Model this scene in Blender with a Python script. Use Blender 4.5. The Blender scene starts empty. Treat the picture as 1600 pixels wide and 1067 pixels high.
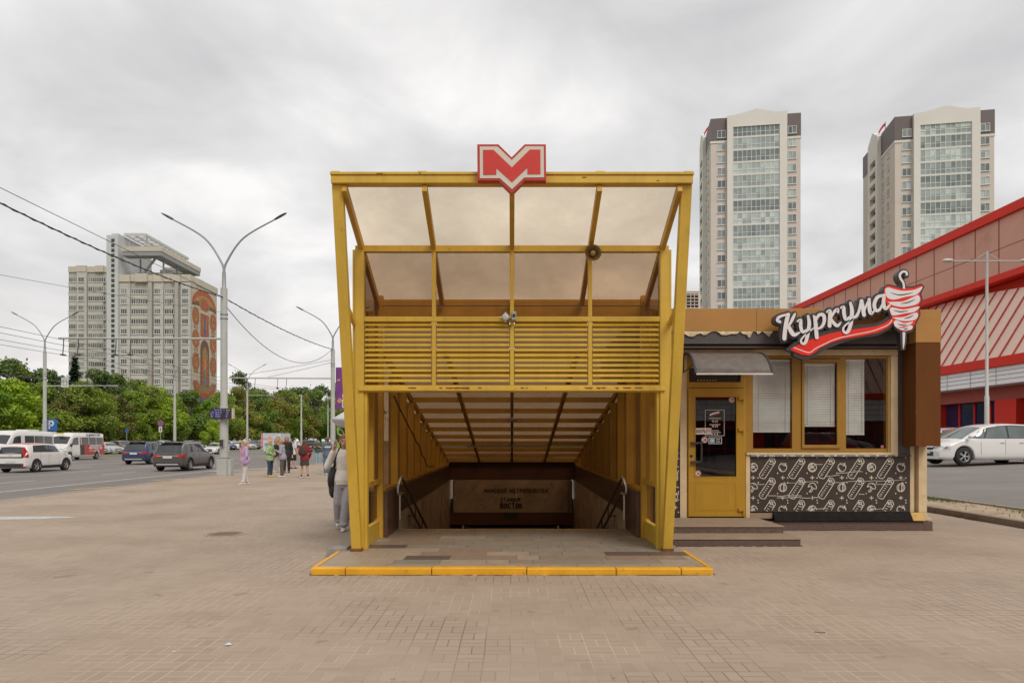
import bpy, bmesh, math, random
from mathutils import Vector, Matrix, Euler
V = Vector
RN = random.Random(11)
sc = bpy.context.scene
COL = sc.collection
F, HC, U0, V0 = 1100.0, 1.65, 800.0, 688.0

def P(u, v, Y):
    return V(((u - U0) * Y / F, Y, HC + (V0 - v) * Y / F))

def G(u, v, z=0.0):
    Y = F * (HC - z) / (v - V0)
    return V(((u - U0) * Y / F, Y, z))

def XZ(u, v, Y):
    p = P(u, v, Y)
    return p.x, p.z

ORG = {}

class MB:
    """collects faces, then links them as one mesh object"""
    def __init__(s):
        s.v, s.f, s.m, s.s = [], [], [], []

    def face(s, pts, m=0, sm=False):
        i = len(s.v)
        s.v.extend([tuple(p) for p in pts])
        s.f.append(tuple(range(i, i + len(pts))))
        s.m.append(m); s.s.append(sm)

    def grid(s, rows, m=0, sm=True, closed=False, flip=False):
        i = len(s.v); n = len(rows[0])
        for r in rows:
            s.v.extend([tuple(p) for p in r])
        for a in range(len(rows) - 1):
            for b in range(n if closed else n - 1):
                c = (b + 1) % n
                q = (i + a * n + b, i + a * n + c, i + (a + 1) * n + c, i + (a + 1) * n + b)
                s.f.append(q[::-1] if flip else q); s.m.append(m); s.s.append(sm)

    def box(s, x0, x1, y0, y1, z0, z1, m=0):
        x0, x1 = sorted((x0, x1)); y0, y1 = sorted((y0, y1)); z0, z1 = sorted((z0, z1))
        i = len(s.v)
        s.v.extend([(x0, y0, z0), (x1, y0, z0), (x1, y1, z0), (x0, y1, z0), (x0, y0, z1), (x1, y0, z1), (x1, y1, z1), (x0, y1, z1)])
        for q in ((0, 3, 2, 1), (4, 5, 6, 7), (0, 1, 5, 4), (1, 2, 6, 5), (2, 3, 7, 6), (3, 0, 4, 7)):
            s.f.append(tuple(i + k for k in q)); s.m.append(m); s.s.append(False)

    def hexa(s, p, m=0):
        """eight corners in the order of box()"""
        i = len(s.v)
        s.v.extend([tuple(q) for q in p])
        for q in ((0, 3, 2, 1), (4, 5, 6, 7), (0, 1, 5, 4), (1, 2, 6, 5), (2, 3, 7, 6), (3, 0, 4, 7)):
            s.f.append(tuple(i + k for k in q)); s.m.append(m); s.s.append(False)

    def bar(s, p, q, w, h, m=0, up=(0, 0, 1)):
        p, q = V(p), V(q)
        d = (q - p).normalized(); a = d.cross(V(up))
        if a.length < 1e-4: a = d.cross(V((1, 0, 0)))
        a.normalize(); b = a.cross(d).normalized()
        a, b = a * w / 2, b * h / 2
        s.hexa([p - a - b, p + a - b, q + a - b, q - a - b, p - a + b, p + a + b, q + a + b, q - a + b], m)

    def tube(s, pts, r, m=0, n=8, cap=True):
        pts = [V(p) for p in pts]
        rr = r if isinstance(r, (list, tuple)) else [r] * len(pts)
        t0 = (pts[1] - pts[0]).normalized()
        a = t0.orthogonal().normalized()
        rows = []
        for k, p in enumerate(pts):
            t = (pts[min(k + 1, len(pts) - 1)] - pts[max(k - 1, 0)]).normalized()
            a = (a - t * a.dot(t))
            if a.length < 1e-6: a = t.orthogonal()
            a.normalize(); b = t.cross(a)
            rows.append([p + (a * math.cos(2 * math.pi * j / n) + b * math.sin(2 * math.pi * j / n)) * rr[k] for j in range(n)])
        s.grid(rows, m, True, True)
        if cap:
            s.face(rows[0][::-1], m); s.face(rows[-1], m)

    def lathe(s, c, prof, n=24, m=0, axis='z', cap=False, sm=True):
        c = V(c); rows = []
        for (r, h) in prof:
            row = []
            for j in range(n):
                a = 2 * math.pi * j / n
                x, y = r * math.cos(a), r * math.sin(a)
                row.append(c + (V((x, y, h)) if axis == 'z' else V((x, h, y)) if axis == 'y' else V((h, x, y))))
            rows.append(row)
        s.grid(rows, m, sm, True, axis == 'y')
        if cap:
            s.face(rows[0][::-1], m); s.face(rows[-1], m)

    def prism(s, poly, fn, c0, c1, m=0, ms=None):
        """poly in (a, b); fn(a, b, c) gives the point; front face at c0"""
        ms = m if ms is None else ms
        f0 = [fn(a, b, c0) for a, b in poly]; f1 = [fn(a, b, c1) for a, b in poly]
        s.face(f0, m); s.face(f1[::-1], ms)
        n = len(poly)
        for k in range(n):
            j = (k + 1) % n
            s.face([f0[j], f0[k], f1[k], f1[j]], ms)

    def ell(s, c, rx, ry, rz, m=0, nu=12, nv=8, rot=None):
        c = V(c); rows = []
        for i in range(nv + 1):
            th = math.pi * i / nv
            row = []
            for j in range(nu):
                a = 2 * math.pi * j / nu
                p = V((rx * math.sin(th) * math.cos(a), ry * math.sin(th) * math.sin(a), -rz * math.cos(th)))
                if rot: p = rot @ p
                row.append(c + p)
            rows.append(row)
        s.grid(rows, m, True, True)

    def caps(s, p, q, r1, r2, m=0, n=10):
        """tapered capsule"""
        p, q = V(p), V(q); d = (q - p)
        if d.length < 1e-6: d = V((0, 0, 1e-3))
        t = d.normalized(); pts, rr = [], []
        for k in range(4):
            a = math.pi / 2 * (1 - k / 3.0)
            pts.append(p - t * r1 * math.sin(a)); rr.append(max(r1 * math.cos(a), r1 * .04))
        for k in range(4):
            a = math.pi / 2 * (k / 3.0)
            pts.append(q + t * r2 * math.sin(a)); rr.append(max(r2 * math.cos(a), r2 * .04))
        s.tube(pts, rr, m, n)

    def loft(s, rings, m=0, n=16):
        """rings of (x, y, z, rx, ry)"""
        rows = [[(x + rx * math.cos(2 * math.pi * j / n), y + ry * math.sin(2 * math.pi * j / n), z) for j in range(n)] for x, y, z, rx, ry in rings]
        s.grid(rows, m, True, True)
        s.face(rows[0][::-1], m); s.face(rows[-1], m)

    def ribbon(s, pts, w, fn, c, m=0):
        """flat stroke of width w (number or list) along 2-D points, laid at depth c by fn(a, b, c)"""
        pts = [V((p[0], p[1])) for p in pts]
        n = len(pts); ww = w if isinstance(w, (list, tuple)) else [w] * n
        L, Rr = [], []
        closed = n > 2 and (pts[0] - pts[-1]).length < 1e-6
        for k in range(n):
            if closed and k in (0, n - 1): t1, t2 = (pts[n - 1] - pts[n - 2]), (pts[1] - pts[0])
            else:
                t1 = pts[k] - pts[k - 1] if k else pts[1] - pts[0]
                t2 = pts[k + 1] - pts[k] if k < n - 1 else pts[k] - pts[k - 1]
            t1.normalize(); t2.normalize()
            n1, n2 = V((-t1.y, t1.x)), V((-t2.y, t2.x))
            b = n1 + n2
            if b.length < 1e-3: b = n1.copy()
            b.normalize(); sc_ = 1 / max(.45, b.dot(n1))
            L.append(pts[k] + b * ww[k] / 2 * sc_); Rr.append(pts[k] - b * ww[k] / 2 * sc_)
        return L, Rr

    def stroke(s, pts, w, fn, c, m=0, c1=None):
        L, Rr = s.ribbon(pts, w, fn, c, m)
        for k in range(len(L) - 1):
            q = [L[k], Rr[k], Rr[k + 1], L[k + 1]]
            s.face([fn(a.x, a.y, c) for a in q], m)
            if c1 is not None:
                s.face([fn(L[k].x, L[k].y, c), fn(L[k + 1].x, L[k + 1].y, c), fn(L[k + 1].x, L[k + 1].y, c1), fn(L[k].x, L[k].y, c1)], m)
                s.face([fn(Rr[k + 1].x, Rr[k + 1].y, c), fn(Rr[k].x, Rr[k].y, c), fn(Rr[k].x, Rr[k].y, c1), fn(Rr[k + 1].x, Rr[k + 1].y, c1)], m)
        if c1 is not None:
            for k in (0, -1):
                s.face([fn(L[k].x, L[k].y, c), fn(Rr[k].x, Rr[k].y, c), fn(Rr[k].x, Rr[k].y, c1), fn(L[k].x, L[k].y, c1)], m)

    def disc(s, x, y, r, fn, c, m=0, n=16):
        s.face([fn(x + r * math.cos(2 * math.pi * j / n), y + r * math.sin(2 * math.pi * j / n), c) for j in range(n)], m)

    def mesh(s, name, mats, org=(0, 0, 0)):
        me = bpy.data.meshes.new(name)
        o = V(org)
        me.from_pydata([(x - o.x, y - o.y, z - o.z) for x, y, z in s.v], [], s.f)
        for mt in (mats if isinstance(mats, (list, tuple)) else [mats]):
            me.materials.append(mt)
        me.polygons.foreach_set('material_index', s.m)
        me.polygons.foreach_set('use_smooth', s.s)
        me.update()
        return me

    def build(s, name, mats, parent=None, org=None, bevel=0, weld=False):
        o_ = V((0, 0, 0)) if org is None else V(org)
        if parent is not None: o_ = ORG[parent.name]
        me = s.mesh(name, mats, o_)
        if weld:
            bm = bmesh.new(); bm.from_mesh(me)
            bmesh.ops.remove_doubles(bm, verts=bm.verts, dist=1e-4)
            bmesh.ops.recalc_face_normals(bm, faces=bm.faces)
            bm.to_mesh(me); bm.free()
        ob = bpy.data.objects.new(name, me); COL.objects.link(ob)
        if parent is not None: ob.parent = parent
        else: ob.location = o_
        ORG[ob.name] = o_
        if bevel:
            b = ob.modifiers.new('bevel', 'BEVEL'); b.width = bevel; b.segments = 2; b.limit_method = 'ANGLE'; b.angle_limit = math.radians(40)
        return ob

def tag(o, label=None, cat=None, group=None, kind=None):
    for k, v in (('label', label), ('category', cat), ('group', group), ('kind', kind)):
        if v: o[k] = v
    return o

def thing(name, label, cat, loc=(0, 0, 0), group=None):
    o = bpy.data.objects.new(name, None); COL.objects.link(o)
    o.location = loc; o.empty_display_size = .2
    ORG[o.name] = V(loc)
    return tag(o, label, cat, group)

def struct(o):
    o['kind'] = 'structure'; return o

def dup(root, loc, rz=0.0, scale=None, label=None, group=None, paint=None):
    """copy of a thing with its parts and sub-parts; paint = (part name stem, material)"""
    def cp(o, par):
        c = o.copy(); COL.objects.link(c)
        if par is not None: c.parent = par
        if paint and o.name.split('.')[0] in paint and o.type == 'MESH':
            c.material_slots[0].link = 'OBJECT'; c.material_slots[0].material = paint[o.name.split('.')[0]]
        for ch in o.children: cp(ch, c)
        return c
    r = cp(root, None)
    r.location = loc; r.rotation_euler = (0, 0, rz)
    if scale: r.scale = scale if isinstance(scale, (tuple, list)) else (scale,) * 3
    if label: r['label'] = label
    if group: r['group'] = group
    return r

def spline(pts, n=6):
    """Catmull-Rom through points (any dimension)"""
    pts = [V(p) for p in pts]; out = []
    for i in range(len(pts) - 1):
        p0, p1, p2, p3 = pts[max(i - 1, 0)], pts[i], pts[i + 1], pts[min(i + 2, len(pts) - 1)]
        for k in range(n):
            t = k / n
            out.append(.5 * ((2 * p1) + (p2 - p0) * t + (2 * p0 - 5 * p1 + 4 * p2 - p3) * t * t + (3 * p1 - p0 - 3 * p2 + p3) * t ** 3))
    out.append(pts[-1]); return out

def lerp(a, b, t): return a + (b - a) * t

def interp(pts, x):
    if x <= pts[0][0]: return pts[0][1]
    for (a, b), (c, d) in zip(pts, pts[1:]):
        if x <= c: return lerp(b, d, (x - a) / (c - a))
    return pts[-1][1]

# ---------------------------------------------------------------- materials
MATS = {}

def new_mat(name):
    m = bpy.data.materials.new(name); m.use_nodes = True
    nt = m.node_tree; nt.nodes.clear()
    out = nt.nodes.new('ShaderNodeOutputMaterial')
    return m, nt, out

def N(nt, t, **kw):
    n = nt.nodes.new(t)
    for k, v in kw.items():
        if k.startswith('i_'):
            n.inputs[k[2:].replace('_', ' ')].default_value = v
        else: setattr(n, k, v)
    return n

def math_node(nt, op, a, b=None, clamp=False):
    n = nt.nodes.new('ShaderNodeMath'); n.operation = op; n.use_clamp = clamp
    for k, x in enumerate((a, b)):
        if x is None: continue
        if hasattr(x, 'is_output'): nt.links.new(x, n.inputs[k])
        else: n.inputs[k].default_value = x
    return n.outputs[0]

def mixc(nt, fac, a, b, mode='MIX'):
    n = nt.nodes.new('ShaderNodeMix'); n.data_type = 'RGBA'; n.blend_type = mode
    for sock, x in ((n.inputs[0], fac), (n.inputs[6], a), (n.inputs[7], b)):
        if hasattr(x, 'is_output'): nt.links.new(x, sock)
        elif isinstance(x, (int, float)): sock.default_value = x
        else: sock.default_value = (*x[:3], 1)
    return n.outputs[2]

def ramp(nt, src, stops):
    n = nt.nodes.new('ShaderNodeValToRGB'); e = n.color_ramp.elements
    while len(e) < len(stops): e.new(.5)
    for k, (p, c) in enumerate(stops):
        e[k].position = p; e[k].color = (*c, 1) if not isinstance(c, (int, float)) else (c, c, c, 1)
    nt.links.new(src, n.inputs[0]); return n.outputs[0]

def noise(nt, vec, scale, detail=4, rough=.55):
    n = N(nt, 'ShaderNodeTexNoise'); n.inputs['Scale'].default_value = scale
    n.inputs['Detail'].default_value = detail; n.inputs['Roughness'].default_value = rough
    nt.links.new(vec, n.inputs['Vector']); return n.outputs[0]

def objco(nt):
    return N(nt, 'ShaderNodeTexCoord').outputs['Object']

def mat(name, col, rough=.6, metal=0.0, var=.10, vscale=2.5, bump=0.0, bscale=60, spec=.5, stain=None, stain_amt=.5, stain_scale=2.0, stain_lo=.58, coat=0, stretch=None, rand=0, streak=0.0):
    if name in MATS: return MATS[name]
    m, nt, out = new_mat(name)
    b = N(nt, 'ShaderNodeBsdfPrincipled')
    nt.links.new(b.outputs[0], out.inputs[0])
    co = objco(nt)
    if stretch:
        mp = N(nt, 'ShaderNodeMapping'); mp.inputs['Scale'].default_value = stretch
        nt.links.new(co, mp.inputs[0]); co = mp.outputs[0]
    c = None
    if var:
        nz = noise(nt, co, vscale, 5, .6)
        c = ramp(nt, nz, [(.28, tuple(x * (1 - var) for x in col)), (.72, tuple(min(1, x * (1 + var)) for x in col))])
    if stain:
        nz = noise(nt, co, stain_scale, 6, .65)
        f = ramp(nt, nz, [(stain_lo, 0.0), (min(1, stain_lo + .12), 1.0)])
        f = math_node(nt, 'MULTIPLY', f, stain_amt)
        c = mixc(nt, f, c if c is not None else col, stain)
    if streak:
        mp2 = N(nt, 'ShaderNodeMapping'); mp2.inputs['Scale'].default_value = (9, 9, .7); nt.links.new(objco(nt), mp2.inputs[0])
        sk_ = math_node(nt, 'MULTIPLY', ramp(nt, noise(nt, mp2.outputs[0], 1.0, 5, .65), [(.48, 0.0), (.72, 1.0)]), streak)
        c = mixc(nt, sk_, c if c is not None else col, tuple(x * .45 + .01 for x in col))
    if rand:
        oi = N(nt, 'ShaderNodeObjectInfo')
        k = math_node(nt, 'MULTIPLY_ADD', oi.outputs['Random'], rand)
        k.node.inputs[2].default_value = 1 - rand / 2
        cc = N(nt, 'ShaderNodeCombineColor')
        for q in range(3): nt.links.new(k, cc.inputs[q])
        c = mixc(nt, 1.0, c if c is not None else col, cc.outputs[0], 'MULTIPLY')
    if c is not None: nt.links.new(c, b.inputs['Base Color'])
    else: b.inputs['Base Color'].default_value = (*col, 1)
    b.inputs['Roughness'].default_value = rough; b.inputs['Metallic'].default_value = metal
    b.inputs['Specular IOR Level'].default_value = spec
    if coat: b.inputs['Coat Weight'].default_value = coat; b.inputs['Coat Roughness'].default_value = .08
    if bump:
        bn = N(nt, 'ShaderNodeBump'); bn.inputs['Strength'].default_value = bump; bn.inputs['Distance'].default_value = .01
        nt.links.new(noise(nt, co, bscale, 4), bn.inputs['Height']); nt.links.new(bn.outputs[0], b.inputs['Normal'])
    MATS[name] = m; return m

def glass(name, tint, refl=.08, rough=.02, dirt=0.0, dirtcol=(.4, .33, .25), fres=.7):
    """thin sheet: tinted see-through, a reflection that grows at grazing angles, some dirt"""
    if name in MATS: return MATS[name]
    m, nt, out = new_mat(name)
    tr = N(nt, 'ShaderNodeBsdfTransparent')
    nz = noise(nt, objco(nt), 1.4, 5, .6)
    nt.links.new(ramp(nt, nz, [(.3, tuple(x * .94 for x in tint)), (.7, tuple(min(1, x * 1.03) for x in tint))]), tr.inputs[0])
    gl = N(nt, 'ShaderNodeBsdfGlossy'); gl.inputs['Roughness'].default_value = rough
    lw = N(nt, 'ShaderNodeLayerWeight'); lw.inputs['Blend'].default_value = .25
    f = math_node(nt, 'MULTIPLY_ADD', lw.outputs['Fresnel'], fres); f.node.inputs[2].default_value = refl; f.node.use_clamp = True
    a = N(nt, 'ShaderNodeMixShader'); nt.links.new(f, a.inputs[0]); nt.links.new(tr.outputs[0], a.inputs[1]); nt.links.new(gl.outputs[0], a.inputs[2])
    if dirt:
        df = N(nt, 'ShaderNodeBsdfDiffuse'); df.inputs[0].default_value = (*dirtcol, 1)
        tl = N(nt, 'ShaderNodeBsdfTranslucent'); tl.inputs[0].default_value = (*dirtcol, 1)
        ad = N(nt, 'ShaderNodeMixShader'); ad.inputs[0].default_value = .5
        nt.links.new(df.outputs[0], ad.inputs[1]); nt.links.new(tl.outputs[0], ad.inputs[2])
        b = N(nt, 'ShaderNodeMixShader')
        dz = noise(nt, objco(nt), 7, 6, .7)
        nt.links.new(math_node(nt, 'MULTIPLY', ramp(nt, dz, [(.3, .55), (.7, 1.0)]), dirt), b.inputs[0])
        nt.links.new(a.outputs[0], b.inputs[1]); nt.links.new(ad.outputs[0], b.inputs[2]); a = b
    nt.links.new(a.outputs[0], out.inputs[0])
    MATS[name] = m; return m

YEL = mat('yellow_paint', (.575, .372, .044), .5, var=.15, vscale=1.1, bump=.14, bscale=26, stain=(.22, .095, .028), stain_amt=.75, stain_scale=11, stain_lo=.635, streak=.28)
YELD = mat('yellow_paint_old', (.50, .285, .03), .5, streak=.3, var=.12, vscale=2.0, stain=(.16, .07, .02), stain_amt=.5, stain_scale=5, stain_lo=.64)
RUST = mat('rust', (.19, .065, .022), .9, var=.4, vscale=14)
DARKST = mat('dark_steel', (.045, .04, .036), .5, var=.15)
CHROME = mat('brushed_steel', (.6, .58, .55), .28, metal=.9, var=.1)
GALV = mat('painted_pole', (.42, .43, .40), .55, var=.10, vscale=1.2, stain=(.22, .2, .17), stain_amt=.4, stain_scale=3)
BLACK = mat('black_plastic', (.02, .02, .021), .5, var=.1)
WHITE = mat('white_plastic', (.75, .74, .72), .45, var=.05)
RUBBER = mat('rubber', (.022, .022, .022), .85, var=.2, vscale=8)

# ---------------------------------------------------------------- stroke lettering
GL = {
 'М': ([[(0, 0), (0, 1), (.36, .35), (.72, 1), (.72, 0)]], .72), 'И': ([[(0, 1), (0, 0), (.55, 1), (.55, 0)]], .55),
 'Й': ([[(0, 1), (0, 0), (.55, 1), (.55, 0)], [(.14, 1.22), (.28, 1.14), (.42, 1.22)]], .55),
 'Н': ([[(0, 0), (0, 1)], [(.52, 0), (.52, 1)], [(0, .52), (.52, .52)]], .52),
 'С': ([[(.52, .82), (.38, .98), (.2, 1), (.04, .8), (0, .5), (.04, .2), (.2, 0), (.38, .02), (.52, .18)]], .52),
 'К': ([[(0, 0), (0, 1)], [(.52, 1), (.06, .5), (.54, 0)]], .52), 'Е': ([[(.46, 1), (0, 1), (0, 0), (.46, 0)], [(0, .52), (.4, .52)]], .46),
 'Т': ([[(0, 1), (.56, 1)], [(.28, 1), (.28, 0)]], .56), 'Р': ([[(0, 0), (0, 1), (.36, 1), (.5, .86), (.5, .64), (.36, .48), (0, .48)]], .5),
 'О': ([[(.28, 1), (.06, .82), (0, .5), (.06, .18), (.28, 0), (.5, .18), (.56, .5), (.5, .82), (.28, 1)]], .56),
 'П': ([[(0, 0), (0, 1), (.52, 1), (.52, 0)]], .52), 'Л': ([[(0, 0), (.1, .1), (.16, 1), (.54, 1), (.54, 0)]], .54),
 'Я': ([[(.5, 0), (.5, 1), (.14, 1), (0, .86), (0, .64), (.14, .48), (.5, .48)], [(.24, .46), (0, 0)]], .5),
 'Ц': ([[(0, 1), (0, 0), (.56, 0), (.56, -.2)], [(.46, 1), (.46, 0)]], .56),
 'В': ([[(0, 0), (0, 1), (.34, 1), (.46, .88), (.46, .66), (.34, .54), (0, .54)], [(.34, .54), (.5, .4), (.5, .14), (.36, 0), (0, 0)]], .5),
 'А': ([[(0, 0), (.3, 1), (.6, 0)], [(.1, .3), (.5, .3)]], .6),
 'З': ([[(0, .85), (.16, 1), (.36, 1), (.48, .84), (.44, .62), (.26, .53)], [(.26, .53), (.48, .42), (.5, .16), (.36, 0), (.14, 0), (0, .14)]], .5),
 'Ш': ([[(0, 1), (0, 0), (.7, 0), (.7, 1)], [(.35, 0), (.35, 1)]], .7),
 'Ы': ([[(0, 1), (0, 0), (.3, 0), (.42, .12), (.42, .38), (.3, .5), (0, .5)], [(.62, 0), (.62, 1)]], .62),
 'Ь': ([[(0, 1), (0, 0), (.36, 0), (.5, .12), (.5, .38), (.36, .5), (0, .5)]], .5),
 'Э': ([[(0, .82), (.16, 1), (.36, .98), (.5, .8), (.54, .5), (.5, .2), (.36, .02), (.16, 0), (0, .18)], [(.2, .5), (.52, .5)]], .54),
 '1': ([[(.05, .78), (.26, 1), (.26, 0)]], .34), '0': ([[(.26, 1), (.06, .82), (0, .5), (.06, .18), (.26, 0), (.46, .18), (.52, .5), (.46, .82), (.26, 1)]], .52),
 '2': ([[(0, .8), (.14, 1), (.36, 1), (.48, .82), (.42, .55), (0, 0), (.5, 0)]], .5),
 '3': ([[(0, .85), (.16, 1), (.36, 1), (.48, .84), (.44, .62), (.22, .53)], [(.22, .53), (.48, .42), (.5, .16), (.36, 0), (.14, 0), (0, .14)]], .5),
 '-': ([[(0, .45), (.3, .45)]], .3), '!': ([[(.1, 1), (.1, .3)], [(.1, .12), (.1, 0)]], .2), ' ': ([], .3),
}

def text_width(s, sp=.2):
    return sum(GL[c][1] + sp for c in s) - sp

def write(mb, s, x, y, h, fn, c, w=.15, sp=.22, m=0, align='c', slant=0, dc=-.0006, sx=1.0, depth=None):
    """letters of height h in the 2-D frame of fn, centred on x"""
    W = text_width(s, sp) * h * sx
    a = x - W / 2 if align == 'c' else x
    k = 0
    for ch in s:
        st, gw = GL[ch]
        for pts in st:
            mb.stroke([(a + (p[0] + slant * p[1]) * h * sx, y + p[1] * h) for p in pts], w * h, fn, c + dc * (k % 3), m, None if depth is None else c + depth)
            k += 1
        a += (gw + sp) * h * sx

def front(Y):
    """2-D frame on a plane that faces the camera side (-Y): a = X, b = Z, c = distance behind Y"""
    return lambda a, b, c: V((a, Y + c, b))
# ---------------------------------------------------------------- camera, light, sky
cam = bpy.data.cameras.new('camera'); cam_o = bpy.data.objects.new('camera', cam); COL.objects.link(cam_o)
cam_o.location = (0, 0, HC); cam_o.rotation_euler = (math.radians(90), 0, 0)
cam.sensor_width = 36; cam.lens = F / 1600 * 36; cam.shift_y = (V0 - 533.5) / 1600
cam.clip_start = .1; cam.clip_end = 4000
sc.camera = cam_o
sc.view_settings.view_transform = 'Standard'; sc.view_settings.look = 'None'; sc.view_settings.gamma = 1
sc.view_settings.exposure = .40
sc.cycles.use_denoising = True
sc.cycles.max_bounces = 8; sc.cycles.transparent_max_bounces = 24; sc.cycles.diffuse_bounces = 4; sc.cycles.glossy_bounces = 3
sc.cycles.sample_clamp_indirect = 6

sun_dir = V((.32, -.62, .80)).normalized()
sl = bpy.data.lights.new('sun', 'SUN'); sl.energy = 1.45; sl.angle = math.radians(24); sl.color = (1, .93, .84)
so = bpy.data.objects.new('sun', sl); COL.objects.link(so); so.location = (10, -20, 60)
so.rotation_euler = (-sun_dir).to_track_quat('-Z', 'Y').to_euler()

w = bpy.data.worlds.new('World'); sc.world = w; w.use_nodes = True
nt = w.node_tree; nt.nodes.clear()
wo = N(nt, 'ShaderNodeOutputWorld')
sky = N(nt, 'ShaderNodeTexSky'); sky.sky_type = 'NISHITA'; sky.sun_disc = False
sky.sun_elevation = math.asin(sun_dir.z); sky.sun_rotation = math.atan2(sun_dir.x, sun_dir.y)
bg1 = N(nt, 'ShaderNodeBackground'); bg1.inputs[1].default_value = .09; nt.links.new(sky.outputs[0], bg1.inputs[0])
tc = N(nt, 'ShaderNodeTexCoord')
sx = N(nt, 'ShaderNodeSeparateXYZ'); nt.links.new(tc.outputs['Generated'], sx.inputs[0])
zz = math_node(nt, 'ADD', math_node(nt, 'MAXIMUM', sx.outputs[2], 0.0), .30)
cx = math_node(nt, 'DIVIDE', sx.outputs[0], zz); cy = math_node(nt, 'DIVIDE', sx.outputs[1], zz)
cb = N(nt, 'ShaderNodeCombineXYZ'); nt.links.new(cx, cb.inputs[0]); nt.links.new(cy, cb.inputs[1]); cb.inputs[2].default_value = 3.7
n1 = noise(nt, cb.outputs[0], 3.0, 8, .52); n1.node.inputs['Distortion'].default_value = .35
n2 = noise(nt, cb.outputs[0], .75, 3, .5)
nn = math_node(nt, 'ADD', math_node(nt, 'MULTIPLY', n1, .62), math_node(nt, 'MULTIPLY', n2, .38))
cl = ramp(nt, nn, [(.35, (.47, .47, .476)), (.455, (.56, .555, .554)), (.535, (.635, .626, .622)), (.63, (.76, .748, .74))])
hz = ramp(nt, sx.outputs[2], [(0.0, 1.0), (.22, 0.0)])
cl2 = mixc(nt, math_node(nt, 'MULTIPLY', hz, .5), cl, (.70, .645, .615))
bg2 = N(nt, 'ShaderNodeBackground'); nt.links.new(cl2, bg2.inputs[0]); bg2.inputs[1].default_value = 1.0
mx = N(nt, 'ShaderNodeMixShader'); mx.inputs[0].default_value = .975
nt.links.new(bg1.outputs[0], mx.inputs[1]); nt.links.new(bg2.outputs[0], mx.inputs[2]); nt.links.new(mx.outputs[0], wo.inputs[0])

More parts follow.
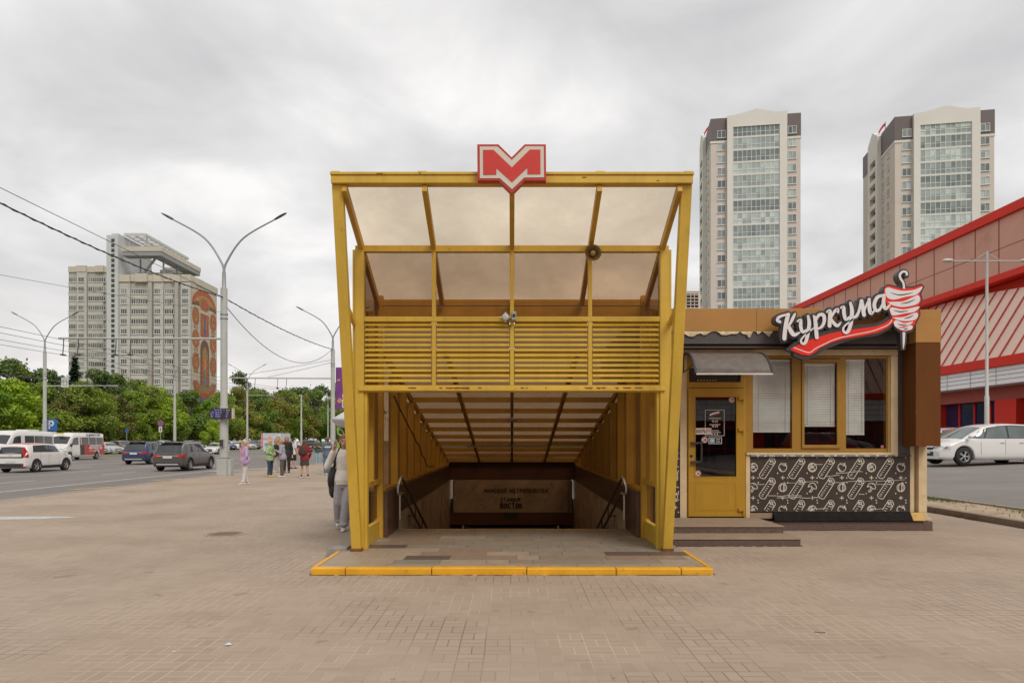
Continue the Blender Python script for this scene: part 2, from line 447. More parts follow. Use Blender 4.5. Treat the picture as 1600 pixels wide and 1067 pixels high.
# ---------------------------------------------------------------- ground
def paving_mat():
    m, nt, out = new_mat('paving')
    b = N(nt, 'ShaderNodeBsdfPrincipled'); nt.links.new(b.outputs[0], out.inputs[0])
    co = objco(nt)
    wob = N(nt, 'ShaderNodeTexNoise'); wob.inputs['Scale'].default_value = .8; nt.links.new(co, wob.inputs['Vector'])
    vm = N(nt, 'ShaderNodeVectorMath'); vm.operation = 'MULTIPLY_ADD'
    nt.links.new(wob.outputs['Color'], vm.inputs[0]); vm.inputs[1].default_value = (.03, .03, 0); nt.links.new(co, vm.inputs[2])
    sp = N(nt, 'ShaderNodeSeparateXYZ'); nt.links.new(vm.outputs[0], sp.inputs[0])
    x = math_node(nt, 'DIVIDE', sp.outputs[0], .202); y = math_node(nt, 'DIVIDE', sp.outputs[1], .202)
    fx = math_node(nt, 'FRACT', x); fy = math_node(nt, 'FRACT', y)
    ix = math_node(nt, 'FLOOR', x); iy = math_node(nt, 'FLOOR', y)
    ch = math_node(nt, 'FLOORED_MODULO', math_node(nt, 'ADD', ix, iy), 2.0)
    inv = math_node(nt, 'SUBTRACT', 1.0, ch)
    def edge(f): return math_node(nt, 'MINIMUM', f, math_node(nt, 'SUBTRACT', 1.0, f))
    ex, ey = edge(fx), edge(fy)
    mxx = math_node(nt, 'ADD', math_node(nt, 'ABSOLUTE', math_node(nt, 'SUBTRACT', fx, .5)), math_node(nt, 'MULTIPLY', inv, 9.0))
    myy = math_node(nt, 'ADD', math_node(nt, 'ABSOLUTE', math_node(nt, 'SUBTRACT', fy, .5)), math_node(nt, 'MULTIPLY', ch, 9.0))
    d = math_node(nt, 'MINIMUM', math_node(nt, 'MINIMUM', ex, ey), math_node(nt, 'MINIMUM', mxx, myy))
    jw = math_node(nt, 'MULTIPLY_ADD', noise(nt, co, 1.1, 4), .030); jw.node.inputs[2].default_value = .02
    j = math_node(nt, 'SUBTRACT', 1.0, math_node(nt, 'DIVIDE', d, jw, True), True)
    # one random value for each brick
    hx = math_node(nt, 'MULTIPLY', math_node(nt, 'GREATER_THAN', fx, .5), ch); hy = math_node(nt, 'MULTIPLY', math_node(nt, 'GREATER_THAN', fy, .5), inv)
    cv = N(nt, 'ShaderNodeCombineXYZ'); nt.links.new(ix, cv.inputs[0]); nt.links.new(iy, cv.inputs[1]); nt.links.new(math_node(nt, 'ADD', hx, math_node(nt, 'MULTIPLY', hy, 2.0)), cv.inputs[2])
    wn = N(nt, 'ShaderNodeTexWhiteNoise'); nt.links.new(cv.outputs[0], wn.inputs['Vector'])
    base = ramp(nt, wn.outputs['Value'], [(0.0, (.372, .292, .226)), (.5, (.395, .312, .242)), (1.0, (.418, .332, .26))])
    big = noise(nt, co, .22, 5, .6)
    base = mixc(nt, ramp(nt, big, [(.35, .0), (.7, .55)]), base, (.30, .225, .16))
    warm = noise(nt, co, .09, 3, .5)
    base = mixc(nt, ramp(nt, warm, [(.5, .0), (.68, .45)]), base, (.40, .275, .185))
    sp2 = noise(nt, co, 90, 2, .6)
    base = mixc(nt, ramp(nt, sp2, [(.35, .22), (.6, 0.0)]), base, (.16, .125, .095))
    spots = noise(nt, co, 2.3, 3, .45)
    base = mixc(nt, ramp(nt, spots, [(.69, .0), (.73, .45)]), base, (.15, .11, .08))
    vo = N(nt, 'ShaderNodeTexVoronoi'); vo.inputs['Scale'].default_value = 1.9; nt.links.new(co, vo.inputs['Vector'])
    gum = ramp(nt, vo.outputs['Distance'], [(.03, .55), (.042, 0.0)])
    base = mixc(nt, gum, base, (.14, .105, .08))
    patch = noise(nt, co, .55, 6, .7)
    base = mixc(nt, ramp(nt, patch, [(.52, .0), (.66, .38)]), base, (.24, .18, .13))
    base = mixc(nt, ramp(nt, patch, [(.30, .35), (.42, 0.0)]), base, (.46, .37, .285))
    jc = mixc(nt, ramp(nt, noise(nt, co, .5, 3), [(.42, 0.0), (.58, 1.0)]), (.15, .11, .08), (.52, .42, .32))
    c = mixc(nt, math_node(nt, 'MULTIPLY', j, .95), base, jc)
    nt.links.new(c, b.inputs['Base Color']); b.inputs['Roughness'].default_value = .82; b.inputs['Specular IOR Level'].default_value = .3
    hgt = math_node(nt, 'ADD', math_node(nt, 'MULTIPLY', j, -.7), math_node(nt, 'ADD', math_node(nt, 'MULTIPLY', wn.outputs['Value'], .5), math_node(nt, 'MULTIPLY', sp2, .4)))
    bn = N(nt, 'ShaderNodeBump'); bn.inputs['Strength'].default_value = .5; bn.inputs['Distance'].default_value = .006
    nt.links.new(hgt, bn.inputs['Height']); nt.links.new(bn.outputs[0], b.inputs['Normal'])
    return m

PAVE = paving_mat()
ASPH = mat('asphalt', (.185, .165, .15), .85, var=.16, vscale=.35, bump=.25, bscale=180, stain=(.13, .118, .11), stain_amt=.5, stain_scale=.5, stretch=(1, .12, 1))
ASPH2 = mat('asphalt_car_park', (.20, .185, .17), .88, var=.14, vscale=.5, bump=.25, bscale=150, stain=(.13, .12, .11), stain_amt=.6, stain_scale=.8)
SOIL = mat('sandy_soil', (.38, .29, .20), .95, var=.3, vscale=3, bump=.5, bscale=40)
TURF = mat('turf', (.11, .165, .025), .95, var=.35, vscale=1.5, bump=.6, bscale=60)
KERB = mat('kerb_concrete', (.34, .29, .235), .85, var=.18, vscale=3, bump=.2, bscale=70)
KERBD = mat('kerb_side_concrete', (.24, .19, .145), .85, var=.2, vscale=3, bump=.2, bscale=70)
LINEW = mat('road_paint_white', (.62, .59, .54), .75, var=.25, vscale=6, stain=(.2, .19, .18), stain_amt=.6, stain_scale=8, stain_lo=.5)
LINEY = mat('road_paint_yellow', (.60, .35, .075), .75, var=.25, vscale=6, stain=(.2, .16, .12), stain_amt=.5, stain_scale=8, stain_lo=.5)

RZ = -.10                       # road level
SX, SY0, SY1 = 2.36, 12.5, 34.0  # stair well cut-out
mb = MB()
for x0, x1, y0, y1 in ((-1600, -SX, -1200, 2500), (SX, 1600, -1200, 2500), (-SX, SX, -1200, SY0), (-SX, SX, SY1, 2500)):
    mb.face([(x0, y0, -.14), (x1, y0, -.14), (x1, y1, -.14), (x0, y1, -.14)])
struct(mb.build('ground', TURF))
mb = MB()
for x0, x1, y0, y1 in ((-13.95, -SX, -60, 170), (SX, 9.6, -60, 170), (-SX, SX, -60, SY0), (-SX, SX, SY1, 170)):
    mb.face([(x0, y0, 0), (x1, y0, 0), (x1, y1, 0), (x0, y1, 0)])
struct(mb.build('pavement', PAVE))
mb = MB(); mb.box(-14.15, -13.95, -60, 170, -.13, .004); struct(mb.build('kerb', KERB))
mb = MB(); mb.face([(-43, -60, RZ), (-14.15, -60, RZ), (-14.15, 420, RZ), (-43, 420, RZ)]); struct(mb.build('road', ASPH))
mb = MB(); mb.box(-43.25, -43, -60, 420, -.13, .03); struct(mb.build('kerb', KERB))
mb = MB(); mb.face([(-47.2, -60, .01), (-43.25, -60, .01), (-43.25, 420, .01), (-47.2, 420, .01)]); struct(mb.build('grass_strip', TURF))
mb = MB(); mb.face([(-66, 40, 0), (-47.2, 40, 0), (-47.2, 200, 0), (-66, 200, 0)]); struct(mb.build('car_park', ASPH2))
# road markings, each about 4 mm above the asphalt
zl = RZ + .004
mb = MB()
def line(x, y0, y1, wd=.14): mb.face([(x - wd / 2, y0, zl), (x + wd / 2, y0, zl), (x + wd / 2, y1, zl), (x - wd / 2, y1, zl)])
line(-17.35, 2, 42); line(-30.9, 2, 75, .16)
for x, off in ((-20.9, 1.0), (-24.45, 3.2), (-27.7, 0), (-34.5, 1.5), (-38.7, 3)):
    y = 10 + off
    while y < 140: line(x, y, y + 3.2, .13); y += 8.3
mb.face([(-17.25, 40.4, zl), (-16.9, 40.4, zl), (-14.9, 46, zl), (-15.2, 46, zl)])
mb.face([(-17.25, 40.0, zl), (-17.25, 40.35, zl), (-15.0, 40.35, zl), (-15.0, 40.0, zl)])
struct(mb.build('road_markings', LINEW))
mb = MB()
y = 22.0
while y < 41:
    mb.face([(-14.95, y, zl), (-14.8, y, zl), (-14.8, y + 3.1, zl), (-14.95, y + 3.1, zl)])
    mb.face([(-15.9, y + 3.1, zl), (-15.6, y + 3.1, zl), (-14.8, y + 4.5, zl), (-15.1, y + 4.5, zl)])
    y += 5.6
struct(mb.build('bus_stop_markings', LINEY))
# raised ground to the right: kerb, sandy verge, car park
mb = MB(); y = -20.0
while y < 60:
    mb.box(9.6, 9.78, y, y + .992, -.05, .13); y += 1.0
struct(mb.build('kerb', KERBD, bevel=.012))
def rz(x): return interp([(9.78, .125), (10.9, .22), (16.4, .6), (24, .9), (200, 1.0)], x)
mb = MB()
rows = []
for yy in range(-30, 121, 2):
    rows.append([(x, yy, rz(x) - .01 + .02 * math.sin(yy * 1.3 + x * 3)) for x in (9.78, 10.05, 10.35, 10.62)])
mb.grid(rows, 0, True, False, True)
struct(mb.build('verge', SOIL))
mb = MB(); y = 9.3
while y < 40:
    mb.box(10.62, 10.72, y, y + .9, .05, rz(10.7) + .03); y += .92
struct(mb.build('edging_stone', KERB))
mb = MB()
mb.grid([[(x, yy, rz(x)) for x in (10.72, 13, 16.4, 20, 24, 40, 90)] for yy in (-60, 0, 40, 130)], 0, True, False, True)
struct(mb.build('car_park', ASPH2))
mb = MB(); xa, xb = 12, 30
mb.face([(12, 21.4, rz(12) + .008), (20, 21.4, rz(20) + .008), (20, 21.55, rz(20) + .008), (12, 21.55, rz(12) + .008)])
struct(mb.build('car_park_joint', mat('tar_joint', (.30, .25, .19), .9)))
# grass tufts on the verge
g = MB(); r = random.Random(3)
for k in range(900):
    yy = r.choice((r.gauss(18.2, .7), r.gauss(13.6, .4), r.uniform(11, 22))); x = r.gauss(10.5, .09) if r.random() < .8 else r.uniform(9.9, 10.6)
    h = r.uniform(.03, .10); a = r.uniform(0, 6.28); dx, dy = .012 * math.cos(a), .012 * math.sin(a); z = rz(x) - .01
    lx, ly = r.uniform(-.04, .04), r.uniform(-.04, .04)
    g.face([(x - dx, yy - dy, z), (x + dx, yy + dy, z), (x + lx, yy + ly, z + h)], 0)
tag(g.build('grass', mat('grass_blade', (.10, .17, .025), .7, var=.3, vscale=4)), 'short grass growing along the stone edging of the verge', 'grass', kind='stuff')
# turf blades read as a strip beyond the road
# ---------------------------------------------------------------- metro entrance
CANOPY = glass('canopy_panel', (.98, .90, .79), .0, .5, .07, (.66, .53, .40), .05)
PANE = glass('bronze_pane', (.80, .73, .665), .01, .05, .05, (.42, .32, .23), .08)
SIDE = glass('bronze_side_pane', (.30, .20, .125), .04, .05, .14, (.26, .16, .08), .5)
LOWP = glass('dirty_roof_panel', (.50, .40, .31), .0, .3, .24, (.33, .25, .17), .06)
GRAN = mat('brown_granite', (.105, .058, .036), .35, var=.35, vscale=30, stain=(.2, .12, .08), stain_amt=.3, stain_scale=1.5)
MARB = mat('pale_marble', (.58, .48, .35), .4, var=.22, vscale=1.8, stain=(.17, .12, .075), stain_amt=.7, stain_scale=2.2, stain_lo=.52)
YPL = 10.16
zt = lambda Y: 4.955 - .46 * (Y - 9.2)
zl2 = lambda Y: 3.15 - .1807 * (Y - 11.5)
ent = thing('metro_entrance', 'yellow steel metro station entrance with tilted bronze canopy over the stairs', 'entrance', (0, YPL, .08))
for sgn in (-1, 1):
    # leaning post
    m = MB(); x0, x1 = sgn * 2.337, sgn * 2.20
    if x0 > x1: x0, x1 = x1, x0
    yb, ytp = 9.98, 9.12
    q0, q1 = sorted((sgn * 2.278, sgn * 2.142))
    m.hexa([(q0, yb, .08), (q1, yb, .08), (q1, yb + .12, .08), (q0, yb + .12, .08), (x0, ytp, 4.962), (x1, ytp, 4.962), (x1, ytp + .12, 4.962), (x0, ytp + .12, 4.962)])
    lp = m.build('leaning_post', YEL, ent, bevel=.008)
    m = MB(); m.box(q0 - .012, q1 + .012, yb - .02, yb + .10, .081, .12); m.build('foot_bracket', RUST, lp)
    # upright post
    m = MB(); a, b_ = sorted((sgn * 2.255, sgn * 2.13)); m.box(a, b_, YPL - .045, YPL + .11, .08, 4.45)
    a, b_ = sorted((sgn * 2.13, sgn * 2.085)); m.box(a, b_, YPL - .02, YPL + .09, .08, 2.35)
    a, b_ = sorted((sgn * 2.30, sgn * 2.258)); m.box(a, b_, YPL - .01, YPL + .10, .5, 4.40)
    m.build('upright_post', YEL, ent, bevel=.006)
    m = MB(); m.bar((sgn * 2.27, 9.50, 3.56), (sgn * 2.27, YPL - .03, 3.33), .05, .07); m.build('strut', YEL, ent, bevel=.004)
# front beam with drip edge
m = MB(); m.box(-2.335, 2.335, 9.07, 9.23, 4.965, 5.065); m.box(-2.345, 2.345, 9.055, 9.245, 5.068, 5.105)
for x in (-2.28, -1.16, 1.14, 2.28): m.box(x - .06, x + .06, 9.08, 9.22, 5.106, 5.125)
m.build('front_beam', YEL, ent, bevel=.006)
for xa, xb, ya, za, zb in ((.9, .96, 9.065, 5.03, 5.042), (-1.75, -1.66, 9.05, 5.075, 5.085), (1.86, 1.9, 9.065, 4.99, 5.0), (-1.2, -1.17, 9.05, 5.08, 5.095)):
    m = MB(); m.prism([(xa, za), (xb, za + .003), (xb - .006, zb), (xa + .01, zb - .002)], front(ya), 0, .004); m.build('rust_patch', RUST, ent)
# upper roof: rafters and panels
RX = (-2.17, -1.13, 0, 1.13, 2.17)
for x in RX:
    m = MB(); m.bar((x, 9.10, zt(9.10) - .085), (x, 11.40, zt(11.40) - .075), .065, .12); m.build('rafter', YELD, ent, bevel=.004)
for xa, xb in zip(RX, RX[1:]):
    m = MB()
    m.hexa([(xa + .012, 9.12, zt(9.12)), (xb - .012, 9.12, zt(9.12)), (xb - .012, 11.44, zt(11.44)), (xa + .012, 11.44, zt(11.44)),
            (xa + .012, 9.12, zt(9.12) + .012), (xb - .012, 9.12, zt(9.12) + .012), (xb - .012, 11.44, zt(11.44) + .012), (xa + .012, 11.44, zt(11.44) + .012)])
    m.build('roof_panel', CANOPY, ent)
# frame bars of the front
BZ = ((4.365, 4.455), (3.36, 3.432), (2.345, 2.445))
for z0, z1 in BZ:
    m = MB(); m.box(-2.128, 2.128, YPL - .035, YPL + .06, z0, z1)
    if z0 < 3: m.box(-2.20, 2.20, YPL - .075, YPL - .036, 2.36, 2.41)
    m.build('cross_bar', YEL, ent, bevel=.005)
for x in (-1.125, 0, 1.125):
    for z0, z1 in ((2.446, 3.359), (3.433, 4.364)):
        m = MB(); m.box(x - .028, x + .028, YPL - .03, YPL + .05, z0, z1); m.build('mullion', YEL, ent, bevel=.004)
r = random.Random(5)
for xa, xb in zip((-2.13, -1.097, .028, 1.153), (-1.153, -.028, 1.097, 2.13)):
    m = MB(); m.box(xa + .003, xb - .003, YPL + .01, YPL + .016, 3.435, 4.362); m.build('window_pane', PANE, ent)
    m = MB()
    for k in range(12):
        z = 2.49 + k * .0735
        m.hexa([(xa + .01, YPL - .02, z), (xb - .01, YPL - .02, z), (xb - .01, YPL + .03, z + .045), (xa + .01, YPL + .03, z + .045),
                (xa + .01, YPL - .024, z + .012), (xb - .01, YPL - .024, z + .012), (xb - .01, YPL + .026, z + .057), (xa + .01, YPL + .026, z + .057)])
    m.build('louvre_panel', YEL, ent)
for k in range(22):
    m = MB(); x = r.choice((-1.42, -.72, 1.4, .2, -.9, 1.7)) + r.gauss(0, .12); a = r.uniform(.01, .07)
    m.face([(x - a, YPL - .0765 - .0003 * (k % 5), 2.41), (x + a, YPL - .0765 - .0003 * (k % 5), 2.41), (x + a * .6, YPL - .0765 - .0003 * (k % 5), 2.392 - r.random() * .012), (x - a * .7, YPL - .0765 - .0003 * (k % 5), 2.395)])
    m.build('rust_patch', RUST, ent)
# rear beams below the upper roof
for z0, z1 in ((3.84, 3.94), (3.67, 3.82)):
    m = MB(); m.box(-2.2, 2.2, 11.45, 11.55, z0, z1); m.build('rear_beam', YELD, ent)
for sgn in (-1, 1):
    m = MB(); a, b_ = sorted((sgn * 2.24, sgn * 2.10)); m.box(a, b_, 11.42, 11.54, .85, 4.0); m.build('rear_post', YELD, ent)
# lower roof over the stairs
NB = 11; DY = (22.9 - 11.5) / NB
for x in (-2.11, -1.07, 0, 1.07, 2.11):
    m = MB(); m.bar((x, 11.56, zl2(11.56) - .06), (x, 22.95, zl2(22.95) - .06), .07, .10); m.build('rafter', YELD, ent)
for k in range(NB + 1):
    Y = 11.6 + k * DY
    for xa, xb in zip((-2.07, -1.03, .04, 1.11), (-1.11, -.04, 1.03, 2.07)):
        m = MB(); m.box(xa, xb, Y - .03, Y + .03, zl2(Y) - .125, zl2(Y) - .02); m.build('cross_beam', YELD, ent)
for xa, xb in zip((-2.14, -1.07, 0, 1.07), (-1.07, 0, 1.07, 2.14)):
    m = MB()
    m.hexa([(xa + .002, 11.56, zl2(11.56)), (xb - .002, 11.56, zl2(11.56)), (xb - .002, 23, zl2(23)), (xa + .002, 23, zl2(23)),
            (xa + .002, 11.56, zl2(11.56) + .01), (xb - .002, 11.56, zl2(11.56) + .01), (xb - .002, 23, zl2(23) + .01), (xa + .002, 23, zl2(23) + .01)])
    m.build('roof_panel', LOWP, ent)
m = MB(); m.box(-2.09, 2.09, 11.50, 11.512, 3.16, 3.50); m.build('end_pane', LOWP, ent)
m = MB(); m.box(-2.09, 2.09, 11.47, 11.53, 3.501, 3.54); m.build('end_rail', YELD, ent)
# side walls
for sgn in (-1, 1):
    def sx_(a, b): return sorted((sgn * a, sgn * b))
    for k in range(1, NB + 1):
        Y = 11.6 + k * DY
        m = MB(); a, b_ = sx_(2.21, 2.05); m.box(a, b_, Y - .035, Y + .035, .872, zl2(Y) - .127); m.build('side_mullion', YELD, ent)
    m = MB(); a, b_ = sx_(2.23, 2.07); m.box(a, b_, 11.55, 23.0, .832, .870); m.build('side_rail', YELD, ent)
    m = MB(); x = sgn * 2.17
    m.face([(x, 11.55, .87), (x, 23, .87), (x, 23, zl2(23)), (x, 11.55, zl2(11.55))]); m.build('side_glazing', SIDE, ent)
    m = MB(); m.face([(x, 11.55, 3.16), (x, 11.56, 3.16), (x, 11.56, 3.95), (x, 11.55, 3.95)])
    # first bay down to the floor
    m = MB(); m.face([(x, YPL + .11, .40), (x, 11.42, .40), (x, 11.42, 3.9), (x, YPL + .11, 4.36)]); m.build('side_glazing', SIDE, ent)
    m = MB(); a, b_ = sx_(2.22, 2.12); m.box(a, b_, YPL + .111, 11.40, .96, 1.03); m.build('side_rail', YELD, ent)
    m = MB(); a, b_ = sx_(2.21, 2.13); m.box(a, b_, YPL + .111, 11.30, .085, .36); m.build('kick_panel', YEL, ent)
    m = MB(); a, b_ = sx_(2.22, 2.08); m.box(a, b_, 11.31, 11.39, .085, .958); m.build('side_mullion', YELD, ent)
    m = MB(); a, b_ = sx_(2.20, 2.09); m.box(a, b_, 10.62, 10.70, 1.031, 3.6); m.build('side_mullion', YELD, ent)
# metro sign
def sg(cx, cy): return P(740 + cx / 11.86, 220 + cy / 11.86, 9.0)
def sgp(L): return [(sg(a, b).x, sg(a, b).z) for a, b in L]
fs = front(9.0)
sgn_o = thing('metro_sign', 'red and white letter M emblem sign on the front beam', 'sign', (0, 8.95, 5.0))
RED = mat('sign_red', (.56, .035, .025), .35, var=.06); REDE = mat('sign_red_edge', (.45, .025, .022), .4, var=.08)
m = MB(); m.prism(sgp([(72, 112), (462, 112), (705, 350), (945, 112), (1335, 112), (1340, 775), (945, 775), (712, 1010), (475, 775), (78, 775)]), fs, -.07, .05, 0)
m.build('backing', REDE, sgn_o, bevel=.004)
m = MB(); m.prism(sgp([(118, 155), (445, 155), (707, 405), (962, 152), (1295, 152), (1300, 722), (935, 725), (713, 940), (487, 738), (122, 738)]), fs, -.076, -.0705, 0)
m.build('border', mat('sign_ivory', (.60, .56, .47), .4, var=.05), sgn_o)
m = MB(); m.prism(sgp([(180, 220), (372, 220), (708, 540), (1040, 215), (1232, 215), (1235, 662), (997, 664), (993, 545), (712, 812), (424, 550), (424, 672), (183, 676)]), fs, -.082, -.0765, 0)
m.build('letter', RED, sgn_o)
# loudspeaker horn
p = P(926, 397, 9.98)
hs = thing('loudspeaker', 'bronze horn loudspeaker hung under the canopy edge', 'loudspeaker', p)
BRZ = mat('bronze_paint', (.17, .105, .03), .45, var=.2, vscale=6)
m = MB(); m.lathe(p, [(.03, .12), (.035, .05), (.055, 0), (.085, -.05), (.112, -.075), (.116, -.078), (.104, -.07), (.075, -.03), (.05, 0), (.02, .01)], 28, 0, 'y'); m.build('horn', BRZ, hs)
m = MB(); m.ell(p + V((0, -.03, 0)), .042, .05, .042, 0, 16, 10); m.build('driver', mat('bronze_bulb', (.33, .21, .07), .4), hs)
m = MB(); m.box(p.x - .012, p.x + .012, p.y + .02, p.y + .14, p.z + .03, p.z + .14); m.build('bracket', DARKST, hs)
# camera and junction box on the middle bar
p = P(790, 496, 10.1)
jb = thing('junction_box', 'small grey junction box with cable on the middle bar', 'junction box', p)
m = MB(); m.lathe(p + V((0, 0, 0)), [(.004, -.06), (.045, -.06), (.05, -.05), (.05, .018)], 16, 0, 'y'); m.box(p.x - .075, p.x + .075, p.y - .03, p.y + .01, p.z - .012, p.z + .012)
m.box(p.x - .014, p.x + .014, p.y - .03, p.y + .01, p.z - .07, p.z + .07); m.build('housing', mat('grey_plastic', (.5, .5, .48), .5), jb)
m = MB(); m.tube(spline([p + V((.02, -.02, -.05)), p + V((.03, -.04, -.1)), p + V((.06, -.03, -.13)), p + V((.08, 0, -.12))], 4), .008, 0, 6); m.build('cable', BLACK, jb)
p = P(803, 494, 10.08)
cv = thing('security_camera', 'boxy grey security camera beside the junction box', 'camera', p)
m = MB(); m.box(p.x - .033, p.x + .033, p.y - .05, p.y + .05, p.z - .06, p.z + .06); m.build('housing', mat('grey_olive_plastic', (.34, .34, .28), .5), cv, bevel=.008)
m = MB(); m.lathe(p + V((0, -.05, .0)), [(.022, .0), (.022, -.012), (.016, -.012), (.012, -.004), (.002, -.004)], 14, 0, 'y'); m.build('lens', BLACK, cv)
# ceiling lamps
p = V((0, 16.25, zl2(16.25) - .13))
dl = thing('ceiling_lamp', 'round white dome lamp under the stair roof', 'lamp', p)
m = MB(); m.lathe(p, [(.05, .02), (.135, .01), (.14, -.01)], 24, 0); m.build('base', WHITE, dl)
m = MB(); m.lathe(p, [(.135, -.01), (.125, -.04), (.09, -.065), (.04, -.078), (.002, -.08)], 24, 0); m.build('dome', mat('opal_dome', (.62, .52, .40), .3), dl)
p = V((0.0, 19.85, zl2(19.85) - .15))
tl_ = thing('tube_lamp', 'long thin tube lamp across the stair roof', 'lamp', p)
m = MB(); m.box(p.x - 1.32, p.x + 1.05, p.y - .035, p.y + .035, p.z - .0, p.z + .035); m.build('batten', mat('lamp_batten', (.35, .3, .22), .5), tl_)
m = MB(); m.tube([p + V((-1.27, 0, -.02)), p + V((1.0, 0, -.02))], .018, 0, 10); m.build('tube', mat('lamp_tube', (.72, .62, .5), .3), tl_)
# slack cable on the left wall
m = MB(); pts = []
for u, v, Y in ((626, 618, 11.9), (632, 640, 12.6), (645, 650, 13.0), (648, 668, 13.7), (657, 678, 14.2), (660, 690, 14.7), (667, 697, 15.2), (671, 712, 15.7), (677, 716, 16.1), (682, 727, 16.6), (690, 729, 18.0)):
    q = P(u, v, Y); q.x = -2.03 - .012 * (Y - 12) * 0; pts.append(q)
pts = [V((-2.0, 1.0 * q.y, q.z)) for q in pts]
m.tube(spline(pts, 4), .013, 0, 6)
tag(m.build('slack_cable', BLACK, org=pts[0]), 'slack black cable looped along the glazed side wall', 'cable')

# platform
plat = thing('entrance_platform', 'low granite paved platform with a yellow painted edge', 'platform', (0, 8.7, 0))
PX = 2.475
m = MB(); m.box(-PX + .02, PX - .02, 8.70, 12.5, -.12, .066); m.build('base', KERBD, plat)
SLABM = [mat('slab_grey', (.255, .205, .155), .5, var=.12, vscale=5, rand=0), mat('slab_beige', (.315, .245, .175), .55, var=.12, vscale=6), mat('slab_brown', (.25, .18, .125), .5, var=.14, vscale=8), mat('slab_dark', (.115, .085, .065), .45, var=.25, vscale=30), mat('slab_green_grey', (.235, .205, .16), .5, var=.15, vscale=5)]
m = MB(); r = random.Random(21); y = 8.78; row = 0
while y < 12.455:
    d = .333 if row else .17
    y1 = min(y + d, 12.46); x = -PX + .05 - r.random() * .3
    while x < PX - .06:
        wd = r.choice((.3, .45, .6, .6, .75, .9)); x1 = min(x + wd, PX - .055); xa = max(x, -PX + .055)
        if x1 - xa > .04:
            q = r.random()
            k = 1 if row == 0 else (3 if q < (.13 if row in (1, 2, 3, 4) else .03) else 4 if q < .4 else 1 if q < .52 else 2 if q < .72 else 0)
            if abs(x) > 2.0 and row < 5: k = 1 if r.random() < .8 else 0
            m.box(xa + .0025, x1 - .0025, y + .0025, y1 - .0025, .06, .08 + r.uniform(-.0008, .0008), k)
        x = x1 if x1 > x else x + .1
        if x1 >= PX - .056: break
    y = y1; row += 1
m.build('paving_slabs', SLABM, plat)
YK = mat('kerb_yellow', (.72, .36, .012), .5, var=.12, vscale=4, bump=.3, bscale=25, stain=(.16, .12, .06), stain_amt=.8, stain_scale=9, stain_lo=.6)
xs = [-2.475, -2.05, -.99, .18, 1.28, 2.08, 2.475]
for a, b_ in zip(xs, xs[1:]):
    m = MB(); dz = r.uniform(-.004, .004); m.box(a + .004, b_ - .004, 8.645 + r.uniform(-.004, .004), 8.775, -.02, .083 + dz); m.build('edge_kerb', YK, plat, bevel=.012)
for sgn in (-1, 1):
    m = MB(); a, b_ = sorted((sgn * 2.475, sgn * 2.425)); m.box(a, b_, 8.78, 10.05, -.02, .084); m.build('edge_stripe', YK, plat)
m = MB(); m.box(-2.0, 2.0, 12.465, 12.5, .05, .084); m.build('nosing_stripe', mat('worn_yellow', (.50, .26, .03), .6, var=.3, vscale=8), plat)
# stair well
well = thing('stairwell', 'granite and marble lined stairwell going down to the underpass', 'stairwell', (0, 12.5, 0))
m = MB(); ns = 28
for k in range(ns):
    y = 12.5 + k * .37; z = .06 - k * .14
    m.box(-2.04, 2.04, y, y + .375, z - .4, z - .14 if k else z - .14)
m.build('steps', mat('step_granite', (.18, .135, .10), .6, var=.2, vscale=8), well)
m = MB(); zb = .06 - ns * .14
m.box(-2.04, 2.04, 12.5 + ns * .37, 34, zb - .3, zb); m.build('landing', GRAN, well)
for sgn in (-1, 1):
    a, b_ = sorted((sgn * 2.36, sgn * 2.04))
    m = MB(); m.box(a, b_, 12.56, 23.15, .345, .83); m.build('parapet', GRAN, well, bevel=.006)
    m = MB(); a2, b2 = sorted((sgn * 2.36, sgn * 2.05)); m.box(a2, b2, 12.56, 34, zb - .3, .344)
    m.build('side_wall', None or MARB, well)
    a3, b3 = sorted((sgn * 2.40, sgn * 2.02)); m = MB(); m.box(a3, b3, 11.41, 12.2, .081, .80); m.box(a3, b3, 12.204, 12.558, .081, .80); m.box(a3 - .01, b3 + .01, 11.40, 12.57, .801, .832)
    m.build('end_pillar', GRAN, well, bevel=.006)
    m = MB()
    for k in range(11):
        y = 13.2 + k * .9
        m.box(sgn * 2.0505, sgn * 2.0485, y, y + .006, -4, .343)
    m.build('wall_joint', mat('joint_dark', (.12, .09, .06), .9), well)
YE = 23.16
m = MB(); m.box(-2.36, 2.36, YE - .12, YE + .5, .86, 1.075); m.build('lintel', mat('lintel_brown', (.045, .02, .012), .6, var=.2), well)
m = MB(); m.box(-2.36, 2.36, YE, YE + .4, .36, .859); m.build('upper_band', mat('band_brown', (.13, .065, .04), .45, var=.15), well)
m = MB(); m.box(-2.36, 2.36, YE, YE + .4, -1.12, -.715); m.build('lower_band', mat('band_brown', (.13, .065, .04), .45), well)
ew = MB(); xs = -1.95; r = random.Random(9)
while xs < 1.95:
    wd = min(.42, 1.95 - xs)
    ew.box(xs + .002, xs + wd - .002, YE + r.uniform(0, .003), YE + .3, .12 + r.choice((-.22, 0)), .355); ew.box(xs + .002, xs + wd - .002, YE + r.uniform(0, .003), YE + .3, -.712, -.104); xs += .42
ew.box(-1.95, 1.95, YE + .004, YE + .3, -.104, .118)
eo = ew.build('marble_panel', mat('end_marble', (.47, .385, .27), .4, var=.25, vscale=1.6, stain=(.26, .15, .08), stain_amt=.6, stain_scale=2.6, stain_lo=.55), well)
m = MB(); fe = front(YE - .02)
write(m, 'МИНСКИЙ МЕТРОПОЛИТЕН', .13, -.055, .115, fe, 0, .20, .38, depth=.02)
write(m, 'СТАНЦИЯ', -.05, -.345, .11, fe, 0, .19, .32, depth=.02)
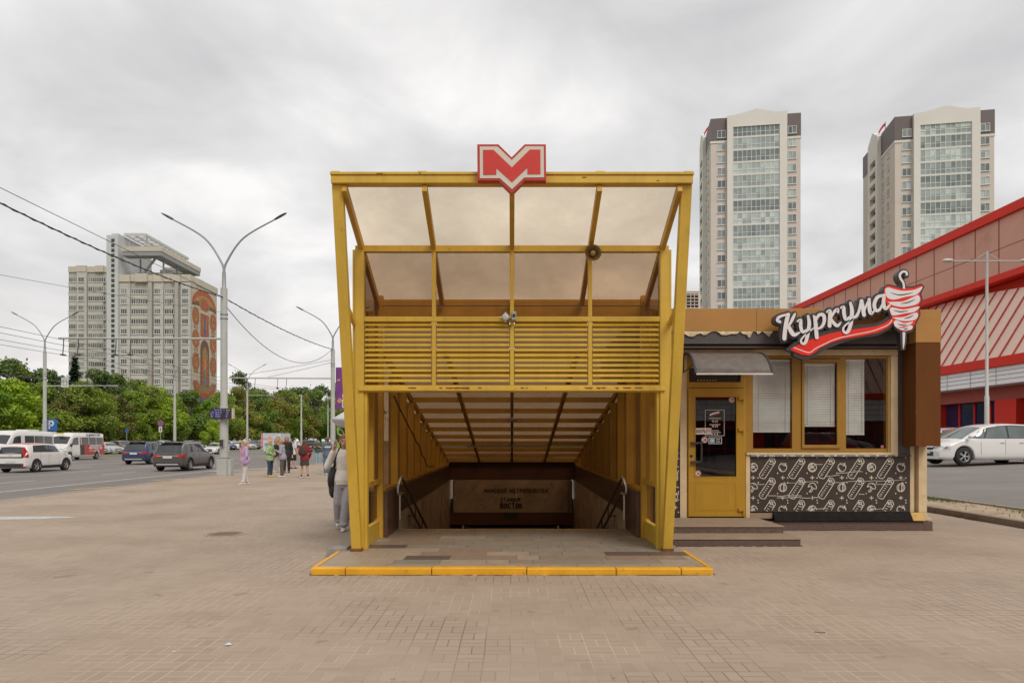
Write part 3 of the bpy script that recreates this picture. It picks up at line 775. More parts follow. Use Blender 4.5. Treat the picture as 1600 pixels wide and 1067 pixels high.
write(m, 'ВОСТОК', -.02, -.565, .15, fe, 0, .25, .30, depth=.02)
m.build('letters', mat('letter_metal', (.05, .035, .022), .5, var=.2), eo)
for x in (-1.93, 1.86, 1.96):
    m = MB(); m.tube([(x, YE - .05, -.70), (x, YE - .05, .33)], .018, 0, 10); m.build('wall_rail', mat('dull_rail', (.25, .22, .18), .5), well)
m = MB(); m.box(-.27, .2, YE - .03, YE - .002, -.88, -.73); m.build('vent', DARKST, well)
m = MB(); m.box(-2.04, 2.04, 33.7, 34, zb, 1); m.build('end_wall', GRAN, well)
m = MB(); m.box(-2.36, 2.36, YE + .41, 34, -1.1, -.3); m.build('ceiling_slab', GRAN, well)
for x in (-1.36, 1.28):
    m = MB(); m.tube([(x, 19.5, -2.9), (x, 19.5, -.72), (x * .99, 21.2, -1.0)], .03, 0, 8); m.build('central_rail', CHROME, well)
m = MB(); m.tube([(-1.36, 21.2, -1.0), (1.28, 21.2, -1.0)], .025, 0, 8); m.build('central_rail', DARKST, well)
# handrails
for sgn in (-1, 1):
    hr = thing('handrail', 'dark double handrail with chrome bend on the ' + ('left' if sgn < 0 else 'right') + ' stair wall', 'handrail', (sgn * 1.9, 12.1, .08))
    x = sgn * 1.90
    for dz, nm in ((0, 'upper_rail'), (-.26, 'lower_rail')):
        m = MB(); m.tube([(x, 12.2, .99 + dz), (x, 21, .99 + dz - 8.8 * .37)], .024, 0, 10); m.build(nm, mat('rail_bronze', (.10, .065, .035), .35, metal=.4), hr)
    m = MB(); m.tube(spline([(x, 12.22, .985), (x, 12.12, 1.02), (x + sgn * .02, 12.04, .96), (x + sgn * .05, 12.02, .85), (x + sgn * .05, 12.05, .74), (x, 12.2, .73)], 6), .026, 0, 10); m.build('end_bend', CHROME, hr)
    m = MB(); m.tube([(x + sgn * .03, 12.1, .30), (x + sgn * .03, 12.1, .72)], .02, 0, 10); m.build('post', CHROME, hr)
    m = MB()
    for k in range(8):
        y = 12.9 + k * 1.0; z = .99 - (y - 12.2) * .37
        m.tube([(x, y, z), (x, y, z - .26)], .012, 0, 6); m.tube([(x, y, z - .2), (sgn * 2.05, y, z - .2)], .012, 0, 6)
    m.build('brackets', DARKST, hr)
# ---------------------------------------------------------------- food kiosk
KY = 13.0; FY = 12.75
OCH = mat('ochre_panel', (.40, .195, .045), .5, var=.07, vscale=1.2, stain=(.25, .12, .03), stain_amt=.3, stain_scale=2)
OCHF = mat('ochre_frame', (.33, .175, .022), .4, var=.10, vscale=3, stain=(.17, .08, .015), stain_amt=.5, stain_scale=3)
DOORM = mat('ochre_door', (.43, .235, .014), .45, streak=.2, var=.06, vscale=2)
CREAM = mat('cream_trim', (.62, .48, .29), .55, var=.12, vscale=4, stain=(.36, .24, .12), stain_amt=.5, stain_scale=6)
DGREY = mat('dark_grey_panel', (.075, .066, .062), .5, var=.12, vscale=2)
WRAP = mat('dark_wrap', (.048, .036, .028), .42, var=.12, vscale=6)
CHALK = mat('chalk_white', (.62, .57, .50), .6, var=.15, vscale=20)
BRN = mat('brown_metal', (.14, .05, .012), .7, spec=.15, streak=.35, var=.14, vscale=1.2, stain=(.30, .14, .04), stain_amt=.5, stain_scale=7, stain_lo=.64, stretch=(1, 1, .35))
GRANR = mat('red_brown_granite', (.12, .075, .058), .55, var=.5, vscale=60)
KGL = glass('kiosk_glass', (.93, .93, .92), .045, .01, 0, (.4, .33, .25), .25)
DARKIN = mat('dark_interior', (.05, .034, .028), .8, var=.2)
def kx(u, Y=KY): return (u - 800) * Y / F
def kz(v, Y=KY): return HC + (688 - v) * Y / F
ki = thing('food_kiosk', 'ochre and brown street food kiosk with a dark doodle patterned front', 'kiosk', (5.4, KY, 0))
X0, X1 = 2.86, 7.66
m = MB(); m.box(X0, X1, KY + .06, 19, -.05, .30); m.box(X0 + .1, X1 + .055, KY - .09, 19, -.05, .165); m.build('plinth', GRANR, ki, bevel=.006)
# shell behind the front
m = MB(); m.box(X0, X0 + .12, KY + .1, 19, .301, 3.3); m.box(X1 - .14, X1, KY + .4, 19, .301, 3.3); m.box(X0, X1, 18.9, 19.1, .301, 3.3); m.build('side_wall', BRN, ki)
m = MB(); m.box(X0 + .125, X1 - .145, 16.5, 16.6, .31, 3.29); m.build('back_room_wall', DARKIN, ki)
m = MB(); m.box(X0 + .125, X1 - .145, KY + .12, 16.49, .302, .33); m.build('floor', DARKIN, ki)
m = MB(); m.box(4.4, 7.4, 15.2, 15.8, .331, 1.35); m.build('counter', mat('counter_red', (.12, .03, .022), .5), ki)
# fascia
m = MB(); m.box(2.4, kx(1428, FY), FY, 19.1, kz(517, FY), kz(482, FY)); m.build('fascia_cap', OCH, ki, bevel=.004)
m = MB(); m.box(kx(1182, FY), kx(1182, FY) + .005, FY - .002, FY - .0005, kz(517, FY), kz(482, FY)); m.build('panel_joint', DARKST, ki)
m = MB(); m.box(2.4, kx(1421, FY), FY + .012, 19, kz(537, FY), kz(517, FY) - .003); m.build('fascia_band', DGREY, ki)
m = MB(); m.box(2.4, kx(1421, FY), FY + .09, 19, kz(546, KY) , kz(537, FY) - .002); m.build('gutter_recess', mat('recess_black', (.03, .024, .022), .6), ki)
m = MB(); m.box(2.4, kx(1408, FY), FY + .04, FY + .088, kz(543, FY), kz(540.5, FY)); m.build('gutter_lip', mat('gutter_brown', (.085, .06, .05), .4), ki)
# torn film under the cap
m = MB(); r = random.Random(4)
for ua, ub in ((1062, 1155.5), (1156.5, 1207)):
    top, bot = [], []; n = 26
    for k in range(n + 1):
        u = lerp(ua, ub, k / n); e = max(0, math.sin(math.pi * k / n)) ** .4
        v = 517.6 + (5 + 4 * math.sin(k * .31 + ua) + 3.5 * math.sin(k * .83 + 1.3 * ua) + r.uniform(-1.5, 2)) * e
        top.append((u, 517.4)); bot.append((u, max(518, v)))
    for k in range(n):
        q = [top[k], bot[k], bot[k + 1], top[k + 1]]
        pp = [P(a, b, FY + .004) for a, b in q]
        for z_ in (1, 2): pp[z_].y = FY - .006 - r.random() * .02
        m.face(pp)
m.build('torn_film', mat('torn_film', (.52, .40, .24), .6, var=.3, vscale=9), ki)
# trims of the front
def kb(mb, u0, u1, v0, v1, y0=KY - .03, y1=KY + .1, m=0): mb.box(kx(u0), kx(u1), y0, y1, kz(v1), kz(v0), m)
m = MB(); kb(m, 1062, 1401, 546.5, 555.5, KY - .05); kb(m, 1390, 1401, 556, 711, KY - .045); kb(m, 1062, 1072.5, 556, 809, KY - .03)
kb(m, 1165, 1171.5, 711, 809, KY - .02); kb(m, 1165, 1401, 706.5, 710.5, KY - .05); m.build('cream_trim', CREAM, ki, bevel=.003)
m = MB(); kb(m, 1387, 1389.6, 556, 706, KY - .02); m.build('trim_edge', mat('trim_ochre', (.42, .28, .10), .5), ki)
m = MB(); kb(m, 1401.5, 1421.5, 546.5, 711.5, KY - .01); m.build('end_panel', DGREY, ki)
m = MB(); kb(m, 1030, 1061.5, 546.5, 809, KY + .0); m.build('wall_strip', WRAP, ki)
# corner box and post
xa, xb = kx(1431, 12.55), kx(1470, 12.55)
m = MB(); m.box(xa, xb, 12.55, 18.9, kz(697, 12.55), kz(535, 12.55) - .003); m.build('corner_box', BRN, ki, bevel=.006)
m = MB(); m.box(xa - .003, xb + .004, 12.545, 19.1, kz(535, 12.55), kz(484, 12.55)); m.build('corner_cap', OCH, ki, bevel=.005)
m = MB(); kb(m, 1422, 1429, 697, 806, KY + .02, KY + .4); kb(m, 1429.5, 1434, 697, 806, KY + .08, KY + .4); kb(m, 1434.5, 1447.5, 690, 800, KY - .02, KY + .4)
m.prism([(kx(1434.5), kz(800) - .002), (kx(1447.5), kz(800) - .002), (kx(1449), kz(806)), (kx(1455), kz(809)), (kx(1455), kz(812)), (kx(1446), kz(812))], front(KY - .02), 0, .3)
m.build('corner_post', CREAM, ki, bevel=.004)
# patterned panel
m = MB(); kb(m, 1171.8, 1421.5, 713.5, 799.5, KY - .012); m.build('front_panel', WRAP, ki)
m = MB(); m.hexa([(kx(1171.8), KY - .06, kz(713)), (kx(1421), KY - .06, kz(713)), (kx(1421), KY + .0, kz(713)), (kx(1171.8), KY + .0, kz(713)),
                 (kx(1171.8), KY - .04, kz(709.5)), (kx(1421), KY - .04, kz(709.5)), (kx(1421), KY + .0, kz(709.5)), (kx(1171.8), KY + .0, kz(709.5))])
m.build('panel_ledge', DGREY, ki)
m = MB(); m.hexa([(kx(1207), KY - .13, kz(812.5)), (kx(1440), KY - .13, kz(812.5)), (kx(1440), KY + .05, kz(812.5)), (kx(1207), KY + .05, kz(812.5)),
                 (kx(1207), KY - .03, kz(800)), (kx(1440), KY - .03, kz(800)), (kx(1440), KY + .05, kz(800)), (kx(1207), KY + .05, kz(800))])
m.build('drip_skirt', [mat('skirt_black', (.018, .016, .015), .9, spec=.08, var=.3, vscale=6, stain=(.42, .24, .03), stain_amt=.7, stain_scale=9, stain_lo=.66)], ki)
m = MB(); m.hexa([(kx(1421), KY - .134, kz(812)), (kx(1440), KY - .134, kz(812)), (kx(1440), KY - .10, kz(812)), (kx(1421), KY - .10, kz(812)),
                 (kx(1421), KY - .034, kz(800)), (kx(1440), KY - .034, kz(800)), (kx(1440), KY - .0, kz(800)), (kx(1421), KY - .0, kz(800))])
m.build('skirt_end', mat('skirt_yellow', (.46, .26, .035), .5, var=.25, vscale=9), ki)
m = MB(); kb(m, 1171.8, 1206.5, 801, 809.5, KY - .012); m.build('skirt_patch', mat('patch_metal', (.3, .22, .15), .4, var=.2), ki)
# doodles
def doodles(mb, u0, v0, u1, v1, Y, cols, rows):
    fn = lambda a, b, c: P(1160 + a / 5, 690 + b / 5, Y)
    k_ = [0]
    bx = ((u0 - 1160) * 5, (u1 - 1160) * 5, (v0 - 690) * 5, (v1 - 690) * 5)
    def st(pts, w=5.5):
        out = []
        for q in list(pts) + [None]:
            if q is not None and bx[0] <= q[0] <= bx[1] and bx[2] <= q[1] <= bx[3]: out.append(q)
            else:
                if len(out) > 1:
                    k_[0] += 1; y_ = Y - .0004 * (k_[0] % 4)
                    mb.stroke([(a, b) for a, b in out], w, lambda a, b, c: P(1160 + a / 5, 690 + b / 5, y_), 0)
                out = []
    def ln(a, b, w=5.5): st([(lerp(a[0], b[0], t / 6), lerp(a[1], b[1], t / 6)) for t in range(7)], w)
    def circ(cx, cy, rx, ry, a0=0, a1=6.283, w=5.5, n=16): st([(cx + rx * math.cos(lerp(a0, a1, t / n)), cy + ry * math.sin(lerp(a0, a1, t / n))) for t in range(n + 1)], w)
    for ci, cx in enumerate(cols):
        for ri, cy in enumerate(rows):
            # rolled wrap: long box leaning to the right with stripes and a ruffled top
            bl, br, tl, tr = (cx - 68, cy + 52), (cx - 22, cy + 80), (cx + 14, cy - 72), (cx + 62, cy - 50)
            ln(bl, tl); ln(br, tr); st(spline([bl, (cx - 52, cy + 74), br], 4)); st(spline([tl, (cx + 20, cy - 82), (cx + 48, cy - 78), tr], 4))
            for t in (.08, .2, .32, .44, .56, .68):
                a = (lerp(bl[0], tl[0], t) + 5, lerp(bl[1], tl[1], t)); b = (lerp(br[0], tr[0], max(0, t - .13)) - 6, lerp(br[1], tr[1], max(0, t - .13)) + 2)
                ln((a[0] + 4, a[1] + 12), (b[0] - 6, b[1] - 26), 5)
            st(spline([tl, (cx + 22, cy - 50), (cx + 40, cy - 58), (cx + 44, cy - 40), tr], 4)); circ(cx + 32, cy - 62, 10, 8); ln((cx + 8, cy - 38), (cx + 44, cy - 30))
    for ci, cx in enumerate([c - 113 for c in cols] + [cols[-1] + 117]):
        for ri, cy in enumerate(rows):
            y = cy - 8; q = (ri % 2, ci % 2)
            if q == (0, 0):
                circ(cx, y, 33, 34); circ(cx, y, 26, 27, .6, 5); ln((cx - 22, y + 14), (cx + 18, y - 16)); ln((cx - 10, y - 22), (cx + 20, y + 14)); circ(cx - 6, y - 2, 9, 8)
            elif q == (0, 1):
                circ(cx, y, 31, 33, -.9, 4.6); st([(cx - 14, y - 28), (cx + 4, y - 20), (cx + 26, y - 34), (cx + 18, y - 20), (cx + 32, y - 12), (cx + 10, y - 14), (cx + 8, y - 36)]); circ(cx - 2, y + 4, 20, 22, 1.8, 3.2)
            elif q == (1, 0):
                st(spline([(cx - 32, y - 6), (cx - 18, y - 30), (cx + 14, y - 34), (cx + 32, y - 6), (cx + 28, y + 10), (cx + 6, y + 4), (cx - 8, y - 10), (cx - 32, y - 6)], 4))
                st(spline([(cx - 4, y - 4), (cx - 12, y + 20), (cx - 24, y + 26), (cx - 10, y + 34), (cx + 8, y + 8)], 4))
            else:
                circ(cx, y, 31, 31); circ(cx, y, 18, 31, -1.57, 1.57); circ(cx, y, 18, 31, 1.57, 4.71); circ(cx, y, 6, 31, -1.57, 1.57); st([(cx - 2, y - 30), (cx + 12, y - 40), (cx + 22, y - 30)])
            yy = cy + 72
            ln((cx - 16, yy), (cx + 16, yy), 6); ln((cx, yy - 15), (cx, yy + 15), 6)
            for dx, dy in ((-40, 25), (38, -96), (40, 98)):
                circ(cx + dx, yy + dy - 60, 3, 3, 0, 6.28, 5, 6)
    return st
m = MB(); st = doodles(m, 1172.5, 714, 1420.5, 798.5, KY - .0165, [197 + 231 * k for k in range(5)], [208, 366, 540])
r = random.Random(8)
for (a, b, x1) in ((60, 335, 175), (300, 325, 600), (470, 312, 590), (200, 420, 480), (270, 438, 610), (720, 318, 1290), (740, 245, 950), (650, 268, 770), (910, 410, 970), (560, 178, 630), (1010, 330, 1150), (500, 530, 660), (1020, 526, 1120)):
    pts = []; x = a; y = b
    while x < x1: pts.append((x, y)); x += 22; y += r.uniform(-4, 3.4)
    st(pts, r.uniform(2, 4.5))
m.build('chalk_doodles', CHALK, ki)
m = MB(); doodles(m, 1046, 706, 1061, 806, KY - .0015, [-640], [118, 280, 440]); doodles(m, 1046, 706, 1061, 806, KY - .0035, [-431 + 5], [118, 280, 440])
m.build('chalk_doodles', CHALK, ki)
m = MB(); fn = None
for u, s_ in ((1183, 0), (1195, 1), (1204, 2), (1224, 0), (1236, 2), (1253, 1), (1268, 0), (1290, 2), (1303, 0), (1317, 1), (1337, 0), (1352, 2), (1369, 0), (1383, 1), (1398, 0)):
    q = lambda a, b, c: V((kx(a), KY - .062 + (713 - b) * .006, kz(b)))
    if s_ == 0: m.stroke([(u - 2.4, 711.4), (u + 2.4, 711.4)], .9, q, 0); m.stroke([(u, 709.8), (u, 713)], .9, lambda a, b, c: q(a, b, c) + V((0, -.0005, 0)), 0)
    elif s_ == 1: m.stroke([(u - 3, 712.6), (u, 712.4), (u + 1.5, 710)], .9, q, 0)
    else:
        for d in (-4, -1, 2): m.stroke([(u + d, 710), (u + d + 2.5, 713)], .9, q, 0)
m.build('chalk_doodles', CHALK, ki)

# door
def ring(mb, u0, u1, v0, v1, iu0, iu1, iv0, iv1, y0, y1):
    kb(mb, u0, u1, v0, iv0, y0, y1); kb(mb, u0, u1, iv1, v1, y0, y1); kb(mb, u0, iu0, iv0, iv1, y0, y1); kb(mb, iu1, u1, iv0, iv1, y0, y1)
m = MB(); ring(m, 1073, 1165.5, 556, 809.5, 1077, 1162, 606, 809.49, KY - .01, KY + .09); m.build('door_frame', DOORM, ki)
m = MB(); m.box(kx(1076.5), kx(1157.5), KY - .013, KY - .0105, kz(597), kz(575)); m.build('transom_pane', mat('dark_pane', (.025, .02, .018), .06, var=.2, spec=.8), ki)
m = MB()
for k in range(7): u = 1089 + k * 4.6; m.box(kx(u), kx(u + 3.2), KY - .016, KY - .0135, kz(595.5), kz(593))
m.build('transom_lettering', mat('faded_gold', (.22, .15, .05), .6), ki)
m = MB(); ring(m, 1074.5, 1163, 607, 806.5, 1085, 1149.5, 620, 744.5, KY - .05, KY + .02)
kb(m, 1085, 1149.5, 744.6, 806, KY - .045, KY + .02)
door = m.build('door', DOORM, ki, bevel=.004)
m = MB(); ring(m, 1085, 1149.5, 752.5, 797.5, 1087, 1147.5, 755, 795, KY - .053, KY - .046); m.build('kick_panel_bead', mat('door_bead', (.40, .215, .012), .4), door)
m = MB(); ring(m, 1084, 1150.5, 619, 745.5, 1085.6, 1148.9, 620.6, 743.9, KY - .056, KY - .0505); m.build('glazing_bead', mat('door_bead', (.40, .215, .012), .4), door)
m = MB(); kb(m, 1085.2, 1149.3, 620.2, 744.3, KY - .02, KY - .014); m.build('pane', KGL, door)
yh = KY - .05
m = MB(); h0, h1 = P(1082, 692, yh), P(1082, 721.5, yh)
for q in (h0, h1): m.box(q.x - .03, q.x + .14, yh - .06, yh - .001, q.z - .018, q.z + .018)
m.tube(spline([h0 + V((.11, -.05, 0)), h0 + V((.145, -.06, -.03)), h1 + V((.145, -.06, .03)), h1 + V((.11, -.05, 0))], 5), .018, 0, 10); m.build('handle', DARKST, door, bevel=.004)
m = MB(); q = P(1080.3, 712, yh); m.lathe(q, [(.024, 0), (.024, -.012), (.012, -.016), (.002, -.016)], 16, 0, 'y'); m.build('lock', BLACK, door)
for v in (622, 671, 796):
    m = MB(); q = P(1158, v, KY - .055); m.box(q.x - .055, q.x + .055, q.y - .03, q.y + .004, q.z - .028, q.z + .028); m.box(q.x + .03, q.x + .058, q.y - .035, q.y - .0305, q.z - .075, q.z + .02); m.build('hinge', DOORM, door, bevel=.004)
# stickers on the door glass
ys = KY - .0225
fd = front(ys)
STW = mat('sticker_white', (.72, .66, .60), .5, var=.05); STR = mat('sticker_red', (.42, .05, .035), .5, var=.05)
for u, v, rr in ((1143.5, 624.5, 4.9), (1101, 687, 5.2), (1090.5, 739.5, 5.0)):
    q = P(u, v, ys); a = rr * ys / F
    m = MB(); m.disc(q.x, q.z, a, fd, 0, 0, 20); m.stroke([(q.x + a * .84 * math.cos(t * .3142), q.z + a * .84 * math.sin(t * .3142)) for t in range(21)], a * .22, fd, -.0006, 1)
    m.stroke([(q.x - a * .5, q.z + a * .5), (q.x + a * .5, q.z - a * .5)], a * .18, fd, -.001, 1); m.stroke([(q.x - a * .4, q.z - a * .45), (q.x + a * .42, q.z + a * .4)], a * .24, fd, -.0014, 2); m.stroke([(q.x + a * .1, q.z - .1 * a), (q.x + a * .5, q.z - .1 * a)], a * .2, fd, -.0016, 2)
    m.build('prohibition_sticker', [STW, STR, BLACK], door)
m = MB(); a, b = P(1085.5, 678.5, ys), P(1111.5, 668.5, ys)
m.face([fd(a.x, a.z, .0), fd(b.x, a.z, .0), fd(b.x, b.z, .0), fd(a.x, b.z, .0)], 0)
write(m, 'ЗАКРЫТО', (a.x + b.x) / 2, a.z + .028, .062, fd, -.0007, .17, .2, 1, sx=.95); m.build('closed_sign', [STW, mat('ink_red', (.22, .03, .03), .6)], door)
m = MB(); a, b = P(1102, 680.5, ys), P(1131.5, 640.5, ys)
m.stroke([(a.x, a.z), (b.x, a.z), (b.x, b.z), (a.x, b.z), (a.x, a.z)], .008, fd, -.0022)
cxm = (a.x + b.x) / 2
write(m, '10-22', cxm, kz(659.5, ys), .036, fd, -.0022, .2, .2); write(m, '10-23', cxm, kz(667.3, ys), .036, fd, -.0022, .2, .2)
for v, wd in ((653.5, .22), (663.2, .2), (672.5, .16), (675.5, .22)):
    m.stroke([(cxm - wd / 2, kz(v, ys)), (cxm + wd / 2, kz(v, ys))], .011, fd, -.0024)
for d in (-.05, 0, .05): m.disc(cxm + d, kz(678.3, ys), .013, fd, -.0026, 0, 10)
pts = [(1109, 648.5), (1114, 646), (1119, 645), (1124, 643.5)]
m.stroke([(P(u, v, ys).x, P(u, v, ys).z) for u, v in pts], .03, fd, -.0022, 0); m.stroke([(P(u, v + 2.6, ys).x, P(u, v + 2.6, ys).z) for u, v in pts], .014, fd, -.0026, 1)
m.build('opening_hours', [STW, STR], door)
m = MB(); a, b = P(1107.5, 693, ys), P(1127.5, 683.5, ys)
m.stroke([(a.x, a.z), (b.x, a.z), (b.x, b.z), (a.x, b.z), (a.x, a.z)], .009, fd, -.0008, 0); q = (a.x + .065, (a.z + b.z) / 2)
m.face([fd(a.x + .012, a.z + .01, -.0004), fd(a.x + .115, a.z + .01, -.0004), fd(a.x + .115, b.z - .01, -.0004), fd(a.x + .012, b.z - .01, -.0004)], 1)
for k in range(3):
    t = k * math.pi / 3; m.stroke([(q[0] - .045 * math.cos(t), q[1] - .045 * math.sin(t)), (q[0] + .045 * math.cos(t), q[1] + .045 * math.sin(t))], .012, fd, -.0012 - .0003 * k, 0)
for v in (686, 688.3, 690.6): m.stroke([(a.x + .135, kz(v, ys)), (b.x - .03, kz(v, ys))], .009, fd, -.0024, 0)
m.build('air_conditioning_sticker', [STW, mat('sticker_blue', (.10, .30, .42), .5)], door)
# windows
m = MB(); kb(m, 1163.5, 1176.5, 556, 706, KY - .005, KY + .1); kb(m, 1237.5, 1252, 556, 706, KY - .004, KY + .1); kb(m, 1312, 1321.8, 556, 706, KY - .004, KY + .1); kb(m, 1385, 1386.9, 556, 706, KY - .004, KY + .1)
m.build('window_post', OCHF, ki, bevel=.004)
m = MB()
for ua, ub in ((1176.7, 1237.4), (1252.1, 1311.9), (1321.9, 1384.9)): kb(m, ua, ub, 556, 560, KY - .002, KY + .1); kb(m, ua, ub, 700.5, 706, KY - .002, KY + .1)
m.build('window_rail', OCHF, ki)
BL = mat('blind_slat', (.88, .885, .85), .5, var=.04)
for (u0, u1, v0, v1, bv, bu1) in ((1176.7, 1237.3, 560.2, 700.3, 674, 1236), (1254.5, 1307, 566.5, 697, 665, 1306), (1322, 1384.8, 560.2, 700.3, 678, 1352)):
    w_ = MB(); kb(w_, u0, u1, v0, v1, KY + .012, KY + .018); wo_ = w_.build('window', KGL, ki)
    if u0 > 1252 and u0 < 1260:
        m = MB(); ring(m, 1252.2, 1311.8, 561, 700.2, 1256, 1307, 567, 695, KY - .03, KY + .011); m.build('sash', OCHF, wo_, bevel=.004)
    m = MB(); z = kz(v0 + 1); z1 = kz(bv); ybl = KY + .045
    m.box(kx(u0 + 1), kx(bu1), ybl - .02, ybl + .025, z - .03, z)
    z -= .045
    while z > z1:
        m.hexa([(kx(u0 + 1), ybl - .010, z - .0145), (kx(bu1), ybl - .010, z - .0145), (kx(bu1), ybl + .010, z + .0145), (kx(u0 + 1), ybl + .010, z + .0145),
                (kx(u0 + 1), ybl - .012, z - .0135), (kx(bu1), ybl - .012, z - .0135), (kx(bu1), ybl + .008, z + .0155), (kx(u0 + 1), ybl + .008, z + .0155)])
        z -= .031
    m.box(kx(u0 + 1), kx(bu1), ybl - .014, ybl + .016, z1 - .016, z1)
    for t in (.14, .86):
        x = lerp(kx(u0 + 1), kx(bu1), t); m.box(x - .004, x + .004, ybl - .017, ybl - .0145, z1, kz(v0 + 2), 1)
    m.build('blind', [BL, mat('blind_cord', (.60, .60, .57), .7)], wo_)
m = MB(); q = P(1378.5, 697.5, KY + .011); m.box(q.x - .025, q.x + .025, q.y - .0008, q.y + .0006, q.z - .025, q.z + .025); m.build('pink_sticker', mat('sticker_pink', (.5, .12, .25), .5), ki)
# awning over the door
aw = MB(); prof = [(0.0, 3.22), (.22, 3.215), (.45, 3.16), (.66, 3.04), (.83, 2.86), (.88, 2.79)]
prof = spline([(a, b) for a, b in prof], 4)
xa, xb = 3.155, 4.47
aw.grid([[(x, KY - .06 - a, b) for a, b in prof] for x in (xa, xb)], 0, True)
aw.grid([[(x, KY - .06 - a, b + .008) for a, b in prof] for x in (xa, xb)], 0, True, False, True)
awn = aw.build('awning', glass('smoked_awning', (.55, .46, .39), .0, .4, .62, (.42, .38, .34), .1), ki)
for x in (xa, xb):
    m = MB(); m.tube([(x, KY - .06 - a, b + .004) for a, b in prof], .024, 0, 8); m.tube([(x, KY - .06, 3.2), (x, KY - .06, 2.9), (x, KY - .72, 2.98)], .012, 0, 6); m.build('bracket', mat('awning_bracket', (.035, .034, .036), .4), awn)
m = MB(); m.box(xa, xb, KY - .06 - .895, KY - .06 - .872, 2.775, 2.80); m.build('front_edge', mat('awning_edge', (.66, .64, .60), .3), awn)
# steps
stp = thing('entrance_steps', 'two worn granite steps below the ochre kiosk door', 'steps', (3.6, 11.6, 0))
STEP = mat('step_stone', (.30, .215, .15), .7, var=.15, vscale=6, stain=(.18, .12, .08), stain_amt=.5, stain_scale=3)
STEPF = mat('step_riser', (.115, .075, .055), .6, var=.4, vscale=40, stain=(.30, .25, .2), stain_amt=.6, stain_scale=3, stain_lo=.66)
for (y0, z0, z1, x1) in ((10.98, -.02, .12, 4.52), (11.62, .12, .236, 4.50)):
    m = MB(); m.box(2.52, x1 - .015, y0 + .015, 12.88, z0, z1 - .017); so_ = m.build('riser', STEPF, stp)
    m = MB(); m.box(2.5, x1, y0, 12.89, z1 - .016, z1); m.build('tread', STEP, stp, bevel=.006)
# rooftop air unit
p = P(1082, 482, 15.5)
au = thing('rooftop_air_unit', 'white rooftop air unit with a dark grille on the kiosk roof', 'air unit', p)
x0, x1 = (1071 - 800) * 15.5 / F, (1094.5 - 800) * 15.5 / F; za, zb_ = kz(484, 15.5), kz(456, 15.5)
m = MB(); m.box(x0, x1, 15.5, 16.1, 4.0, zb_); m.box(x0 - .01, x1 + .01, 15.49, 16.11, zb_ + .001, zb_ + .02); m.build('casing', mat('unit_white', (.6, .56, .5), .5, var=.1), au, bevel=.008)
m = MB(); m.box(x0 + .03, x1 - .05, 15.492, 15.498, za, zb_ - .04); m.build('grille_opening', BLACK, au)
m = MB()
for t in (.33, .66): x = lerp(x0 + .03, x1 - .05, t); m.box(x - .007, x + .007, 15.482, 15.49, za, zb_ - .04)
for t in (.1, .3, .5, .7, .9): z = lerp(za, zb_ - .04, t); m.box(x0 + .03, x1 - .05, 15.47, 15.481, z - .007, z + .007)
m.build('grille', mat('unit_white', (.6, .56, .5), .5), au)

# kiosk name sign
SY = 12.45
def sp2(a, b): q = P(1200 + a / 6.154, 415 + b / 6.154, SY); return (q.x, q.z)
fk = front(SY)
fS = lambda a, b, c: fk(*sp2(a, b), c)
SGB = mat('sign_dark_backing', (.045, .04, .042), .4, var=.1); SGW = mat('sign_white_face', (.74, .71, .71), .35, var=.03); SGR = mat('sign_bright_red', (.74, .028, .012), .35, var=.04)
SGS = mat('sign_silver_side', (.30, .30, .30), .35, metal=.5)
ks = thing('kiosk_name_sign', 'tilted script name sign with a red swoosh and kebab skewer on the kiosk', 'sign', P(1320, 520, SY))
LET = [
 ([(108, 544), (86, 530), (96, 502), (140, 482), (196, 470)], [24, 26, 24, 20, 18]), ([(186, 476), (164, 580), (150, 704)], 34), ([(176, 606), (206, 560), (230, 514), (252, 468)], [16, 20, 26, 18]), ([(190, 580), (214, 632), (246, 668), (296, 646)], [24, 36, 32, 14]),
 ([(276, 540), (306, 528), (308, 590), (330, 640), (386, 606)], [14, 26, 28, 26, 14]), ([(378, 490), (390, 560), (372, 680), (352, 742), (326, 752), (310, 724), (344, 676), (432, 604)], [22, 30, 30, 26, 20, 16, 14, 12]),
 ([(430, 486), (446, 520), (462, 692)], [14, 30, 32]), ([(448, 540), (482, 480), (526, 480), (534, 536), (508, 592), (462, 612)], [16, 26, 30, 28, 22, 14]),
 ([(556, 452), (588, 444), (584, 582)], [12, 30, 32]), ([(592, 520), (628, 450), (660, 424), (664, 450)], [14, 22, 26, 20]), ([(598, 514), (630, 560), (662, 580), (694, 548)], [18, 28, 26, 10]),
 ([(690, 412), (718, 404), (724, 466), (744, 520), (796, 480)], [12, 28, 30, 26, 12]), ([(784, 362), (800, 440), (786, 570), (756, 642), (724, 640), (716, 606), (748, 566), (826, 504)], [22, 32, 32, 26, 20, 16, 14, 12]),
 ([(800, 492), (836, 494), (866, 440), (888, 342)], [10, 24, 22, 22]), ([(890, 344), (904, 410), (914, 478)], 32), ([(910, 470), (936, 390), (966, 330)], [14, 16, 20]), ([(964, 328), (968, 420), (984, 462), (1018, 434)], [26, 32, 28, 10]),
 ([(1102, 292), (1046, 306), (1014, 372), (1028, 432), (1066, 424), (1098, 358)], [24, 28, 30, 28, 22, 14]), ([(1108, 286), (1102, 370), (1124, 416), (1168, 376)], [24, 32, 28, 10])]
def slen(w_, k): return w_ if not isinstance(w_, (list, tuple)) else None
mb1, mb2 = MB(), MB()
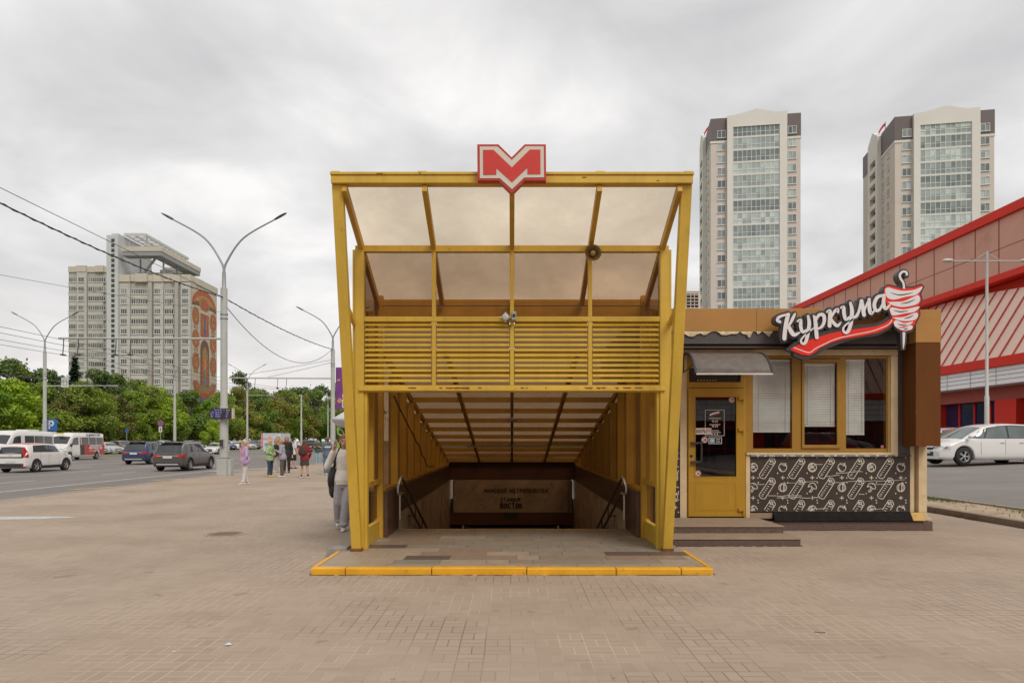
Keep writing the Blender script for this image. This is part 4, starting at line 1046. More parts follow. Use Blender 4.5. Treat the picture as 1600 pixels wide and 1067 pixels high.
for k, (pts, w_) in enumerate(LET):
    pp = spline(pts, 5)
    if isinstance(w_, (list, tuple)):
        ww = [p_[0] for p_ in spline([(x, 0) for x in w_], 5)]
    else: ww = [w_] * len(pp)
    d = -.0006 * (k % 5)
    ww = [x * 1.14 for x in ww]
    mb2.stroke(pp, ww, fS, -.03 + d, 0, -.02)
    for e in (0, -1): q = pp[e]; mb2.disc(q[0], q[1], ww[e] / 2, fS, -.0336 - .0004 * (k % 3), 0, 12)
    mb1.stroke(pp, [x + 40 for x in ww], fS, .0 + d, 0, .11)
    for e in (0, -1): q = pp[e]; mb1.lathe(fS(q[0], q[1], 0), [(.0001, -.0036), ((ww[e] + 40) / 2 / 6.154 * SY / F, -.0036 + .0003 * (k % 4)), ((ww[e] + 40) / 2 / 6.154 * SY / F, .11)], 14, 0, 'y', False, False)
# swoosh backing and face
cl = spline([(255, 800), (330, 815), (395, 795), (500, 735), (640, 685), (760, 655), (890, 632), (1040, 612), (1140, 565), (1200, 510)], 5)
wl = [p_[0] for p_ in spline([(x, 0) for x in (120, 170, 190, 175, 160, 140, 130, 118, 104, 90)], 5)]
mb1.stroke(cl, wl, fS, .004, 0, .112)
mb1.prism([(170, 808), (262, 732), (300, 730), (300, 862)], fS, .0035, .112, 0)
mb1.build('letter_backing', SGB, ks)
m = MB(); m.prism([(212, 808), (246, 782), (330, 744), (430, 706), (560, 662), (700, 630), (880, 606), (1040, 584), (1120, 554), (1200, 500), (1208, 538), (1150, 596), (1050, 646), (880, 682), (720, 708), (600, 744), (500, 792), (436, 846), (392, 866), (320, 856), (260, 832)], fS, -.012, .003, 0)
m.build('swoosh', SGR, ks)
m = MB(); m.stroke(spline([(244, 787), (320, 816), (396, 836), (450, 800), (520, 764), (640, 710), (760, 678), (880, 655), (980, 635), (1060, 610), (1150, 570), (1192, 522)], 4), 8, fS, -.0135, 0)
m.build('swoosh_line', SGW, ks)
mb2.build('lettering', SGW, ks)
# kebab
m = MB(); KB = [(1096, 236), (1112, 200), (1150, 178), (1280, 206), (1400, 196), (1474, 174), (1506, 200), (1472, 270), (1490, 336), (1452, 404), (1466, 470), (1440, 530), (1412, 590), (1390, 636), (1330, 656), (1270, 648), (1222, 612), (1186, 556), (1164, 480), (1140, 400), (1104, 330)]
m.prism(KB, fS, -.006, .12, 0)
sk = spline([(1302, 226), (1296, 170), (1270, 130), (1262, 92), (1288, 62), (1322, 66), (1330, 98)], 5)
m.stroke(sk, 52, fS, -.004, 0, .12); m.lathe(fS(1330, 98, 0), [(.0001, -.005), (26 / 6.154 * SY / F, -.005), (26 / 6.154 * SY / F, .12)], 14, 0, 'y', False, False)
m.stroke([(1302, 640), (1302, 740), (1300, 812)], [66, 58, 36], fS, -.003, 0, .12)
m.build('kebab_backing', SGB, ks)
m = MB(); m.prism([(1108, 240), (1122, 208), (1150, 194), (1280, 224), (1400, 214), (1470, 190), (1488, 204), (1452, 272), (1472, 336), (1438, 396), (1450, 470), (1424, 526), (1396, 580), (1376, 624), (1320, 634), (1272, 628), (1232, 600), (1200, 552), (1180, 480), (1154, 400), (1120, 330)], fS, -.014, -.0065, 0)
m.build('kebab_outline', SGR, ks)
SL = [[(1120, 230), (1150, 213), (1220, 232), (1300, 246), (1400, 236), (1480, 206), (1424, 280), (1320, 302), (1200, 330), (1135, 302)],
      [(1146, 352), (1220, 350), (1300, 345), (1400, 300), (1440, 288), (1455, 330), (1420, 375), (1300, 400), (1200, 386)],
      [(1165, 422), (1190, 404), (1300, 424), (1450, 394), (1402, 446), (1320, 460), (1200, 482), (1172, 452)],
      [(1188, 500), (1300, 496), (1390, 462), (1430, 458), (1432, 498), (1384, 530), (1270, 532)],
      [(1203, 548), (1228, 526), (1300, 555), (1388, 540), (1350, 572), (1240, 597), (1210, 574)],
      [(1224, 598), (1300, 602), (1360, 574), (1386, 590), (1370, 615), (1300, 626)]]
m = MB()
for s_ in SL:
    c_ = spline(s_ + [s_[0]], 3)[:-1]; m.prism([(p_[0], p_[1]) for p_ in c_], fS, -.020, -.0145, 0)
m.stroke(sk, 20, fS, -.021, 0, -.01); m.stroke([(1304, 640), (1302, 740), (1298, 802)], [26, 20, 4], fS, -.012, 0, -.004)
m.build('kebab_slices', SGW, ks)
m = MB()
for pts in ([(1170, 262), (1250, 284), (1330, 276), (1390, 260)], [(1270, 368), (1340, 356), (1410, 326)], [(1200, 432), (1270, 446), (1345, 434)], [(1300, 512), (1350, 500), (1396, 478)], [(1238, 562), (1290, 574), (1330, 566)], [(1296, 616), (1340, 606)]):
    n_ = len(spline(pts, 4)); m.stroke(spline(pts, 4), [2 + 9 * math.sin(math.pi * k / (n_ - 1)) for k in range(n_)], fS, -.0215, 0)
m.build('kebab_shading_lines', SGB, ks)
# ---------------------------------------------------------------- shopping hall
MRED = mat('cladding_red', (.66, .035, .020), .6, var=.07, vscale=.3, spec=.2)
MPNK = mat('cladding_pink', (.62, .33, .255), .65, spec=.2, var=.07, vscale=.25, stain=(.36, .17, .13), stain_amt=.4, stain_scale=.3)
MPNKL = mat('cladding_pale_pink', (.78, .55, .46), .6, spec=.25, var=.07, vscale=.3)
MWHT = mat('cladding_white', (.86, .85, .86), .45, var=.06, vscale=.4)
MBLU = mat('shop_glass_blue', (.018, .025, .085), .08, var=.5, vscale=.6, spec=.9)
MJNT = mat('cladding_joint', (.26, .075, .055), .6, var=.05)
def mall(name, label, XM, Y0, Y1, base, fn, arch_c):
    """hall whose long face lies on x = XM and looks towards -x; fn moves local points into place"""
    t = thing(name, label, 'shopping hall', fn(V((XM, (Y0 + Y1) / 2, base))))
    k = XM / 32.0
    zA, zB, zC, zD, zE = base + 3.6 * k, base + 5.4 * k, 6.1 * k + .4, 6.75 * k + .4, 12.0 * k
    zT = 1.65 + .472 * XM
    XL = XM - 2.5; kl = .945
    zA, zB, zC, zD = [1.65 + (q - 1.65) * kl - .15 for q in (zA, zB, zC, zD)]
    def B(m, x0, x1, y0, y1, z0, z1, mi=0):
        p = [fn(V(q)) for q in ((x0, y0, z0), (x1, y0, z0), (x1, y1, z0), (x0, y1, z0), (x0, y0, z1), (x1, y0, z1), (x1, y1, z1), (x0, y1, z1))]
        m.hexa(p, mi)
    m = MB(); B(m, XM + 5.2, XM + 50, Y0, Y1, base - .5, zT - 1); m.build('rear_volume', MPNK, t)
    # upper overhanging wall
    m = MB(); B(m, XM, XM + 5.19, Y0, Y1, zE + .55, zT - .62); up = m.build('upper_wall', MPNK, t)
    m = MB(); y = Y0 + 1.3
    while y < Y1: B(m, XM - .02, XM - .002, y, y + .09, zE + .56, zT - .63); y += XM * .0739
    m.build('panel_joint', MJNT, up)
    m = MB(); zj = (zE + zT) / 2 - .2; B(m, XM - .012, XM - .0015, Y0, Y1, zj, zj + .05); m.build('seam', MJNT, up)
    m = MB(); B(m, XM - .25, XM + 5.3, Y0 - .2, Y1 + .2, zT - .6, zT); m.build('roof_edge', MRED, t)
    m = MB(); B(m, XM - .15, XM + 5.25, Y0 - .1, Y1 + .1, zE + .12, zE + .53); m.build('eave_band', MRED, t)
    # sloping ribbed front under an arched top line
    m = MB(); rows = []
    x0, x1 = XL + .02, XM + .75
    def ztop(y): return max(zD + 2, zE + .08 - .0042 * k * (y - arch_c) ** 2 * (1.0 if y > arch_c else 1.15))
    ys = [Y0 + (Y1 - Y0) * i / 90 for i in range(91)]
    for y in ys:
        h = (ztop(y) - zD); hf = (zE - zD)
        rows.append([fn(V((x0 + (x1 - x0) * (h * s / hf) ** 1.0, y, zD + h * s))) for s in [i / 8 for i in range(9)]])
    m.grid(rows, 0, True); m.build('sloped_front', MPNKL, t)
    y = Y0 + .5
    while y < Y1:
        pts = []
        for i in range(9):
            h = (ztop(y) - zD) * i / 8; hf = zE - zD
            pts.append(fn(V((x0 - .06 + (x1 - x0) * (h / hf) ** 1.0, y, zD + h))))
        rb = MB(); rb.tube(pts, .05 * k, 0, 4); rb.build('rib', mat('rib_faded_red', (.56, .10, .07), .6, var=.1, spec=.2), t); y += 1.15 * k
    m = MB(); B(m, XM + .95, XM + 5.1, Y0, Y1, zD, zE + .11); m.build('recess_wall', MRED, t)
    m = MB(); B(m, XL - .25, XM + 5.1, Y0, Y1, zC + .02, zD - .02); m.build('red_band', MRED, t)
    m = MB(); B(m, XL - .05, XM + 5.1, Y0, Y1, zB - .9 * k, zC); wb = m.build('white_band', MWHT, t)
    m = MB(); y = Y0
    for i in (1, 2, 3): z = lerp(zB - .9 * k, zC, i / 4); B(m, XL - .065, XL - .052, Y0, Y1, z, z + .04)
    while y < Y1: B(m, XL - .07, XL - .0655, y, y + .04, zB - .9 * k, zC); y += 2.4 * k
    m.build('panel_joint', mat('white_joint', (.30, .29, .30), .6), wb)
    m = MB(); B(m, XL + 1.2, XM + 5.1, Y0, Y1, base + 3.25 * k, zB - .91 * k); m.build('lintel_band', mat('cladding_dull_red', (.36, .05, .03), .5), t)
    y = Y0
    while y < Y1 - 4:
        wd = 6.4 * k; gp = 1.9 * k
        m = MB(); B(m, XL + 1.0, XL + 2.4, y, y + gp, base, base + 3.24 * k); m.build('pier', MRED, t)
        m = MB(); B(m, XL + 1.9, XL + 2.0, y + gp, y + gp + wd, base, base + 3.24 * k); sh = m.build('shop_window', MBLU, t)
        m = MB()
        for q in (.25, .5, .75): B(m, XL + 1.8, XL + 1.89, y + gp + wd * q - .06, y + gp + wd * q + .06, base, base + 3.2 * k)
        for z in (1.35, ): B(m, XL + 1.81, XL + 1.885, y + gp, y + gp + wd, base + z * k - .05, base + z * k + .05)
        m.build('glazing_bars', MRED, sh)
        y += wd + gp
    return t
mall('shopping_hall', 'long red and pink shopping hall with ribbed sloping front beyond the car park', 32, 26, 86, .95, lambda p: p, 57)
# the wing the kiosk windows mirror: stands behind the photographer
mall('shopping_hall_wing', 'red and pink shopping hall wing behind the photographer, seen mirrored in kiosk glass', 24, -42, 18, .0, lambda p: V((p.y + 22, -p.x - 4, p.z)), -12)

# ---------------------------------------------------------------- residential towers
TPNK = mat('tower_pink_brick', (.59, .515, .47), .8, var=.05, vscale=.2, stain=(.46, .38, .32), stain_amt=.5, stain_scale=.15)
TWHT = mat('tower_white_brick', (.68, .65, .615), .8, var=.04, vscale=.2)
TDRK = mat('tower_dark_cladding', (.135, .105, .105), .6, var=.1, vscale=.3)
FRM = mat('window_frame_white', (.66, .66, .64), .5, var=.04)
def win_glass(name, lo, hi, rough=.12):
    m, nt, out = new_mat(name)
    b = N(nt, 'ShaderNodeBsdfPrincipled'); nt.links.new(b.outputs[0], out.inputs[0])
    oi = N(nt, 'ShaderNodeObjectInfo'); co = objco(nt)
    nz = N(nt, 'ShaderNodeTexWhiteNoise'); nz.noise_dimensions = '4D'
    sp = N(nt, 'ShaderNodeVectorMath'); sp.operation = 'SNAP'; sp.inputs[1].default_value = (1.02, 50, 1.4)
    nt.links.new(co, sp.inputs[0]); nt.links.new(sp.outputs[0], nz.inputs['Vector']); nt.links.new(oi.outputs['Random'], nz.inputs['W'])
    v = math_node(nt, 'ADD', math_node(nt, 'MULTIPLY', oi.outputs['Random'], .6), math_node(nt, 'MULTIPLY', nz.outputs['Value'], .4))
    nt.links.new(ramp(nt, v, [(.2, lo), (.55, tuple(lerp(a, c, .4) for a, c in zip(lo, hi))), (.8, hi)]), b.inputs['Base Color'])
    b.inputs['Roughness'].default_value = rough; b.inputs['Specular IOR Level'].default_value = .6
    return m
TGL = win_glass('tower_glass', (.10, .12, .13), (.46, .52, .52))
LGL = win_glass('loggia_glass', (.15, .18, .185), (.55, .62, .60))
def win_mesh(wd, h, n=2, d=.08, glassm=None):
    m = MB(); m.face([(0, .0, 0), (wd, .0, 0), (wd, .0, h), (0, .0, h)], 1)
    t = .09
    m.box(0, wd, -d, -.002, 0, t); m.box(0, wd, -d, -.002, h - t, h)
    for k in range(n + 1): x = (wd - t) * k / n; m.box(x, x + t, -d, -.002, t + .001, h - t - .001)
    m.box(-.06, wd + .06, -d - .12, -.002, -.10, -.004)
    return m.mesh('window', [FRM, glassm or TGL])
def log_mesh(wd, h, n=10):
    m = MB(); m.face([(0, 0, 0), (wd, 0, 0), (wd, 0, h), (0, 0, h)], 1)
    t = .10
    for z in (0, h * .36, h - t): m.box(0, wd, -.07, -.002, z, z + t)
    for k in range(n + 1):
        x = (wd - t) * k / n; m.box(x, x + t, -.075, -.0025, 0, h)
    return m.mesh('loggia_glazing', [FRM, LGL])
WM = win_mesh(1.9, 1.75); WS = win_mesh(1.3, 1.6); LM = log_mesh(10.3, 2.66)
def put(me, name, parent, loc, rz=0):
    o = bpy.data.objects.new(name, me); COL.objects.link(o); o.parent = parent; o.location = V(loc) - ORG[parent.name]; o.rotation_euler = (0, 0, rz); ORG[o.name] = V((0, 0, 0)); return o
def tower(label, loc, rzt, W=20.0, D=23.0):
    t = thing('apartment_tower', label, 'apartment tower', (0, 0, 0), 'pair of tall apartment towers')
    FLH = 2.9; NF = 25; ZT = NF * FLH   # 72.5
    m = MB()
    m.box(0, W, 0, D, -1, ZT - 2.2); m.build('wall', TPNK, t)
    m = MB(); m.box(-.08, 4.4, -.08, 9, ZT - 3.2, ZT + 2.1); m.box(16.6, W + .08, -.08, D, ZT - 3.2, ZT + 2.1); m.box(-.08, 4.4, 16.5, D, ZT - 3.2, ZT + 2.0); m.box(4.4, 16.6, 2, D, ZT - 2.19, ZT + 1.0); m.build('attic', TDRK, t)
    m = MB(); m.box(-.14, 4.3, -.14, 9, ZT - 3.7, ZT - 3.21); m.box(16.7, W + .14, -.14, D, ZT - 3.7, ZT - 3.21); m.build('cornice', TWHT, t)
    # white central bay with a low gable, open over the loggias
    m = MB(); f = lambda a, b, c: V((a, -.9 + c, b))
    m.box(3.6, 4.85, -.9, 0, -1, ZT - .5); m.box(15.25, 16.9, -.9, 0, -1, ZT - .5)
    m.prism([(3.6, ZT - .5), (16.9, ZT - .5), (16.9, ZT + 2.5), (14.4, ZT + 2.4), (10.2, ZT + 3.4), (5.6, ZT + 2.35), (3.6, ZT + 2.2)], f, 0, 3.0)
    m.build('central_bay', TWHT, t)
    for k in range(8, NF):
        z = k * FLH
        m = MB(); m.box(4.86, 15.24, -.75, -.001, z - .12, z + .10); m.build('balcony_slab', TWHT, t)
        put(LM, 'loggia_glazing', t, (4.9, -.66, z + .11))
        if k < NF - 1 or True:
            put(WM, 'window', t, (1.45, -.012 if z < ZT - 4.0 else -.1, z + .35)); put(WM, 'window', t, (17.2, -.012 if z < ZT - 4.0 else -.1, z + .35))
    # long side: projecting gable with dark open balconies
    m = MB(); m.box(-.9, 0, 9.1, 10.6, -1, ZT - 3); m.box(-.9, 0, 14.6, 16.2, -1, ZT - 3); g = lambda a, b, c: V((-.9 + c, a, b))
    m.prism([(9.1, ZT - 3), (16.2, ZT - 3), (16.2, ZT + 1.8), (12.7, ZT + 4.0), (9.1, ZT + 1.8)], g, 0, 1.2); m.build('side_bay', TWHT, t)
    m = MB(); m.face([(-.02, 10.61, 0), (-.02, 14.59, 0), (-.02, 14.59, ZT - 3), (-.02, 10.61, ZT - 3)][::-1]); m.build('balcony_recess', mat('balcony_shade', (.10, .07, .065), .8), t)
    for k in range(9, NF - 1):
        z = k * FLH
        m = MB(); m.box(-1.0, -.03, 10.61, 14.59, z - .1, z + 1.05); m.build('balcony_parapet', TWHT, t)
    for k in range(9, NF - 1):
        for y in (3.6, ): put(WS, 'window', t, (-.012, y + 1.3, k * FLH + .4), -math.pi / 2)
        put(WS, 'window', t, (-.012, 8.6, k * FLH + .4), -math.pi / 2)
    m = MB(); m.tube([(1, 9.5, ZT), (1, 9.5, ZT + 5.2)], .06, 0, 6); pole = m.build('flag_pole', DARKST, t)
    m = MB(); rows = [[(1 - 1.5 * i / 6, 9.5 + .12 * math.sin(i), ZT + 5.0 - .16 * i - j * .38 - .03 * i * i) for j in range(3)] for i in range(7)]; m.grid(rows, 0, True); m.build('flag', mat('flag_red', (.45, .03, .03), .8), pole)
    t.location = loc; t.rotation_euler = (0, 0, rzt)
    return t
t1 = tower('pink and white apartment tower between the metro canopy and the red hall', (46.6, 165, 2.3), math.radians(-9.0))
t2 = dup(t1, (85.4, 157, -.9), math.radians(-10.5), None, 'pink and white apartment tower with dark balconies rising behind the red hall')

# ---------------------------------------------------------------- mosaic apartment block
AW = mat('block_panel', (.42, .395, .365), .85, var=.10, vscale=.35, stain=(.30, .25, .20), stain_amt=.7, stain_scale=.35, stain_lo=.5, stretch=(1, 1, .3), streak=.0)
AWL = mat('block_panel_light', (.49, .465, .435), .85, var=.08, vscale=.5, stain=(.34, .28, .22), stain_amt=.4, stain_scale=.4)
ACR = mat('block_parapet', (.53, .475, .405), .8, var=.08, vscale=.4, stain=(.2, .16, .12), stain_amt=.4, stain_scale=.5)
AFIN = mat('fin_white', (.52, .525, .54), .7, var=.04, vscale=.3)
AGL = win_glass('block_glass', (.03, .028, .026), (.26, .25, .23), .15)
ab = thing('apartment_block', 'grey sixteen storey apartment block with a coloured mosaic end wall', 'apartment block', (-105, 200, 0))
YA, YB = 196.0, 209.0
FH = 2.78
def ax(cx, Y): return (90 + cx / 3.556 - 800) * Y / F
m = MB(); m.box(ax(350, YA), ax(742, YA), YA, YA + 17, -1, 46.3); m.build('main_wall', AW, ab)
m = MB(); m.box(ax(62, YB), ax(300, YA), YB, YB + 14, -1, 52.2); m.build('rear_wing_wall', AW, ab)
m = MB(); xx = ax(350, YA)
r = random.Random(2)
edges = [350, 410, 440, 505, 540, 590, 642, 690, 742]
for i, (a, b) in enumerate(zip(edges, edges[1:])): m.box(ax(a, YA) - .02, ax(b, YA) - .04, YA - (.9 if i % 2 == 0 else .4), YA + 3, 45.6 + .2 * (i % 2), 47.6 + .15 * (i % 3))
m.box(ax(742, YA) - 3, ax(742, YA) + .25, YA + 3, YA + 17.2, 45.8, 47.6); m.build('parapet', ACR, ab); m = MB()
for i, (a, b) in enumerate(zip([62, 110, 165, 215, 262, 300], [110, 165, 215, 262, 300])): m.box(ax(a, YB), ax(b, YB) - .04, YB - (.7 if i % 2 else .3), YB + 12, 51.5, 53.2 + .2 * (i % 2))
m.build('parapet', ACR, ab)
# projecting bays
m = MB()
for a, b in ((350, 408), (540, 592), (690, 742)): m.box(ax(a, YA), ax(b, YA), YA - .6, YA - .001, -1, 45.5)
for a, b in ((112, 168), ): m.box(ax(a, YB), ax(b, YB), YB - .6, YB - .001, -1, 51.4)
m.build('bay_wall', AWL, ab)
for i, cxa in enumerate((522, 668)):
    m = MB(); m.box(ax(cxa - 10, YA), ax(cxa + 10, YA), YA - .9, YA - .001, -1, 45.5); m.build('pilaster', AW, ab)
def aw(wd, h, n): return win_mesh(wd, h, n, .1, AGL)
wA, wB, wC = aw(1.75, 1.5, 3), aw(5.2, 1.45, 8), aw(2.6, 1.45, 4)
wD = aw(.7, 1.5, 1)
SP = mat('block_spandrel', (.51, .48, .44), .85, var=.1, vscale=.6)
m = MB()
for k in range(4, 16):
    z = k * FH + .55
    if z > 45: continue
    for cx_, me, dy in ((358, wA, -.62), (412, wB, -.3), (543, wA, -.62), (597, wC, -.3), (697, wA, -.62)): put(me, 'window', ab, (ax(cx_, YA), YA + dy, z))
    for a_, b_ in ((410, 506), (595, 644)): m = MB(); m.box(ax(a_, YA), ax(b_, YA), YA - .35, YA - .001, z - 1.25, z - .12); m.build('balcony_front', SP, ab)
for k in range(5, 18):
    z = k * FH + 1.2
    if z > 51: continue
    for cx_, me, dy in ((66, wC, -.3), (122, wA, -.62), (174, wB, -.3)): put(me, 'window', ab, (ax(cx_, YB), YB + dy, z))
    for a_, b_ in ((64, 108), (172, 258)): m = MB(); m.box(ax(a_, YB), ax(b_, YB), YB - .35, YB - .001, z - 1.25, z - .12); m.build('balcony_front', SP, ab)
m = MB()
for k in range(8, 18): z = k * FH + 1.2; m.box(ax(272, YB), ax(283, YB), YB - .05, YB - .001, z, z + 1.5)
fw_ = m.build('stair_slits', mat('slit_dark', (.05, .045, .04), .4), ab)
# lift fin
xf0, xf1 = ax(285, YA), ax(349, YA)
m = MB(); m.box(xf0, xf1, YA - 1.2, YA + 17, -1, 58.4); m.box(xf1 - 1.9, xf1 - .02, YA - 1.0, YA + 17, 58.4, 58.9); m.box(xf0 - .9, xf0, YA + 1, YA + 4, 54, 56); fin = m.build('lift_fin', AFIN, ab)
m = MB(); xs_ = ax(312, YA)
z = 12.0
while z < 57.5: m.box(xs_, xs_ + .9, YA - 1.24, YA - 1.201, z, z + .95); z += FH / 2
m.build('fin_windows', mat('slit_dark', (.05, .045, .04), .4), fin)
# roof ring and pergola
xr0, xr1 = xf1 + 1.2, -97.0
y0, y1 = 194.6, 219
m = MB()
def ringslab(m, z0, z1, o, i_):
    m.box(xr0, xr1 + o, y0 - o, y0 + i_, z0, z1); m.box(xr0, xr1 + o, y1 - i_, y1 + o, z0, z1); m.box(xr1 - i_, xr1 + o, y0 + i_, y1 - i_, z0, z1)
ringslab(m, 53.9, 55.2, .15, 1.0); rg = m.build('roof_ring', ACR, ab)
m = MB(); ringslab(m, 52.7, 53.88, 0, 3.4); m.build('ring_soffit', mat('ring_grey', (.27, .27, .29), .6, var=.06), rg)
for x, y in ((-98.5, 199), (-98.5, 207), (-98.5, 216), (-105, 199), (-104, 216), (-101, 216)):
    m = MB(); m.tube([(x, y, 46), (x, y, 52.8)], .25, 0, 8); m.build('ring_post', mat('ring_grey', (.27, .27, .29), .6), rg)
m = MB(); m.bar((-104, 198, 48), (-99, 196, 52.6), .5, .5); m.build('brace', mat('ring_grey', (.27, .27, .29), .6), rg)
m = MB(); m.box(-107, -99, 201, 211, 46.3, 49.5); m.build('plant_room', AW, ab)
m = MB(); px0, px1, py0, py1, pz = xf1 + .02, -103.3, 198, 224, 59.6
for x in (px0 + .3, lerp(px0, px1, .5), px1): m.box(x - .15, x + .15, py0, py1, pz - .5, pz)
for k in range(11): y = lerp(py0, py1, k / 10); m.box(px0, px1 + .16, y - .15, y + .15, pz - .49, pz - .01)
m.box(px1 + .16, px1 + .4, py0 - .2, py1 + .2, pz - .6, pz + .2); m.box(px0, px1, py0 - .4, py0 - .16, pz - .6, pz + .2)
for y in (201, 213): m.tube([(px1 - 1, y, 55), (px1 - 1, y, pz - .5)], .2, 0, 6)
m.build('pergola', mat('pergola_white', (.52, .52, .51), .6, var=.08), ab)
# mosaic: arches, ovals and bands of glazed tile (a plain stand-in)
xe = ax(742, YA); fm = lambda a, b, c: V((xe + .02 + c, YA + .4 + a * 16.2, 9 + b * 36.5))
MC = [mat('tile_cream', (.50, .42, .32), .6, var=.2, vscale=1.2), mat('tile_terracotta', (.40, .085, .03), .6, var=.5, vscale=1.4), mat('tile_gold', (.42, .23, .04), .6, var=.35, vscale=1.4), mat('tile_ochre', (.30, .17, .055), .6, var=.4, vscale=1.8),
      mat('tile_blue', (.08, .11, .20), .6, var=.4, vscale=1.5), mat('tile_teal', (.10, .20, .19), .6, var=.35, vscale=1.5), mat('tile_brown', (.15, .06, .03), .6, var=.35, vscale=1.8)]
mo = MB(); kk = [0]
def z_(): kk[0] += 1; return .0035 * kk[0]
def poly(pts, mi): mo.face([fm(a, b, z_d) for a, b in pts], mi)
def ell_(cx, cy, rx, ry, mi):
    d = z_(); mo.face([fm(cx + rx * math.cos(t * .2618), cy + ry * math.sin(t * .2618), d) for t in range(24)], mi)
def rect_(a0, a1, b0, b1, mi): d = z_(); mo.face([fm(a0, b0, d), fm(a1, b0, d), fm(a1, b1, d), fm(a0, b1, d)], mi)
def arc_(cx, cy, rx, ry, w_, a0, a1, mi):
    d = z_(); n = 18; o = []; i_ = []
    for t in range(n + 1):
        a = lerp(a0, a1, t / n); o.append(fm(cx + rx * math.cos(a), cy + ry * math.sin(a), d)); i_.append(fm(cx + (rx - w_) * math.cos(a), cy + (ry - w_ * .5) * math.sin(a), d))
    for t in range(n): mo.face([o[t], o[t + 1], i_[t + 1], i_[t]], mi)
rect_(0, 1, 0, 1, 0)
for (cy, ry) in ((.86, .12), ):
    arc_(.5, .85, .5, .135, .09, 0, 3.1416, 1); arc_(.5, .85, .41, .09, .11, 0, 3.1416, 2); arc_(.5, .84, .5, .05, .08, 0, 3.1416, 6)
ell_(.5, .875, .22, .055, 3); ell_(.5, .875, .17, .042, 1)
for cx in (.15, .86):
    for cy in (.76, .585, .41):
        ell_(cx, cy, .145, .075, 3); ell_(cx, cy, .11, .062, 1); ell_(cx, cy, .05, .04, 2); ell_(cx, cy + .006, .02, .025, 6)
    for cy in (.675, .50, .33):
        d = z_(); mo.face([fm(cx - .07, cy - .012, d), fm(cx, cy, d), fm(cx - .07, cy + .012, d)], 3); mo.face([fm(cx + .07, cy - .012, d), fm(cx + .07, cy + .012, d), fm(cx, cy, d)], 3)
rect_(.34, .66, .62, .80, 1); ell_(.5, .72, .07, .06, 2); rect_(.46, .54, .63, .78, 4); ell_(.5, .66, .05, .014, 4)
ell_(.5, .51, .17, .085, 6); rect_(.33, .67, .17, .51, 6); ell_(.5, .47, .11, .07, 3); rect_(.36, .64, .19, .44, 1); rect_(.44, .56, .20, .40, 5); ell_(.5, .40, .05, .05, 2); ell_(.5, .33, .08, .03, 3)
arc_(.5, .26, .46, .13, .08, 3.1416, 6.2832, 1); arc_(.5, .26, .38, .09, .10, 3.1416, 6.2832, 3)
rect_(.18, .82, .075, .135, 4); rect_(.03, .28, .0, .12, 3); rect_(.36, .64, .0, .10, 3); rect_(.74, .98, .0, .12, 2)
for a in (.08, .17, .42, .5, .58, .80, .9): ell_(a, .07, .03, .05, 2)
mo.build('mosaic', MC, ab)
m = MB(); mo = m; fm0 = fm
kk[0] = 0
fm = lambda a, b, c: V((xe + .02 + c, YA + .8 + a * 15.2, 2.2 + b * 36.5))
arc_(.5, .03, .5, .135, .10, 0, 3.1416, 1); arc_(.5, .03, .40, .085, .10, 0, 3.1416, 2); arc_(.5, .02, .32, .06, .10, 0, 3.1416, 3)
m.build('mosaic_arch', MC, ab)
# far blue-grey tower just beside the canopy
t = thing('office_tower', 'distant blue grey tower partly behind the purple banner', 'office tower', (-76, 310, 0))
m = MB(); m.box(-78.5, -70, 310, 322, -1, 27); m.build('wall', mat('far_blue', (.20, .26, .33), .5, var=.05), t)
m = MB()
for k in range(8): m.box(-78.3, -70.2, 309.9, 309.98, 3 + k * 3, 4.4 + k * 3)
m.build('window_bands', mat('far_glass', (.14, .19, .25), .2), t)
# ---------------------------------------------------------------- lamp posts, wires, signs
ZINC = mat('zinc_pole', (.30, .31, .31), .5, var=.12, vscale=1.5, metal=.2)
def lamp_arms(m, mh, top, reach, rise, ang, heads=True):
    """two curved arms from top; ang = heading of the right arm"""
    for s_ in (1, -1):
        dx, dy = math.cos(ang) * s_, math.sin(ang) * s_
        pts = spline([top, top + V((dx * .12, dy * .12, rise * .22)), top + V((dx * reach * .38, dy * reach * .38, rise * .66)), top + V((dx * reach, dy * reach, rise))], 6)
        m.tube(pts, [lerp(.06, .035, k / (len(pts) - 1)) for k in range(len(pts))], 0, 8)
        e = pts[-1]; d = (pts[-1] - pts[-2]).normalized()
        sd = V((-d.y, d.x, 0)).normalized(); up = sd.cross(d) * -1
        a, b = e - d * .05, e + d * .62
        rows = []
        for t, wd, th in ((0, .05, .05), (.12, .10, .07), (.5, .15, .075), (.85, .13, .05), (1, .05, .02)):
            c = a.lerp(b, t); rows.append([c + sd * wd + up * .01, c + up * th * .8, c - sd * wd + up * .01, c - up * th * .7])
        mh.grid(rows, 0, True, True)
